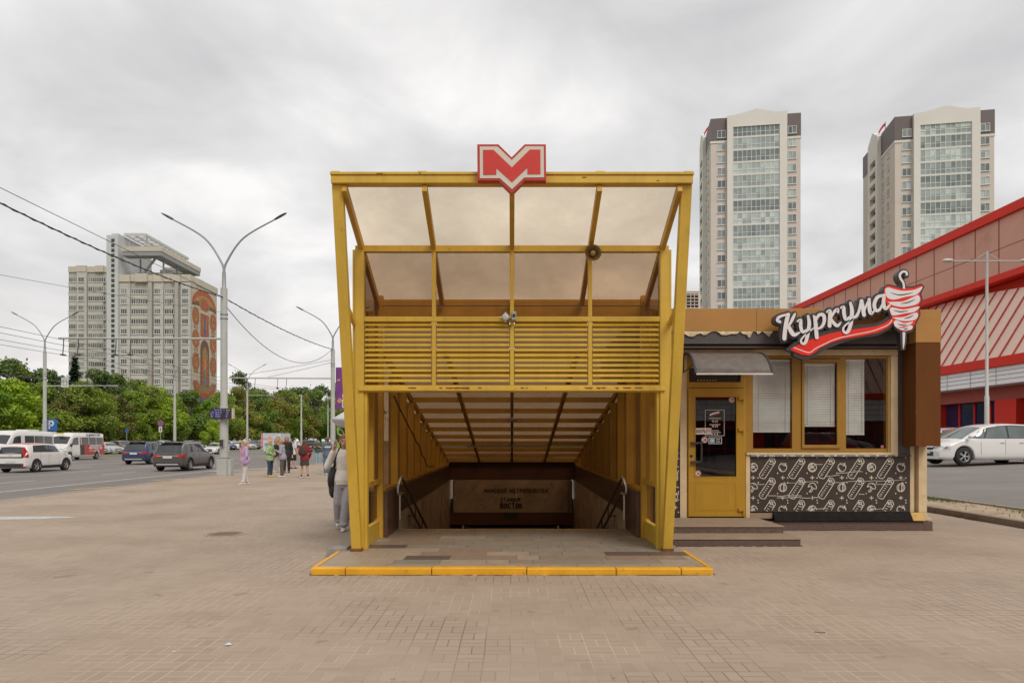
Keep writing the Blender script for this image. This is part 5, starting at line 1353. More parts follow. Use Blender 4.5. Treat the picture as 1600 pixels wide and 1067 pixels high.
def lamp_post(loc, label, H0, Htop, reach=2.4, box=True, group='lamp posts along the street', r0=.165):
    t = thing('street_lamp', label, 'street lamp', loc, group)
    L = V(loc)
    m = MB(); m.tube([L, L + V((0, 0, H0 * .36))], [r0 * 1.22, r0 * 1.18], 0, 14); m.tube([L + V((0, 0, H0 * .36)), L + V((0, 0, H0 * .375)), L + V((0, 0, H0))], [r0 * 1.18, r0, r0 * .95], 0, 14); m.build('pole', GALV, t)
    m = MB(); m.tube([L + V((0, 0, H0)), L + V((0, 0, H0 + .05)), L + V((0, 0, lerp(H0, Htop, .24)))], [r0 * .8, r0 * .62, r0 * .5], 0, 12); m.build('pole_extension', ZINC, t)
    m = MB(); mh = MB(); lamp_arms(m, mh, L + V((0, 0, lerp(H0, Htop, .2))), reach, Htop - lerp(H0, Htop, .2), 0)
    m.build('arms', ZINC, t)
    h = mh.build('lamp_head', mat('lamp_head_dark', (.085, .085, .085), .45), t)
    if box:
        m = MB(); m.box(L.x - .26, L.x + .22, L.y - .24, L.y + .24, L.z - .05, L.z + .84); m.box(L.x - .29, L.x + .25, L.y - .27, L.y + .27, L.z + .841, L.z + .87); m.build('base_box', GALV, t, bevel=.01)
    return t
def cant_arm(t, z, length, sgn, zr=None):
    L = ORG[t.name]
    m = MB(); m.tube([L + V((0, 0, z)), L + V((sgn * length, 0, z + .03))], [.055, .045], 0, 8); a = m.build('cantilever_arm', GALV, t)
    m = MB()
    for dz in (-.12, .08): m.lathe(L + V((0, 0, z + 1.05 + dz)), [(.15, 0), (.185, .005), (.185, .055), (.15, .06)], 14)
    m.build('collar', ZINC, t)
YA_ = F * HC / (742 - V0)
XP = -13.75
pa = lamp_post((XP, YA_, 0), 'nearest grey double armed street lamp carrying a departure display', 8.9, 12.2, 2.45)
cant_arm(pa, 6.5, 7.9, -1)
m = MB(); L = V((XP, YA_, 0)); m.box(L.x + .23, L.x + .40, L.y - .2, L.y + .2, 0, .75); m.box(L.x - .11, L.x + .11, L.y - .30, L.y - .205, 1.35, 1.72); m.build('service_box', GALV, pa, bevel=.01)
m = MB(); m.box(L.x - .09, L.x + .09, L.y - .32, L.y - .301, 1.38, 1.69); m.build('meter', DARKST, pa)
pb = lamp_post((-14.3, 56.2, 0), 'second double armed street lamp partly behind the yellow canopy post', 8.9, 12.05, 2.4, True)
cant_arm(pb, 6.6, 8.3, -1)
pp_ = lamp_post((XP, YA_ - 23.5, 0), 'street lamp outside the frame that carries the thick cable', 8.9, 12.2, 2.45) if False else None
for (X, Y, hh, lab) in ((-43.4, 65.4, 13.3, 'far side street lamp rising behind the white minibuses'), (-43.4, 90.6, 12.5, 'far side street lamp in front of the apartment block'), (-43.4, 115.4, 13.9, 'far side street lamp beyond the white oncoming car')):
    t = lamp_post((X, Y, 0), lab, hh * .74, hh, 2.6, False, r0=.16)
    if hh > 13: cant_arm(t, 6.7 if Y < 100 else 9.0, 6.8 if Y < 100 else 4.4, 1)
lamp_post((-43.4, 166, 0), 'smallest far street lamp just beside the purple banner', 10, 13.8, 2.6, False, r0=.13)
t = thing('trolley_pole', 'plain grey pole without lamps beyond the advert van', 'pole', (-43.4, 145, 0))
m = MB(); m.tube([(-43.4, 145, 0), (-43.4, 145, 3.5), (-43.4, 145, 3.6), (-43.4, 145, 10.9)], [.22, .21, .17, .15], 0, 10); m.build('pole', GALV, t)
m = MB(); m.tube([(-43.4, 145, 10.9), (-43.4, 145, 11.1)], [.17, .05], 0, 10); m.build('cap', ZINC, t)
# white plate hanging on the far cantilever arm
p = P(102, 597, 65.2)
tag_o = thing('arm_plate', 'small white framed plate hanging on the far lamp arm', 'plate', p)
m = MB(); m.box(p.x - .36, p.x + .30, p.y - .02, p.y + .02, p.z - .48, p.z + .42); m.build('plate', mat('plate_grey', (.55, .55, .56), .5), tag_o)
m = MB(); fpl = front(p.y - .022); m.stroke([(p.x - .18, p.z - .3), (p.x + .14, p.z - .3), (p.x + .14, p.z + .25), (p.x - .18, p.z + .25), (p.x - .18, p.z - .3)], .05, fpl, 0); m.build('frame', mat('plate_dark', (.2, .2, .2), .5), tag_o)
# departure display on the near lamp post
p = P(346.5, 646, YA_ - .3)
dd = thing('departure_display', 'black departure display with blue violet digits on the near lamp post', 'display', p)
wd, hh = 34 * p.y / F, 16 * p.y / F
m = MB(); m.box(p.x - wd / 2, p.x + wd / 2, p.y - .1, p.y + .12, p.z - hh / 2, p.z + hh / 2); m.build('case', mat('display_black', (.03, .026, .03), .4), dd, bevel=.01)
m = MB(); m.box(p.x + wd / 2, p.x + wd / 2 + .05, p.y - .11, p.y + .13, p.z - hh / 2 - .01, p.z + hh / 2 + .01); m.build('side_cap', mat('display_cream', (.55, .47, .36), .5), dd)
mm, nt, out = new_mat('display_digits'); em = N(nt, 'ShaderNodeEmission'); em.inputs[0].default_value = (.32, .28, .75, 1); em.inputs[1].default_value = .75; nt.links.new(em.outputs[0], out.inputs[0])
mm2, nt, out = new_mat('display_clock'); em = N(nt, 'ShaderNodeEmission'); em.inputs[0].default_value = (.75, .55, .10, 1); em.inputs[1].default_value = .6; nt.links.new(em.outputs[0], out.inputs[0])
m = MB(); fd_ = front(p.y - .1015); r = random.Random(6)
for row, (z, segs) in enumerate(((.16, ((-.30, .05), (.14, .2))), (.05, ((-.47, -.34), (-.25, .05), (.26, .34))), (-.05, ((-.47, -.34), (-.25, .0), (.24, .36))), (-.15, ((-.47, -.36), (-.25, -.02), (.24, .36))))):
    for a, b in segs:
        x = a
        while x < b - .02:
            h = r.choice((.06, .07)); q = r.randint(0, 3)
            m.stroke([(p.x + x, p.z + z - h / 2), (p.x + x, p.z + z + h / 2)], .012, fd_, 0, 0)
            if q: m.stroke([(p.x + x, p.z + z + (h / 2 if q > 1 else 0)), (p.x + x + .03, p.z + z + (h / 2 if q > 1 else 0))], .012, fd_, -.001, 0)
            if q > 1: m.stroke([(p.x + x + .03, p.z + z - h / 2), (p.x + x + .03, p.z + z + h / 2)], .012, fd_, -.0006, 0)
            x += .052
for x in (.26, .30, .36, .40): m.stroke([(p.x + x, p.z + .13), (p.x + x, p.z + .19)], .018, fd_, 0, 1)
m.build('digits', [mm, mm2], dd)
m = MB(); m.tube([p + V((-.16, .0, -.3)), p + V((-.08, .1, -.3))], .07, 0, 10); m.build('sensor', mat('grey_plastic', (.5, .5, .48), .5), dd)
# wires
WIRE = mat('wire_black', (.03, .03, .032), .6); WIRET = mat('wire_grey', (.10, .10, .105), .6)
def wire(a, b, sag, rad, label, mt=WIRE, n=24, twist=0):
    a, b = V(a), V(b); pts = []
    for k in range(n + 1):
        t = k / n; q = a.lerp(b, t); q.z -= sag * 4 * t * (1 - t); pts.append(q)
    m = MB(); m.tube(pts, rad, 0, 6)
    if twist:
        tw = [pts[int(k / 4)].lerp(pts[min(n, int(k / 4) + 1)], (k % 4) / 4) + V((rad * 1.2 * math.cos(k * 1.1), 0, rad * 1.2 * math.sin(k * 1.1))) for k in range(4 * n + 1)]
        m.tube(tw, rad * .6, 0, 5)
    o = m.build('overhead_wire', mt, org=pts[n // 2]); return tag(o, label, 'wire', 'overhead wires above the street')
zc = HC + (V0 - 465) * YA_ / F
wire((XP, 12.0, 8.35), (XP, YA_, zc), .42, .022, 'thick twisted black cable descending to the nearest lamp post', twist=1, n=40)
zc2 = HC + (V0 - 546) * 56.2 / F
wire((XP, YA_, zc), (-14.3, 56.2, zc2), .25, .024, 'thick black cable between the nearest and second lamp posts', twist=1)
wire((XP, YA_, zc - .3), (-14.3, 56.2, zc2 + .1), 1.9, .018, 'thin slack cable looping between the two near lamp posts', WIRET)
wire((XP, 12, 8.42), (XP, YA_, 8.46), .0, .011, 'thin wire running above the thick cable to the nearest lamp post', WIRET)
for k, (x, z) in enumerate(((-18.2, 5.8), (-20.7, 5.8), (-18.9, 5.72), (-21.4, 5.72))):
    wire((x, 8, z), (x, YA_, z), .12, .010, ('near', 'far', 'second near', 'second far')[k] + ' contact wire of the trolley line before the lamp arm', WIRET)
    wire((x, YA_, z), (x + .2, 56.2, z), .25, .011, ('near', 'far', 'second near', 'second far')[k] + ' contact wire of the trolley line beyond the lamp arm', WIRET)
    wire((x + .2, 56.2, z), (x + .2, 140, z), 1.0, .016, ('near', 'far', 'second near', 'second far')[k] + ' contact wire of the trolley line running into the distance', WIRET)
for k, x in enumerate((-36.4, -37.2)):
    wire((x, 20, 6.5), (x, 65.4, 6.6), .2, .016, ('inner', 'outer')[k] + ' far contact wire before the far lamp', WIRET)
    wire((x, 65.4, 6.6), (x, 115.4, 8.8), .9, .016, ('inner', 'outer')[k] + ' far contact wire beyond the far lamp', WIRET)
wire((XP, YA_, 7.75), (-20.5, 20, 7.5), .1, .008, 'thin span wire from the near lamp post collar to the left', WIRET)
wire((-14.3, 56.2, 8.1), (-22.3, 56.2, 6.75), .05, .014, 'upper stay wire of the second lamp arm', WIRET)
wire((-14.3, 56.2, 7.9), (-19.5, 56.2, 6.7), .03, .014, 'lower stay wire of the second lamp arm', WIRET)
# hangers on the cantilever arms
for (X, Y, z, xs) in ((XP, YA_, 6.5, (-18.2, -18.9, -20.7, -21.4)), (-14.3, 56.2, 6.6, (-18.0, -18.7, -20.5, -21.2))):
    for k, x in enumerate(xs):
        m = MB(); m.tube([(x, Y, z + .04), (x, Y - .02, z - .35), (x - .05, Y, z - .75)], .022, 0, 6); m.box(x - .09, x + .03, Y - .15, Y + .15, z - .80, z - .74)
        o = m.build('wire_hanger', DARKST, org=(x, Y, z)); tag(o, ('first', 'second', 'third', 'fourth')[k] + ' wire hanger from the pole on the ' + ('near' if Y < 50 else 'second') + ' lamp arm', 'hanger', 'wire hangers on the lamp arms')
# road signs on the far side
def pole_sign(loc, h, label, cat='road sign'):
    t = thing('road_sign', label, cat, loc); m = MB(); m.tube([loc, V(loc) + V((0, 0, h))], .04, 0, 8); m.build('post', ZINC, t); return t
SB = mat('sign_blue', (.02, .13, .40), .4, var=.04); SWH = mat('sign_white', (.68, .68, .68), .4, var=.04); SRD = mat('sign_red_ring', (.50, .035, .03), .4)
Y = 66.5; q = P(80.5, 664, Y)
t = pole_sign(V((q.x - .9, Y, 0)), q.z + .1, 'blue parking sign with white letter beside the far lamp')
m = MB(); s_ = .55; m.box(q.x - s_, q.x + s_, Y - .04, Y - .01, q.z - s_, q.z + s_); m.build('panel', SB, t, bevel=.01)
m = MB(); write(m, 'Р', q.x, q.z - .36, .72, front(Y - .043), 0, .2); m.build('letter', SWH, t)
m = MB(); m.box(q.x - .5, q.x + .5, Y - .03, Y - .01, q.z - .98, q.z - .64); m.build('sub_plate', SWH, t)
m = MB(); m.tube([(q.x - .9, Y, q.z), (q.x - .5, Y, q.z)], .03, 0, 6); m.build('bracket', ZINC, t)
Y = 62.0; q = G(251, 690, .0); Y = 88.0; q = P(251, 661, Y)
t = pole_sign(V((q.x, Y, 0)), q.z + .3, 'round blue no stopping sign with red cross on a thin post')
m = MB(); fs_ = front(Y - .05)
m.lathe((q.x, Y - .05, q.z), [(.0001, 0), (.37, 0), (.37, .02)], 24, 0, 'y', False, False); m.stroke([(q.x + .33 * math.cos(k * .2618), q.z + .33 * math.sin(k * .2618)) for k in range(25)], .065, fs_, -.003, 1)
m.stroke([(q.x - .24, q.z - .24), (q.x + .24, q.z + .24)], .08, fs_, -.004, 1); m.stroke([(q.x - .24, q.z + .24), (q.x + .24, q.z - .24)], .08, fs_, -.005, 1); m.build('disc', [SB, SRD], t)
m = MB(); m.box(q.x - .2, q.x + .2, Y - .06, Y - .045, q.z - 1.12, q.z - .44); m.build('sub_plate', SWH, t)
m = MB(); f2 = front(Y - .063); m.stroke([(q.x, q.z - 1.0), (q.x, q.z - .6)], .07, f2, 0); m.stroke([(q.x - .09, q.z - .72), (q.x, q.z - .56), (q.x + .09, q.z - .72)], .05, f2, -.001); m.stroke([(q.x - .09, q.z - .84), (q.x, q.z - 1.0), (q.x + .09, q.z - .84)], .05, f2, -.002); m.build('arrow', BLACK, t)
Y = 100.0; q = P(198, 673, Y)
t = pole_sign(V((q.x, Y, 0)), q.z + .2, 'small plain blue sign on a post under the trees'); m = MB(); m.box(q.x - .22, q.x + .22, Y - .05, Y - .03, q.z - .2, q.z + .2); m.build('panel', SB, t)
# purple banner on its own mast, advertising column
t = thing('banner_pylon', 'tall purple advertising banner with white letters behind the canopy post', 'banner', (-14.0, 59.5, 0))
m = MB(); m.tube([(-13.0, 59.6, 0), (-13.0, 59.6, 8.0)], .12, 0, 10); m.build('mast', GALV, t)
bx0, bx1, bz0, bz1 = -14.85, -12.4, 4.3, 7.8
m = MB(); m.box(bx0, bx1, 59.3, 59.45, bz0, bz1); pn = m.build('panel', mat('banner_purple', (.165, .04, .21), .5, var=.15, vscale=1.5), t)
m = MB(); fb_ = front(59.294); 
for k, ch in enumerate('ВЗО'): write(m, ch, -14.05, 6.95 - k * .93, .62, fb_, 0, .22)
write(m, 'ВЕ', -13.9, bz0 + .15, .62, fb_, 0, .14)
m.build('lettering', SWH, pn)
m = MB(); m.prism([(-14.75, 5.0), (-14.5, 5.25), (-14.3, 5.05), (-14.35, 4.85), (-14.6, 4.8)], front(59.29), 0, .003); m.prism([(-14.78, 6.75), (-14.5, 6.85), (-14.45, 6.7), (-14.7, 6.6)], front(59.29), 0, .003); m.build('ornament', mat('banner_gold', (.55, .26, .05), .5), pn)
cx_, cy_ = -8.05, 36.0
t = thing('advertising_column', 'grey advertising column with domed roof and black lime poster', 'advertising column', (cx_, cy_, 0))
m = MB(); m.lathe((cx_, cy_, 0), [(.95, 0), (.95, .25), (.86, .26), (.86, 2.62)], 32, 0); m.build('body', mat('column_grey', (.36, .36, .37), .5), t)
m = MB(); m.lathe((cx_, cy_, 0), [(.88, 2.38), (1.10, 2.62), (1.14, 2.70), (1.12, 2.76), (.8, 2.95), (.5, 3.13), (.2, 3.2), (.001, 3.21)], 32, 0); m.build('roof', mat('column_roof', (.50, .50, .51), .4), t)
m = MB(); n = 16
def cylp(a, b, c): return V((cx_ + (.872 + c) * math.sin(a), cy_ - (.872 + c) * math.cos(a), b))
for k in range(n): m.face([cylp(lerp(-1.2, 1.2, k / n), .7, 0), cylp(lerp(-1.2, 1.2, (k + 1) / n), .7, 0), cylp(lerp(-1.2, 1.2, (k + 1) / n), 2.3, 0), cylp(lerp(-1.2, 1.2, k / n), 2.3, 0)], 0)
for pts in ([(-1.15, 2.28), (-.8, 2.28), (-.5, 2.15), (-.35, 1.9), (-.5, 1.72), (-.7, 1.9), (-1.0, 2.0)], [(-1.1, 1.62), (-.85, 1.55), (-.7, 1.3), (-.8, 1.1), (-1.05, 1.0), (-1.15, 1.3)], [(-.62, 1.5), (-.3, 1.62), (-.25, 1.42), (-.5, 1.3)], [(-.2, 2.25), (.1, 2.28), (.15, 1.9), (-.1, 1.6), (-.2, 1.9)], [(.3, 2.2), (.7, 2.28), (.9, 1.8), (.5, 1.5)], [(-.75, .95), (-.45, 1.0), (-.3, .8), (-.7, .75)]):
    c_ = spline([*pts, pts[0]], 4)[:-1]; m.face([cylp(p_[0], p_[1], .022) for p_ in c_], 1)
m.build('poster', [mat('poster_black', (.02, .02, .018), .4), mat('poster_lime', (.35, .62, .03), .4, var=.1)], t)
# car park lamp to the right
YL = 31.0
xL = 742 * YL / F; zT_ = HC + (V0 - 393) * YL / F
t = thing('car_park_lamp', 'slim grey double headed car park lamp before the red hall', 'street lamp', (xL, YL, rz(xL)))
m = MB(); m.tube([(xL, YL, rz(xL)), (xL, YL, 3.6), (xL, YL, 3.62), (xL, YL, zT_)], [.10, .095, .07, .055], 0, 12); m.build('pole', GALV, t)
m = MB(); zA_ = zT_ - .42
m.tube([(xL - 1.6, YL, zA_), (xL + 1.6, YL, zA_)], .028, 0, 8)
for s_ in (-1, 1): m.tube([(xL, YL, zA_ + .35), (xL + s_ * .65, YL, zA_)], .015, 0, 6)
m.build('cross_arm', GALV, t)
for s_ in (-1, 1):
    m = MB(); m.ell((xL + s_ * 1.72, YL, zA_ + .02), .26, .12, .085, 0, 16, 10); m.build('lamp_head', mat('lamp_head_pale', (.5, .48, .44), .35), t)
# ---------------------------------------------------------------- vehicles
CARGL = mat('car_glass', (.028, .032, .035), .05, var=.3, vscale=1.5, spec=1.0)
CARGLC = mat('car_glass_clear', (.10, .125, .125), .05, var=.3, vscale=1.5, spec=1.0)
TLRED = mat('tail_light', (.45, .02, .015), .2, var=.1); HEADL = mat('head_light', (.55, .56, .56), .12, var=.2, vscale=8, spec=.9)
RIM = mat('alloy_rim', (.45, .44, .43), .3, metal=.8, var=.1); PLATE = mat('number_plate', (.62, .62, .6), .4, var=.08, vscale=12); TRIM = mat('car_trim', (.028, .027, .027), .6, var=.15)
def paint(name, c, r_=.28): return mat('car_paint_' + name, c, r_, var=.03, vscale=1, coat=.6)
def wheel_meshes(rw=.33, wt=.22):
    m = MB(); m.lathe((0, 0, 0), [(rw * .62, -wt / 2), (rw * .93, -wt / 2), (rw, -wt / 2 + .03), (rw, wt / 2 - .03), (rw * .93, wt / 2), (rw * .62, wt / 2)], 28, 0, 'y'); ty = m.mesh('tyre', [RUBBER])
    m = MB(); m.lathe((0, 0, 0), [(.001, -.03), (rw * .6, -.02)], 24, 1, 'y', False, False); m.lathe((0, 0, 0), [(rw * .55, -wt / 2 + .03), (rw * .60, -wt / 2 + .005), (rw * .635, -wt / 2), (rw * .635, wt / 2)], 28, 0, 'y')
    for k in range(5):
        a = k * 2 * math.pi / 5
        for d in (-.14, .14):
            m.bar((math.cos(a) * rw * .08, -wt / 2 + .015, math.sin(a) * rw * .08), (math.cos(a + d) * rw * .60, -wt / 2 + .02, math.sin(a + d) * rw * .60), .03, .035, 0, (0, 1, 0))
    m.lathe((0, 0, 0), [(.001, -wt / 2 - .005), (rw * .14, -wt / 2), (rw * .16, -wt / 2 + .03)], 14, 0, 'y')
    return ty, m.mesh('rim', [RIM, BLACK])
WHEELS = {}
KIND = {
 'suv': dict(L=4.5, W=1.84, top=[(0, .98), (.008, 1.04), (.03, 1.16), (.085, 1.56), (.14, 1.63), (.35, 1.67), (.53, 1.64), (.61, 1.55), (.755, 1.10), (.79, 1.05), (.93, .95), (.975, .84), (1, .62)], belt=1.06, clear=.24, rw=.355, wx=(.185, .80),
      side=[((.10, .19, .165, .255), 0), ((.275, .43, .265, .435), 0), ((.445, .63, .45, .57), 0)], ws=(.60, .765), rear=(.012, .082), cowl=.77),
 'boxy': dict(L=4.14, W=1.80, top=[(0, .98), (.006, 1.04), (.025, 1.14), (.06, 1.50), (.10, 1.57), (.4, 1.61), (.56, 1.58), (.65, 1.50), (.785, 1.10), (.82, 1.05), (.94, .94), (.98, .82), (1, .6)], belt=1.07, clear=.22, rw=.33, wx=(.19, .81),
      side=[((.13, .26, .17, .27), 0), ((.275, .455, .275, .455), 0), ((.47, .66, .475, .61), 0)], ws=(.64, .795), rear=(.012, .050), cowl=.80),
 'mpv': dict(L=4.6, W=1.83, top=[(0, .92), (.008, 1.0), (.025, 1.12), (.075, 1.50), (.13, 1.59), (.38, 1.635), (.52, 1.60), (.62, 1.50), (.80, 1.06), (.845, .98), (.95, .83), (.985, .70), (1, .55)], belt=1.0, clear=.2, rw=.345, wx=(.185, .80),
      side=[((.09, .20, .14, .22), 0), ((.235, .405, .235, .40), 0), ((.42, .615, .42, .575), 0), ((.63, .76, .60, .645), 0)], ws=(.615, .81), rear=(.012, .072), cowl=.81),
 'sedan': dict(L=4.5, W=1.76, top=[(0, .80), (.008, .92), (.03, 1.02), (.15, 1.07), (.19, 1.10), (.31, 1.39), (.36, 1.44), (.45, 1.46), (.53, 1.44), (.60, 1.36), (.73, 1.02), (.77, .96), (.93, .85), (.98, .72), (1, .55)], belt=.97, clear=.2, rw=.32, wx=(.19, .80),
      side=[((.235, .42, .30, .43), 0), ((.435, .65, .445, .57), 0)], ws=(.605, .735), rear=(.195, .305), cowl=.74),
 'hatch': dict(L=4.1, W=1.74, top=[(0, .85), (.008, .95), (.03, 1.08), (.09, 1.40), (.14, 1.47), (.35, 1.50), (.52, 1.47), (.60, 1.38), (.745, 1.02), (.785, .96), (.94, .84), (.98, .72), (1, .55)], belt=.98, clear=.2, rw=.31, wx=(.185, .80),
      side=[((.11, .22, .16, .24), 0), ((.25, .42, .25, .425), 0), ((.435, .64, .445, .57), 0)], ws=(.60, .75), rear=(.014, .085), cowl=.76),
 'van': dict(L=6.3, W=1.98, top=[(0, 2.38), (.006, 2.44), (.03, 2.5), (.3, 2.54), (.62, 2.54), (.70, 2.50), (.755, 2.36), (.86, 1.50), (.875, 1.40), (.955, 1.16), (.985, .95), (1, .6)], belt=1.28, clear=.26, rw=.35, wx=(.20, .83),
      side=[((.03, .20, .03, .20), 0), ((.21, .38, .21, .38), 0), ((.39, .56, .39, .56), 0), ((.63, .80, .63, .745), 0)], ws=(.77, .865), rear=None, cowl=.87),
}
def car(name, label, kind, paintm, loc, rz_, group=None, roofm=None, clad=True, detail=True, nowin=False, extra=None, zscale=1.0, glassm=None):
    K = KIND[kind]; L, W = K['L'], K['W']; hv = kind == 'van'
    T = lambda t: interp(K['top'], t) * zscale
    belt = K['belt'] * zscale; rw = K['rw']
    def plan(t):
        w = W / 2
        if t < .10: w *= 1 - (.05 if hv else .10) * ((.10 - t) / .10) ** 2
        if t > .86: w *= 1 - .17 * ((t - .86) / .14) ** 2
        return w
    tum = .90 if hv else .80
    def wroof(t): return plan(t) * (tum if T(t) > belt + .25 else lerp(.93, tum, max(0, min(1, (T(t) - belt) / .25))))
    def yside(t, z):
        w = plan(t); zb_ = min(belt, T(t) - .07)
        if z <= zb_:
            k = (z - .55) / .6
            return w * (1 - .025 * k * k) if z > .3 else w * (.975 - .06 * (.3 - z) / .3)
        zt_ = T(t) - .055
        k = max(0, min(1, (z - zb_) / max(.02, zt_ - zb_)))
        return lerp(w * (1 - .025 * ((zb_ - .55) / .6) ** 2), wroof(t), k ** 1.15)
    def bottom(t):
        b = K['clear']
        for wx in K['wx']:
            d = abs((t - wx) * L); Rr = rw + .055
            if d < Rr: b = max(b, rw + math.sqrt(max(0, Rr * Rr - d * d)))
        if t < .06: b = max(b, K['clear'] + .12 * (1 - t / .06))
        if t > .93: b = max(b, K['clear'] + .05 * (t - .93) / .07)
        return b
    def ztop(t, y): return T(t) - .045 * (abs(y) / max(.01, wroof(t))) ** 2.4
    def X(t): return (t - .5) * L
    ts = sorted(set([0, .004, .008, .016, .03, .045, .06, .085, .1] + [k / 60 for k in range(4, 57)] + [.955, .965, .975, .985, .992, 1.0] + [wx + s_ * (rw + .055) / L * q for wx in K['wx'] for s_ in (-1, 1) for q in (1.0, .985, .94, .85, .6)]))
    root = thing(name, label, 'car' if not hv else 'van', (0, 0, 0), group)
    m = MB(); rows = []
    for t in ts:
        b = bottom(t); zb_ = max(b + .03, min(belt, T(t) - .07)); zt_ = max(zb_ + .012, T(t) - .055); wr = wroof(t)
        half = [(0, b), (yside(t, b) * .90, b)]
        for k in range(6): z = lerp(b + .015, zb_, k / 5); half.append((yside(t, z), z))
        for k in (1, 2, 3): z = lerp(zb_, zt_, k / 3); half.append((yside(t, z), z))
        half.append((wr * .93, ztop(t, wr * .86) - .006)); half.append((wr * .80, ztop(t, wr * .8))); half.append((wr * .5, ztop(t, wr * .5))); half.append((0, T(t)))
        full = [(y, z) for y, z in half] + [(-y, z) for y, z in half[-2:0:-1]]
        rows.append([(X(t), y, z) for y, z in full])
    m.grid(rows, 0, True, True); m.face(rows[0][::-1], 0); m.face(rows[-1], 0)
    body = m.build('body', [paintm, TRIM], root, weld=True)
    # lower cladding and arches
    if clad:
        m = MB()
        for s_ in (-1, 1):
            for wx in K['wx']:
                pts = []
                for k in range(13):
                    a = math.pi * k / 12; t = wx + math.cos(a) * (rw + .075) / L; z = rw + math.sin(a) * (rw + .075)
                    pts.append(V((X(t), s_ * (yside(t, max(z, .3)) - .012), z)))
                m.tube(pts, .034, 0, 6)
            t0, t1 = K['wx'][0] + (rw + .08) / L, K['wx'][1] - (rw + .08) / L
            m.grid([[(X(lerp(t0, t1, k / 8)), s_ * (yside(lerp(t0, t1, k / 8), z) + .012), z) for z in (K['clear'] - .02, K['clear'] + .06, K['clear'] + .15)] for k in range(9)], 0, True)
        for (ta, tb) in ((0, .055), (.955, 1.0)):
            rr = []
            for k in range(-6, 7):
                y = k / 6; t = ta if ta == 0 else 1.0
                rr.append([(X(t) + (-.02 if ta == 0 else .02) - (0 if abs(y) < .9 else (.06 if ta else -.06)), y * plan(t) * .97, z) for z in (K['clear'] + .06, .38, .50)])
            m.grid(rr, 0, True)
        m.build('cladding', TRIM, root)
    if roofm:
        m = MB(); t0 = .072; t1 = K['ws'][0] + .005
        m.grid([[(X(lerp(t0 - .02, t1, k / 14)), y * wroof(lerp(t0 - .02, t1, k / 14)), ztop(lerp(t0 - .02, t1, k / 14), y * wroof(lerp(t0 - .02, t1, k / 14))) + .012 - (.045 if abs(y) > .97 else 0)) for y in (-1.01, -.96, -.8, -.4, 0, .4, .8, .96, 1.01)] for k in range(15)], 0, True, False, True)
        m.build('roof', roofm, root)
    # glass
    gm = glassm or CARGL
    def patch_side(s_, a, b, c, d, z0o=.05, z1o=.115):
        m = MB(); rows = []
        for i in range(7):
            row = []
            for j in range(5):
                v = j / 4; t = lerp(lerp(a, c, v), lerp(b, d, v), i / 6); z = lerp(belt + z0o, T(t) - z1o, v)
                row.append((X(t), s_ * (yside(t, z) + .006), z))
            rows.append(row)
        m.grid(rows, 0, True, False, s_ < 0); return m
    sides = K['side'] if not nowin else K['side'][-1:]
    for s_ in (-1, 1):
        for (a, b, c, d), _ in sides:
            q = patch_side(s_, a, b, c, d, .05 if not hv else .12, .115 if not hv else .42); q.build('side_window', gm, root)
        if not hv and detail:      # black pillars behind the side glass
            a, b = K['side'][0][0], K['side'][-1][0]
            q = patch_side(s_, a[0] - .004, b[1] + .006, a[2] - .004, b[3] + .006, .035, .10)
            for k in range(len(q.v)): x, y, z = q.v[k]; q.v[k] = (x, y - s_ * .003, z)
            q.build('window_surround', TRIM, root)
    def patch_top(ta, tb, wf, name, mt, off=.006, n=8):
        m = MB(); m.grid([[(X(lerp(ta, tb, k / n)) + (off if ta > .5 else -off), y * wroof(lerp(ta, tb, k / n)) * wf, ztop(lerp(ta, tb, k / n), y * wroof(lerp(ta, tb, k / n)) * wf) + off) for y in (-1, -.8, -.4, 0, .4, .8, 1)] for k in range(n + 1)], 0, True, False, True); return m.build(name, mt, root)
    patch_top(K['ws'][0] + .008, K['ws'][1] - .006, .93, 'windscreen', gm)
    if K['rear']: patch_top(K['rear'][0], K['rear'][1], .93, 'rear_window', CARGL)
    elif not nowin:
        for s_ in (-1, 1):
            m = MB(); m.box(X(0) - .012, X(0) - .004, s_ * .06, s_ * .80, 1.45, 2.1); m.build('rear_window', gm, root)
    # lights
    zl_ = (belt - .12) if not hv else 1.15
    for s_ in (-1, 1):
        m = MB()
        if hv: m.box(X(0) - .02, X(0) + .10, s_ * (plan(0) - .16), s_ * (plan(.01) + .004), .85, 1.35)
        elif kind == 'boxy':
            m.grid([[(X(t) - (.012 if t < .01 else 0), s_ * (yside(t, z) * (f_ if t < .01 else 1) + .008), z) for (t, f_) in ((.002, .84), (.003, 1.0), (.02, 1), (.045, 1))] for z in (.82, .95, 1.1, 1.24, 1.34)], 0, False)
        else:
            m.grid([[(X(t) - (.014 if t < .004 else 0), s_ * (yside(t, z) * f_ + .008), z) for (t, f_) in ((.0005, .55), (.001, .8), (.003, .985), (.02, 1.0), (.05, 1.0))] for z in (zl_ - .16, zl_ - .08, zl_ + .0)], 0, False)
        m.build('tail_light', TLRED, root)
        m = MB()
        zh = interp(K['top'], .95) * zscale - .12
        m.grid([[(X(t) + .004, s_ * (yside(t, z) * f_ + .008), z) for (t, f_) in ((.992, .62), (.985, .84), (.97, 1.0), (.945, 1.0), (.92, 1.0))] for z in (zh - .11, zh - .03, zh + .03)], 0, False)
        m.build('headlight', HEADL, root)
    # mouth, plates, handles, mirrors
    m = MB(); m.box(X(1) - .01, X(1) + .012, -.42, .42, .36, .52); m.box(X(.985), X(.995) + .01, -.35, .35, .60, .70); m.build('grille', TRIM, root)
    m = MB(); m.box(X(1) + .0125, X(1) + .02, -.26, .26, .46, .57); m.build('number_plate', PLATE, root)
    zp = .62 if kind == 'boxy' else (.80 if not hv else .55)
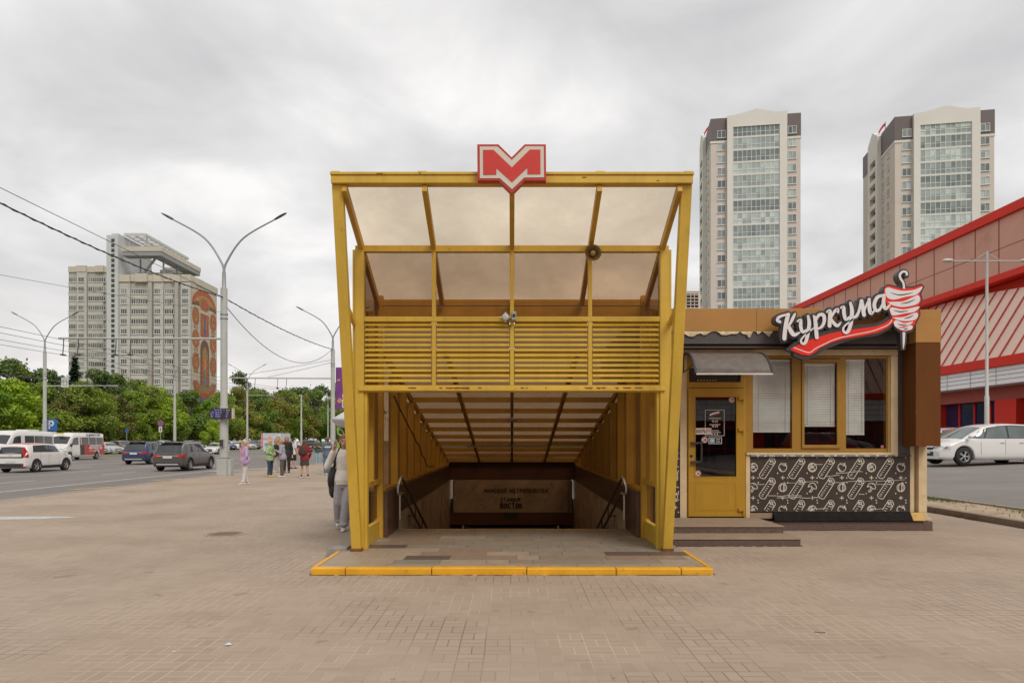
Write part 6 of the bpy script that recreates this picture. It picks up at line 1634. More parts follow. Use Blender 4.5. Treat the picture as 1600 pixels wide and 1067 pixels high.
    m = MB(); m.box(X(0) - .022, X(0) - .012, -.26, .26, zp - .06, zp + .06); m.build('number_plate', PLATE, root)
    if detail:
        for s_ in (-1, 1):
            m = MB(); t = K['cowl'] - .045; m.ell((X(t), s_ * (plan(t) + .09), belt + .10), .07, .11, .075 if not hv else .15, 0, 12, 8); m.build('mirror', paintm if not hv else TRIM, root)
            m = MB()
            for t in ((.30, .47) if not hv else (.64, )): m.box(X(t) - .09, X(t) + .07, s_ * (yside(t, belt - .13) - .002), s_ * (yside(t, belt - .13) + .022), belt - .145, belt - .115)
            m.build('door_handle', paintm if kind != 'mpv' else CHROME, root)
            m = MB()
            for t in ((.265, .44, .655) if not hv else (.60, .80)):
                z0 = max(bottom(t) + .02, .3); n = 6
                for k in range(n):
                    za, zb2 = lerp(z0, belt + .02, k / n), lerp(z0, belt + .02, (k + 1) / n)
                    m.face([(X(t) - .006, s_ * (yside(t, za) + .002), za), (X(t) + .006, s_ * (yside(t, za) + .002), za), (X(t) + .006, s_ * (yside(t, zb2) + .002), zb2), (X(t) - .006, s_ * (yside(t, zb2) + .002), zb2)])
            m.build('door_gap', TRIM, root)
    if rw not in WHEELS: WHEELS[rw] = wheel_meshes(rw)
    ty, rim = WHEELS[rw]
    for wx in K['wx']:
        for s_ in (-1, 1):
            w_ = bpy.data.objects.new('wheel', ty); COL.objects.link(w_); w_.parent = root; w_.location = (X(wx), s_ * (plan(wx) - .115), rw); w_.rotation_euler = (0, 0, 0 if s_ < 0 else math.pi)
            q = bpy.data.objects.new('rim', rim); COL.objects.link(q); q.parent = w_
    if extra: extra(root, X, yside, T, plan)
    root.location = loc; root.rotation_euler = (0, 0, rz_)
    return root
PW, PR, PBL, PG = paint('white', (.70, .69, .67)), paint('red', (.50, .035, .03)), paint('blue', (.016, .033, .11)), paint('graphite', (.075, .066, .062))
PS, PBK, PBR = paint('silver', (.40, .40, .40)), paint('black', (.02, .02, .022)), paint('bronze', (.16, .10, .07))
AWAY, TOWARDS = math.pi / 2, -math.pi / 2
def flat_text(root, s, X0_, y, z, h, mt, name, w=.2, slant=0, sx=1.0):
    """lettering on the side that faces +X when the vehicle drives towards the camera"""
    m = MB(); write(m, s, X0_, z, h, lambda a, b, c: V((-a, y - c * 1, b)) if y < 0 else V((-a, y + abs(c), b)), 0, w, .18, 0, 'c', slant, -.0006, sx); return m.build(name, mt, root)
def ex_boxy(root, X, ys, T, pl):
    m = MB(); m.box(X(0) - .018, X(0) - .006, -.60, .60, .86, 1.02); m.build('tailgate_panel', PW, root)
    m = MB(); m.box(X(0) - .012, X(0) - .002, -.68, .68, .80, 1.06); m.build('tailgate_surround', TRIM, root)
    m = MB(); m.box(X(0) - .024, X(0) - .0185, -.07, .07, .92, .96); m.build('badge', CHROME, root)
    for s_ in (-1, 1): m = MB(); m.lathe((X(0) - .02, s_ * .66, .45), [(.0001, -.012), (.055, -.012), (.07, .0)], 16, 0, 'x'); m.build('fog_lamp', TLRED, root)
def gz(u, v): return G(u, v, RZ)
car('parked_car' if False else 'city_car', 'white boxy car with a red roof driving away on the road', 'boxy', PW, (-27.1, 40.1, RZ), AWAY, None, PR, True, True, extra=ex_boxy)
def ex_suv(root, X, ys, T, pl):
    m = MB(); m.box(X(0) - .02, X(0) - .008, -.62, .62, .86, .90); m.build('chrome_strip', CHROME, root)
    m = MB(); m.box(X(0) - .035, X(0) - .01, -.62, .62, .36, .44); m.build('skid_plate', PS, root)
    for s_ in (-1, 1): m = MB(); m.tube(spline([(X(.16), s_ * .66, 1.64), (X(.2), s_ * .66, 1.70), (X(.5), s_ * .66, 1.70), (X(.55), s_ * .66, 1.66)], 5), .02, 0, 6); m.build('roof_rail', TRIM, root)
    m = MB(); m.box(X(.075), X(.10), -.2, .2, 1.575, 1.60); m.build('brake_light', TLRED, root)
    m = MB(); m.box(X(.055), X(.15), -.62, .62, 1.615, 1.635); m.build('spoiler', root and TRIM, root)
car('city_suv', 'graphite SUV with a silver skid plate nearest the kerb on the road', 'suv', PG, (-19.45, 42.0, RZ), AWAY, extra=ex_suv)
car('city_suv', 'dark blue SUV with its brake lights on between white car and graphite SUV', 'suv', PBL, (-27.4, 53.2, RZ), AWAY, extra=ex_suv)
car('city_car', 'white sedan driving towards the camera in the far lanes', 'sedan', PW, (-38.0, 90.5, RZ), TOWARDS, None, None, False)
car('city_suv', 'tall black SUV driving away beyond the advert van', 'suv', PBK, (-31.2, 111, RZ), AWAY, extra=ex_suv, zscale=1.12)
def ex_bus(root, X, ys, T, pl):
    s_ = 1       # vehicle drives to -Y, so its left side (local +y) faces +X
    wrapm = mat('bus_wrap_red', (.46, .045, .03), .4, var=.08)
    def pt(t0, t1, z0, z1, mt, nm, o=.008):
        m = MB(); m.grid([[(X(lerp(t0, t1, k / 8)), s_ * (ys(lerp(t0, t1, k / 8), lerp(z0, z1, j / 4)) + o), lerp(z0, z1, j / 4)) for j in range(5)] for k in range(9)], 0, True); return m.build(nm, mt, root)
    pt(.0, .14, .45, 1.36, wrapm, 'red_wrap'); pt(.255, .50, .45, 1.36, wrapm, 'red_wrap'); pt(.14, .255, .86, 1.36, wrapm, 'red_wrap'); pt(.0, .018, 1.36, 2.1, wrapm, 'red_wrap')
    pt(.50, .60, .45, 1.36, mat('tyre_picture', (.06, .058, .057), .6, var=.4, vscale=6), 'tyre_print'); pt(.575, .60, 1.36, 2.05, wrapm, 'red_wrap')
    yy = pl(.3) + .013
    flat_text(root, 'АВТОСЕТЬ', -X(.24), yy, .98, .34, SWH, 'lettering', .26, .22, 1.05)
    m = MB(); 
    for k in range(12): x0 = -X(.34) + k * .07 - .35; m.stroke([(x0, .80), (x0 + .05, .80)], .06, lambda a, b, c: V((-a, yy, b)), 0)
    m.build('phone_number', SWH, root)
    m = MB(); write(m, 'ЗА ШИНАМИ К НАМ!', -X(.28), 2.17, .20, lambda a, b, c: V((-a, pl(.3) * .955 + .012 + abs(c), b)), 0, .2, .18); m.build('roof_lettering', BLACK, root)
    m = MB(); m.box(X(.80), X(.83), -.3, .3, 2.30, 2.42); m.build('route_board', mat('route_yellow', (.6, .5, .12), .5), root)
b1 = car('minibus', 'red and white minibus with white lettering facing the camera', 'van', PW, (-39.6, 63.6, RZ), TOWARDS, 'minibuses in the far lanes', None, False, extra=ex_bus, zscale=.97)
def ex_w(root, X, ys, T, pl):
    m = MB(); m.box(X(.2), X(.4), -.5, .5, 2.54, 2.62); m.build('roof_hatch', WHITE, root)
car('minibus', 'plain white minibus behind the red roofed car', 'van', PW, (-39.0, 55.4, RZ), TOWARDS, 'minibuses in the far lanes', None, False, extra=ex_w, zscale=1.0)
def ex_ad(root, X, ys, T, pl):
    x = X(0) - .03
    fr = lambda a, b, c: V((x - abs(c), -a, b))
    m = MB(); m.box(x + .002, x + .03, -1.30, 1.30, .62, 2.68); m.build('advert_box', mat('advert_pale_blue', (.52, .58, .64), .5, var=.08), root)
    m = MB(); m.box(x - .003, x + .002, 1.02, 1.295, .72, 2.67); m.build('red_strip', mat('advert_red', (.5, .05, .045), .5, var=.1), root)
    m = MB(); write(m, 'ПЛА', -.35, .98, .36, fr, .004, .26); m.build('lettering', mat('advert_blue', (.03, .09, .30), .5), root)
    m = MB(); m.disc(-.1, 1.98, .34, fr, .004, 0, 20); m.disc(.95, 1.95, .33, fr, .004, 1, 18); m.disc(.95, 2.0, .17, fr, .006, 0, 14); m.build('printed_faces', [mat('advert_skin', (.55, .36, .27), .6), mat('advert_hair', (.38, .20, .08), .6)], root)
    m = MB(); write(m, 'ОТО', -.72, 1.85, .2, fr, .004, .24); m.stroke([(-.9, 2.5), (.9, 2.5)], .04, fr, .004); m.stroke([(.3, 1.9), (.6, 1.93)], .05, fr, .004)
    for k in range(7): m.stroke([(-1.22, .95 + k * .24), (-1.10, 1.08 + k * .24)], .07, fr, .006, 1)
    m.build('small_print', [mat('advert_red', (.5, .05, .045), .5), SWH], root)
    m = MB(); m.box(X(.02), X(.62), -1.30, 1.30, .62, 2.70); m.build('cargo_box', mat('advert_pale_blue', (.52, .58, .64), .5), root)
car('advert_van', 'pale blue advert van with red edge strip driving away', 'van', PW, (-31.4, 94.8, RZ), AWAY, None, None, False, nowin=True, extra=ex_ad, zscale=.98)
def ex_mpv(root, X, ys, T, pl):
    for s_ in (-1, 1): m = MB(); m.tube([(X(t), s_ * (ys(t, T(t) - .085) + .010), T(t) - .085) for t in [.11 + k * .033 for k in range(17)]], .014, 0, 6); m.build('roof_strip', CHROME, root)
    for s_ in (-1, 1): m = MB(); m.ell((X(.978), s_ * .62, .46), .05, .13, .05, 0, 12, 8); m.build('fog_lamp', TRIM, root)
    for s_ in (-1, 1): m = MB(); m.grid([[(X(t) + .01, s_ * (ys(t, z) * f_ + .010), z) for (t, f_) in ((.992, .5), (.98, .84), (.965, 1.0), (.94, 1.0))] for z in (.66, .72)], 0, False); m.build('lower_headlight', TRIM, root)
car('family_van', 'white family car parked in front of the red hall', 'mpv', PW, (18.75, 28.1, rz(18.7)), math.pi + .06, None, None, False, extra=ex_mpv, glassm=CARGLC)
car('city_car', 'red sedan parked behind the white family car', 'sedan', PR, (21.75, 34.0, rz(21.7)), math.pi + .1, None, None, False, detail=False)
car('city_car', 'grey hatchback just behind the brown kiosk corner', 'hatch', PS, (24.6, 40.5, rz(24)), math.pi, None, None, False, detail=False)
car('city_suv', 'black car mostly hidden behind the cream kiosk post', 'suv', PBK, (17.6, 33.0, rz(17)), math.pi, None, None, False, detail=False)
# cars mirrored in the kiosk glass
car('city_car', 'red hatchback behind the photographer, mirrored in the kiosk glass', 'hatch', PR, (17.5, -14, rz(17)), .3, None, None, False, detail=False)
car('city_car', 'silver sedan behind the photographer, mirrored in the kiosk glass', 'sedan', PS, (19.5, -17, rz(19)), .2, None, None, False, detail=False)
# parked rows beyond the road
PROT = {}
for kd, nm in (('hatch', 'hatchback'), ('sedan', 'sedan'), ('suv', 'SUV')):
    PROT[kd] = (car('parked_car', 'x', kd, PW, (0, 0, 0), 0, None, None, False, detail=False), nm)
COLS = [('white', PW), ('white', PW), ('silver', PS), ('silver', PS), ('graphite', PG), ('black', PBK), ('red', PR), ('dark blue', PBL), ('bronze', PBR)]
r = random.Random(17); used = set()
for rowi, (X_, y0, n_) in enumerate(((-49.7, 71, 34), (-55.2, 78, 30), (-61.5, 86, 26))):
    y = y0
    for k in range(n_):
        y += r.uniform(2.75, 3.3)
        if r.random() < .08: y += 2.6
        if y > 168: break
        kd = r.choice(('hatch', 'sedan', 'suv', 'hatch', 'sedan')); cn, pm = r.choice(COLS)
        if rowi == 1 and 1 == k: cn, pm = 'red', PR
        o, nm = PROT[kd]
        lab = f'{cn} {nm} in the {("front", "middle", "rear")[rowi]} row of the car park beyond the road'
        rot = math.radians(r.choice((-32, -32, -28))) if rowi != 1 else math.radians(180 - 30)
        if kd not in used:
            used.add(kd); c = o; c.location = (X_, y, 0); c.rotation_euler = (0, 0, rot); c['label'] = lab; c['group'] = 'cars parked beyond the road'
            for ch in c.children:
                if ch.name.startswith('body'): ch.material_slots[0].link = 'OBJECT'; ch.material_slots[0].material = pm
        else: dup(o, (X_ + r.uniform(-.3, .3), y, 0), rot, None, lab, 'cars parked beyond the road', {'body': pm})
# ---------------------------------------------------------------- people
SKIN = mat('skin', (.52, .30, .21), .55, var=.06, vscale=12)
HAIRS = {k: mat('hair_' + k, c, .6, var=.25, vscale=25) for k, c in (('blond', (.52, .36, .17)), ('brown', (.10, .055, .03)), ('dark', (.022, .016, .013)), ('ginger', (.38, .19, .075)), ('light_brown', (.22, .115, .05)), ('grey', (.5, .43, .36)))}
def cloth(name, c, rough=.85, var=.12, vscale=10): return mat('cloth_' + name, c, rough, var=var, vscale=vscale, bump=.15, bscale=50)
def floral():
    if 'cloth_floral' in MATS: return MATS['cloth_floral']
    m, nt, out = new_mat('cloth_floral'); b = N(nt, 'ShaderNodeBsdfPrincipled'); nt.links.new(b.outputs[0], out.inputs[0]); co = objco(nt)
    a = ramp(nt, noise(nt, co, 7, 3), [(.40, (.16, .33, .10)), (.47, (.32, .48, .22)), (.53, (.50, .52, .22)), (.60, (.16, .26, .38)), (.68, (.45, .2, .2))]); a.node.color_ramp.interpolation = 'CONSTANT'
    nt.links.new(a, b.inputs['Base Color']); b.inputs['Roughness'].default_value = .85; MATS['cloth_floral'] = m; return m
def fused(mb, name, mats, parent, vox, smooth=3, fac=.5):
    """one continuous closed surface grown over everything in mb"""
    me = mb.mesh(name, mats); ob = bpy.data.objects.new(name, me); COL.objects.link(ob)
    q = ob.modifiers.new('r', 'REMESH'); q.mode = 'VOXEL'; q.voxel_size = vox
    if smooth: s_ = ob.modifiers.new('s', 'SMOOTH'); s_.factor = fac; s_.iterations = smooth
    dg = bpy.context.evaluated_depsgraph_get(); nm = bpy.data.meshes.new_from_object(ob.evaluated_get(dg))
    nm.materials.clear()
    for mt in (mats if isinstance(mats, (list, tuple)) else [mats]): nm.materials.append(mt)
    for p_ in nm.polygons: p_.use_smooth = True; p_.material_index = 0
    ob.modifiers.clear(); ob.data = nm; bpy.data.meshes.remove(me); nm.name = name
    ob.parent = parent; ORG[ob.name] = V((0, 0, 0)); return ob
def person(label, loc, yaw, H=1.7, build=1.0, pose=None, top=None, top_len=.475, sleeve=1.0, legs='trousers', legm=None, leg_w=1.0, shoe=None, hair=('short', 'brown'), hood=False, bag=None, socks=None, vox=.014, inner=None, lean=0.0, head_tilt=(0, 0), group=None, hem=None):
    """faces -y before yaw; every joint as a share of the height"""
    J = dict(sl=(-.100, .004, .815), sr=(.100, .004, .815), el=(-.140, .012, .635), er=(.140, .012, .635), wl=(-.145, -.03, .49), wr=(.145, -.03, .49),
             hl=(-.052, 0, .50), hr=(.052, 0, .50), kl=(-.056, -.012, .285), kr=(.056, -.012, .285), al=(-.058, .012, .045), ar=(.058, .012, .045), head=(0, -.012, .93))
    if pose: J.update(pose)
    def bend(p):
        x, y, z = p
        if lean and z > .5: y -= lean * (z - .5)
        return V((x * H, y * H, z * H))
    Q = {k: bend(v) for k, v in J.items()}
    root = thing('person', label, 'person', (0, 0, 0), group)
    b = build
    hd = Q['head']; hs = H * 1.0
    def torso(mb, g=0.0, z0=.47, zt_=.84):
        R_ = [(.46, .086 * b, .066 * b), (.50, .092 * b, .070 * b), (.55, .086 * b, .066 * b), (.60, .080 * b, .060 * b), (.66, .084 * b, .064 * b), (.72, .092 * b, .068 * b), (.77, .098 * b, .064), (.81, .094, .054), (.835, .06, .044), (.855, .036, .036)]
        rings = []
        for z, rx, ry in R_:
            if z < z0 - 1e-6: continue
            if z > zt_ + 1e-6: break
            c = bend((0, .004, z)); rings.append((c.x, c.y, c.z, rx * H + g, ry * H + g))
        mb.loft(rings, 0, 20)
    def arm(mb, s, r1=.031, r2=.027, r3=.020, g=0.0, to='w'):
        S, E, W_ = Q['s' + s], Q['e' + s], Q['w' + s]
        mb.caps(S, E, r1 * H * b ** .5 + g, r2 * H + g)
        if to == 'w': mb.caps(E, W_, r2 * H + g, r3 * H + g)
        elif to == 'h': mb.caps(E, E.lerp(W_, .1), r2 * H + g, r2 * H + g)
    def leg(mb, s, r1, r2, r3, frac=1.0):
        A, K_, B_ = Q['h' + s], Q['k' + s], Q['a' + s]
        mb.caps(A, K_, r1 * H, r2 * H)
        if frac > .5: mb.caps(K_, K_.lerp(B_, frac), r2 * H, r3 * H)
    # body: head, neck, trunk, arms with hands, legs as one surface
    m = MB()
    m.ell(hd + V((0, .006 * hs, .012 * hs)), .047 * hs, .058 * hs, .055 * hs, 0, 18, 14)
    m.ell(hd + V((0, -.010 * hs, -.030 * hs)), .036 * hs, .043 * hs, .042 * hs, 0, 14, 10)
    m.ell(hd + V((0, -.028 * hs, -.058 * hs)), .017 * hs, .016 * hs, .014 * hs, 0, 10, 8)
    m.caps(hd + V((0, -.050 * hs, .004 * hs)), hd + V((0, -.062 * hs, -.018 * hs)), .006 * hs, .010 * hs)
    for s_ in (-1, 1): m.ell(hd + V((s_ * .048 * hs, .008 * hs, -.008 * hs)), .007 * hs, .014 * hs, .021 * hs, 0, 10, 8)
    m.ell(hd + V((0, -.051 * hs, -.040 * hs)), .017 * hs, .006 * hs, .006 * hs, 0, 10, 6)
    m.caps(bend((0, .006, .80)), hd + V((0, .012 * hs, -.045 * hs)), .034 * hs, .031 * hs)
    torso(m, -.004)
    for s in 'lr':
        arm(m, s)
        # hand: palm, four curled fingers, a thumb from the side
        E, W_ = Q['e' + s], Q['w' + s]; d = (W_ - E).normalized(); sg = -1 if s == 'l' else 1
        fw = V((0, -1, 0)); sd = d.cross(fw)
        if sd.length < .2: sd = V((1, 0, 0))
        sd.normalize(); nrm = sd.cross(d).normalized()
        pc = W_ + d * .024 * H
        m.caps(W_, pc + d * .02 * H, .015 * H, .019 * H)
        for i, ln in enumerate((.040, .046, .043, .034)):
            o_ = pc + d * .026 * H + sd * (i - 1.5) * .0095 * H; p1 = o_ + d * ln * .5 * H + nrm * .004 * H; p2 = p1 + d * ln * .38 * H - nrm * .012 * H * sg * 0 + V((0, -.010 * H, 0))
            m.caps(o_, p1, .0052 * H, .0048 * H, 0, 8); m.caps(p1, p2, .0048 * H, .0042 * H, 0, 8)
        th = pc + V((0, -.014 * H, 0)); m.caps(th, th + d * .022 * H + V((0, -.016 * H, 0)), .0065 * H, .0052 * H, 0, 8)
        leg(m, s, .050 * b, .031, .021)
        m.caps(Q['a' + s], Q['a' + s] + V((0, -.05 * H, -.022 * H)), .020 * H, .016 * H)
    body = fused(m, 'body', [SKIN], root, vox * .72, 2)
    # eyes, brows and lips
    m = MB()
    for s_ in (-1, 1): m.ell(hd + V((s_ * .019 * hs, -.0485 * hs, .002 * hs)), .0075 * hs, .004 * hs, .0040 * hs, 0, 10, 6)
    m.build('eyes', mat('eye_dark', (.05, .035, .03), .3), body)
    m = MB()
    for s_ in (-1, 1): m.bar(hd + V((s_ * .009 * hs, -.053 * hs, .0125 * hs)), hd + V((s_ * .030 * hs, -.047 * hs, .0125 * hs)), .006 * hs, .0036 * hs)
    m.build('brows', HAIRS[hair[1]], body)
    m = MB(); m.ell(hd + V((0, -.0555 * hs, -.040 * hs)), .012 * hs, .0035 * hs, .0036 * hs, 0, 10, 6); m.build('lips', mat('lip', (.34, .13, .10), .5), body)
    # hair
    st, hc = hair
    m = MB()
    m.ell(hd + V((0, .016 * hs, .024 * hs)), .053 * hs, .058 * hs, .054 * hs, 0, 18, 14)
    if st != 'cropped':
        for k in range(7): a = lerp(-1.15, 1.15, k / 6); m.caps(hd + V((.045 * hs * math.sin(a), -.020 * hs - .018 * hs * math.cos(a), .052 * hs)), hd + V((.050 * hs * math.sin(a), -.010 * hs - .036 * hs * math.cos(a), .032 * hs - .008 * hs * abs(math.sin(a)) * (k % 2))), .011 * hs, .007 * hs)
        for s_ in (-1, 1): m.caps(hd + V((s_ * .046 * hs, .012 * hs, .02 * hs)), hd + V((s_ * .047 * hs, .014 * hs, -.028 * hs)), .014 * hs, .008 * hs)
        m.caps(hd + V((0, .045 * hs, .0)), hd + V((0, .042 * hs, -.045 * hs)), .035 * hs, .024 * hs)
    if st == 'bob':
        for s_ in (-1, 1): m.caps(hd + V((s_ * .042 * hs, .01 * hs, .0)), hd + V((s_ * .046 * hs, .018 * hs, -.052 * hs)), .022 * hs, .018 * hs)
    if st == 'long':
        for k in range(-3, 4): m.caps(hd + V((k * .014 * hs, .040 * hs - abs(k) * .006 * hs, .0)), hd + V((k * .019 * hs, .058 * hs - abs(k) * .004 * hs, -.165 * hs - .02 * hs * (k % 2))), .022 * hs, .014 * hs)
        for s_ in (-1, 1): m.caps(hd + V((s_ * .048 * hs, .0, .0)), hd + V((s_ * .058 * hs, -.008 * hs, -.12 * hs)), .017 * hs, .012 * hs)
    fused(m, 'hair', [HAIRS[hc]], root, vox * .72, 1)
    # clothes
    if legs in ('trousers', 'shorts', 'skirt'):
        m = MB()
        rings = [(z, rx, ry) for z, rx, ry in ((.44, .088, .068), (.48, .094, .074), (.52, .092, .070), (.56, .084, .064))]
        m.loft([(bend((0, .003, z)).x, bend((0, .003, z)).y, z * H, rx * H * b + .008, ry * H * b + .008) for z, rx, ry in rings], 0, 18)
        if legs == 'skirt':
            m.loft([(0, .003 * H, z * H, rx * H * b, ry * H * b) for z, rx, ry in ((.335, .125, .095), (.42, .112, .088), (.50, .098, .076))], 0, 20)
        else:
            for s in 'lr':
                if legs == 'shorts': m.caps(Q['h' + s], Q['h' + s].lerp(Q['k' + s], .86), .062 * H * b, .056 * H * leg_w)
                else:
                    A, K_, B_ = Q['h' + s], Q['k' + s], Q['a' + s]; n_ = 5
                    m.caps(A, K_, .060 * H * b, .045 * H * leg_w); m.caps(K_, K_.lerp(B_, .5), .044 * H * leg_w, .041 * H * leg_w)
                    m.caps(K_.lerp(B_, .5), K_.lerp(B_, .86), .041 * H * leg_w, .038 * H * leg_w); e = K_.lerp(B_, .9)
                    m.ell(e + V((0, -.006 * H, -.004 * H)), .041 * H * leg_w, .044 * H * leg_w, .028 * H, 0, 12, 8)
                    for q_ in (.25, .62): c = K_.lerp(B_, q_); m.ell(c + V((.004 * H, -.016 * H, 0)), .032 * H * leg_w, .030 * H * leg_w, .012 * H, 0, 10, 6)
        fused(m, {'trousers': 'trousers', 'shorts': 'shorts', 'skirt': 'skirt'}[legs], [legm], root, vox, 2)
    if top is not None:
        m = MB(); torso(m, .014 if sleeve else .012, .50, .835)
        c = bend((0, .004, top_len)); m.loft([(c.x, c.y, top_len * H, .100 * H * b + .016, .082 * H * b + .018), (c.x, c.y, (top_len + .025) * H, .100 * H * b + .016, .082 * H * b + .018), (c.x, c.y, (top_len + .045) * H, .105 * H * b + .020, .086 * H * b + .020), (0, bend((0, .004, .57)).y, .57 * H, .100 * H * b + .018, .080 * H * b + .018), (0, bend((0, .004, .62)).y, .62 * H, .088 * H * b + .010, .068 * H * b + .010)], 0, 20)
        for s in 'lr':
            S, E, W_ = Q['s' + s], Q['e' + s], Q['w' + s]
            if sleeve >= 1:
                m.caps(S, E, .040 * H * b ** .5, .035 * H); m.caps(E, E.lerp(W_, .80), .035 * H, .029 * H); m.caps(E.lerp(W_, .80), E.lerp(W_, .93), .029 * H, .023 * H); m.ell(E + V((0, .004 * H, -.004 * H)), .036 * H, .038 * H, .034 * H, 0, 10, 8)
                m.ell(S.lerp(E, .55), .038 * H, .038 * H, .020 * H, 0, 10, 8)
            else: m.caps(S, S.lerp(E, .62), .042 * H, .041 * H)
            m.caps(S.lerp(bend((0, 0, .83)), .55), S, .036 * H, .040 * H)
        if hood: m.ell(bend((0, .052, .835)), .060 * H, .036 * H, .040 * H, 0, 14, 10)
        else: c = bend((0, .004, .842)); m.lathe(c, [(.040 * H, -.02 * H), (.041 * H, .004 * H), (.034 * H, .006 * H), (.032 * H, -.02 * H)], 18, 0, 'z')
        fused(m, 'top', [top], root, vox, 2)
    if inner is not None:
        m = MB(); c0, c1 = bend((0, -.07 * b, .60)), bend((0, -.066 * b, .80)); m.caps(c0, c1, .030 * H, .022 * H); fused(m, 'shirt', [inner], root, vox, 1)
        if hem: m = MB(); c = bend((0, .002, top_len - .012)); m.loft([(c.x, c.y, c.z - .01, .097 * H * b, .077 * H * b), (c.x, c.y, c.z + .03, .097 * H * b, .077 * H * b)], 0, 18); fused(m, 'shirt_hem', [inner], root, vox, 1)
    for s in 'lr':
        m = MB(); A = Q['a' + s]; t_ = A + V((0, -.088 * H, 0))
        zb_ = A.z - .045 * H
        for k, (dy, w_, h_) in enumerate(((.028, .019, .026), (.0, .021, .036), (-.03, .023, .030), (-.062, .024, .022), (-.088, .019, .017))):
            m.ell(V((A.x, A.y + dy * H * 1.08, zb_ + h_ * .66 * H)), w_ * H * 1.2, .034 * H, h_ * .72 * H, 0, 12, 8)
        fused(m, 'shoe', [shoe or SHW], root, vox * .8, 1)
        if socks:
            m = MB(); m.caps(A + V((0, 0, .002)), A + V((0, 0, .055 * H)), .024 * H, .024 * H); fused(m, 'sock', [socks], root, vox * .8, 1)
    root.location = loc; root.rotation_euler = (0, 0, yaw)
    return root, Q, bend
SHW = cloth('shoe_white', (.62, .58, .52), .6)
def place(o, root): o.location = root.matrix_basis @ V(o.location) if False else o.location
def carried(mb, name, label, cat, mats, root, vox=.012, straps=None, group=None):
    """a carried thing, fused in the person's frame, then moved with the person's placing but top-level"""
    t = thing(name, label, cat, (0, 0, 0), group)
    fused(mb, 'bag_body' if cat != 'phone' else 'case', [mats], t, vox, 2)
    if straps is not None: straps.build('strap', mats, t)
    t.location = root.location; t.rotation_euler = root.rotation_euler
    return t
def backpack(root, Q, bend, label, mt, H, big=1.0):
    m = MB(); c = bend((0, .115, .69)); m.ell(c, .085 * H * big, .050 * H * big, .115 * H * big, 0, 16, 12); m.ell(c + V((0, .035, -.045 * H)), .066 * H * big, .035 * H, .06 * H, 0, 14, 10); m.ell(c + V((0, .0, .09 * H)), .05 * H, .03 * H, .04 * H, 0, 12, 8)
    s = MB()
    for s_ in (-1, 1): s.tube(spline([bend((s_ * .05, .07, .80)), bend((s_ * .062, .03, .865)), bend((s_ * .068, -.05, .835)), bend((s_ * .078, -.085, .74)), bend((s_ * .085, .0, .64)), bend((s_ * .07, .08, .62))], 5), .012, 0, 6)
    return carried(m, 'backpack', label, 'backpack', mt, root, .014, s)
def phone(root, p, label, rot=(0, 0, 0)):
    m = MB(); m.box(-.006, .006, -.036, .036, -.075, .075); t = thing('phone', label, 'phone', (0, 0, 0)); o = m.build('case', BLACK, t, bevel=.004)
    m = MB(); m.box(-.0075, -.0062, -.032, .032, -.07, .07); m.build('screen', mat('phone_screen', (.02, .02, .03), .1), t)
    o_ = root.rotation_euler.to_matrix() @ p; t.location = V(root.location) + o_
    t.rotation_euler = (root.rotation_euler.to_matrix() @ Euler(rot).to_matrix()).to_euler(); return t
def at(u, v): return G(u, v, 0)
JE = cloth('jeans_blue', (.10, .17, .25)); JL = cloth('jeans_light', (.27, .37, .43)); BK = cloth('black', (.022, .02, .02)); GREY = cloth('grey', (.30, .28, .29))
# youth on the phone walking past the entrance
H_ = 1.76
ro, Q, be = person('young person in a white sweatshirt and wide grey trousers walking beside the canopy post', at(538.5, 827.5), .16, H_, .92,
    dict(el=(-.178, -.015, .665), wl=(-.112, -.036, .838), er=(.150, .03, .635), wr=(.165, -.01, .49), kl=(-.062, .0, .285), al=(-.070, .120, .075), kr=(.030, -.060, .290), ar=(-.005, -.070, .045)),
    cloth('ivory_sweat', (.74, .70, .64)), .475, 1.0, 'trousers', cloth('grey_trousers', (.38, .37, .39)), 1.28, SHW, ('short', 'light_brown'), vox=.011)
phone(ro, Q['wl'] + V((.018, .008, .085)), 'dark phone held to the ear of the youth in white', (.25, .1, .1))
m = MB(); c = V((-.215, .10, .93)); m.ell(c + V((0, 0, .05)), .085, .15, .20, 0, 16, 12); m.ell(c + V((-.01, .02, -.18)), .075, .13, .17, 0, 14, 10); m.ell(c + V((-.05, -.05, -.02)), .05, .08, .16, 0, 12, 8)
s = MB(); s.tube(spline([c + V((.02, -.06, .2)), V((-.165, -.05, 1.30)), V((-.10, -.045, 1.49)), V((-.11, .07, 1.47)), c + V((.02, .1, .2))], 6), .014, 0, 6)
carried(m, 'shoulder_bag', 'large black shoulder bag behind the arm of the youth in white', 'bag', mat('bag_black', (.025, .022, .02), .6, var=.2), ro, .013, s)
# woman in lilac
ro, Q, be = person('woman in a lilac jacket and white trousers phoning near the lamp post', at(382.5, 756.5), -1.0, 1.66, 1.28,
    dict(el=(-.150, -.06, .665), wl=(-.070, -.085, .84), er=(.165, .0, .65), wr=(.14, -.06, .52), kl=(-.06, .0, .285), al=(-.085, .07, .045), ar=(.06, -.05, .045)),
    cloth('lilac', (.42, .31, .47)), .485, 1.0, 'trousers', cloth('white_trousers', (.58, .54, .54)), 1.1, SHW, ('short', 'blond'), inner=cloth('salmon', (.55, .25, .2)), hem=True)
phone(ro, Q['wl'] + V((.014, .0, .075)), 'phone held by the woman in lilac', (.2, 0, .1))
m = MB(); m.ell(V((.235, -.03, .83)), .05, .115, .10, 0, 14, 10); s = MB(); s.tube(spline([V((.235, -.1, .90)), V((.20, -.07, 1.2)), V((.15, 0, 1.42)), V((.2, .06, 1.2)), V((.235, .05, .90))], 5), .008, 0, 6)
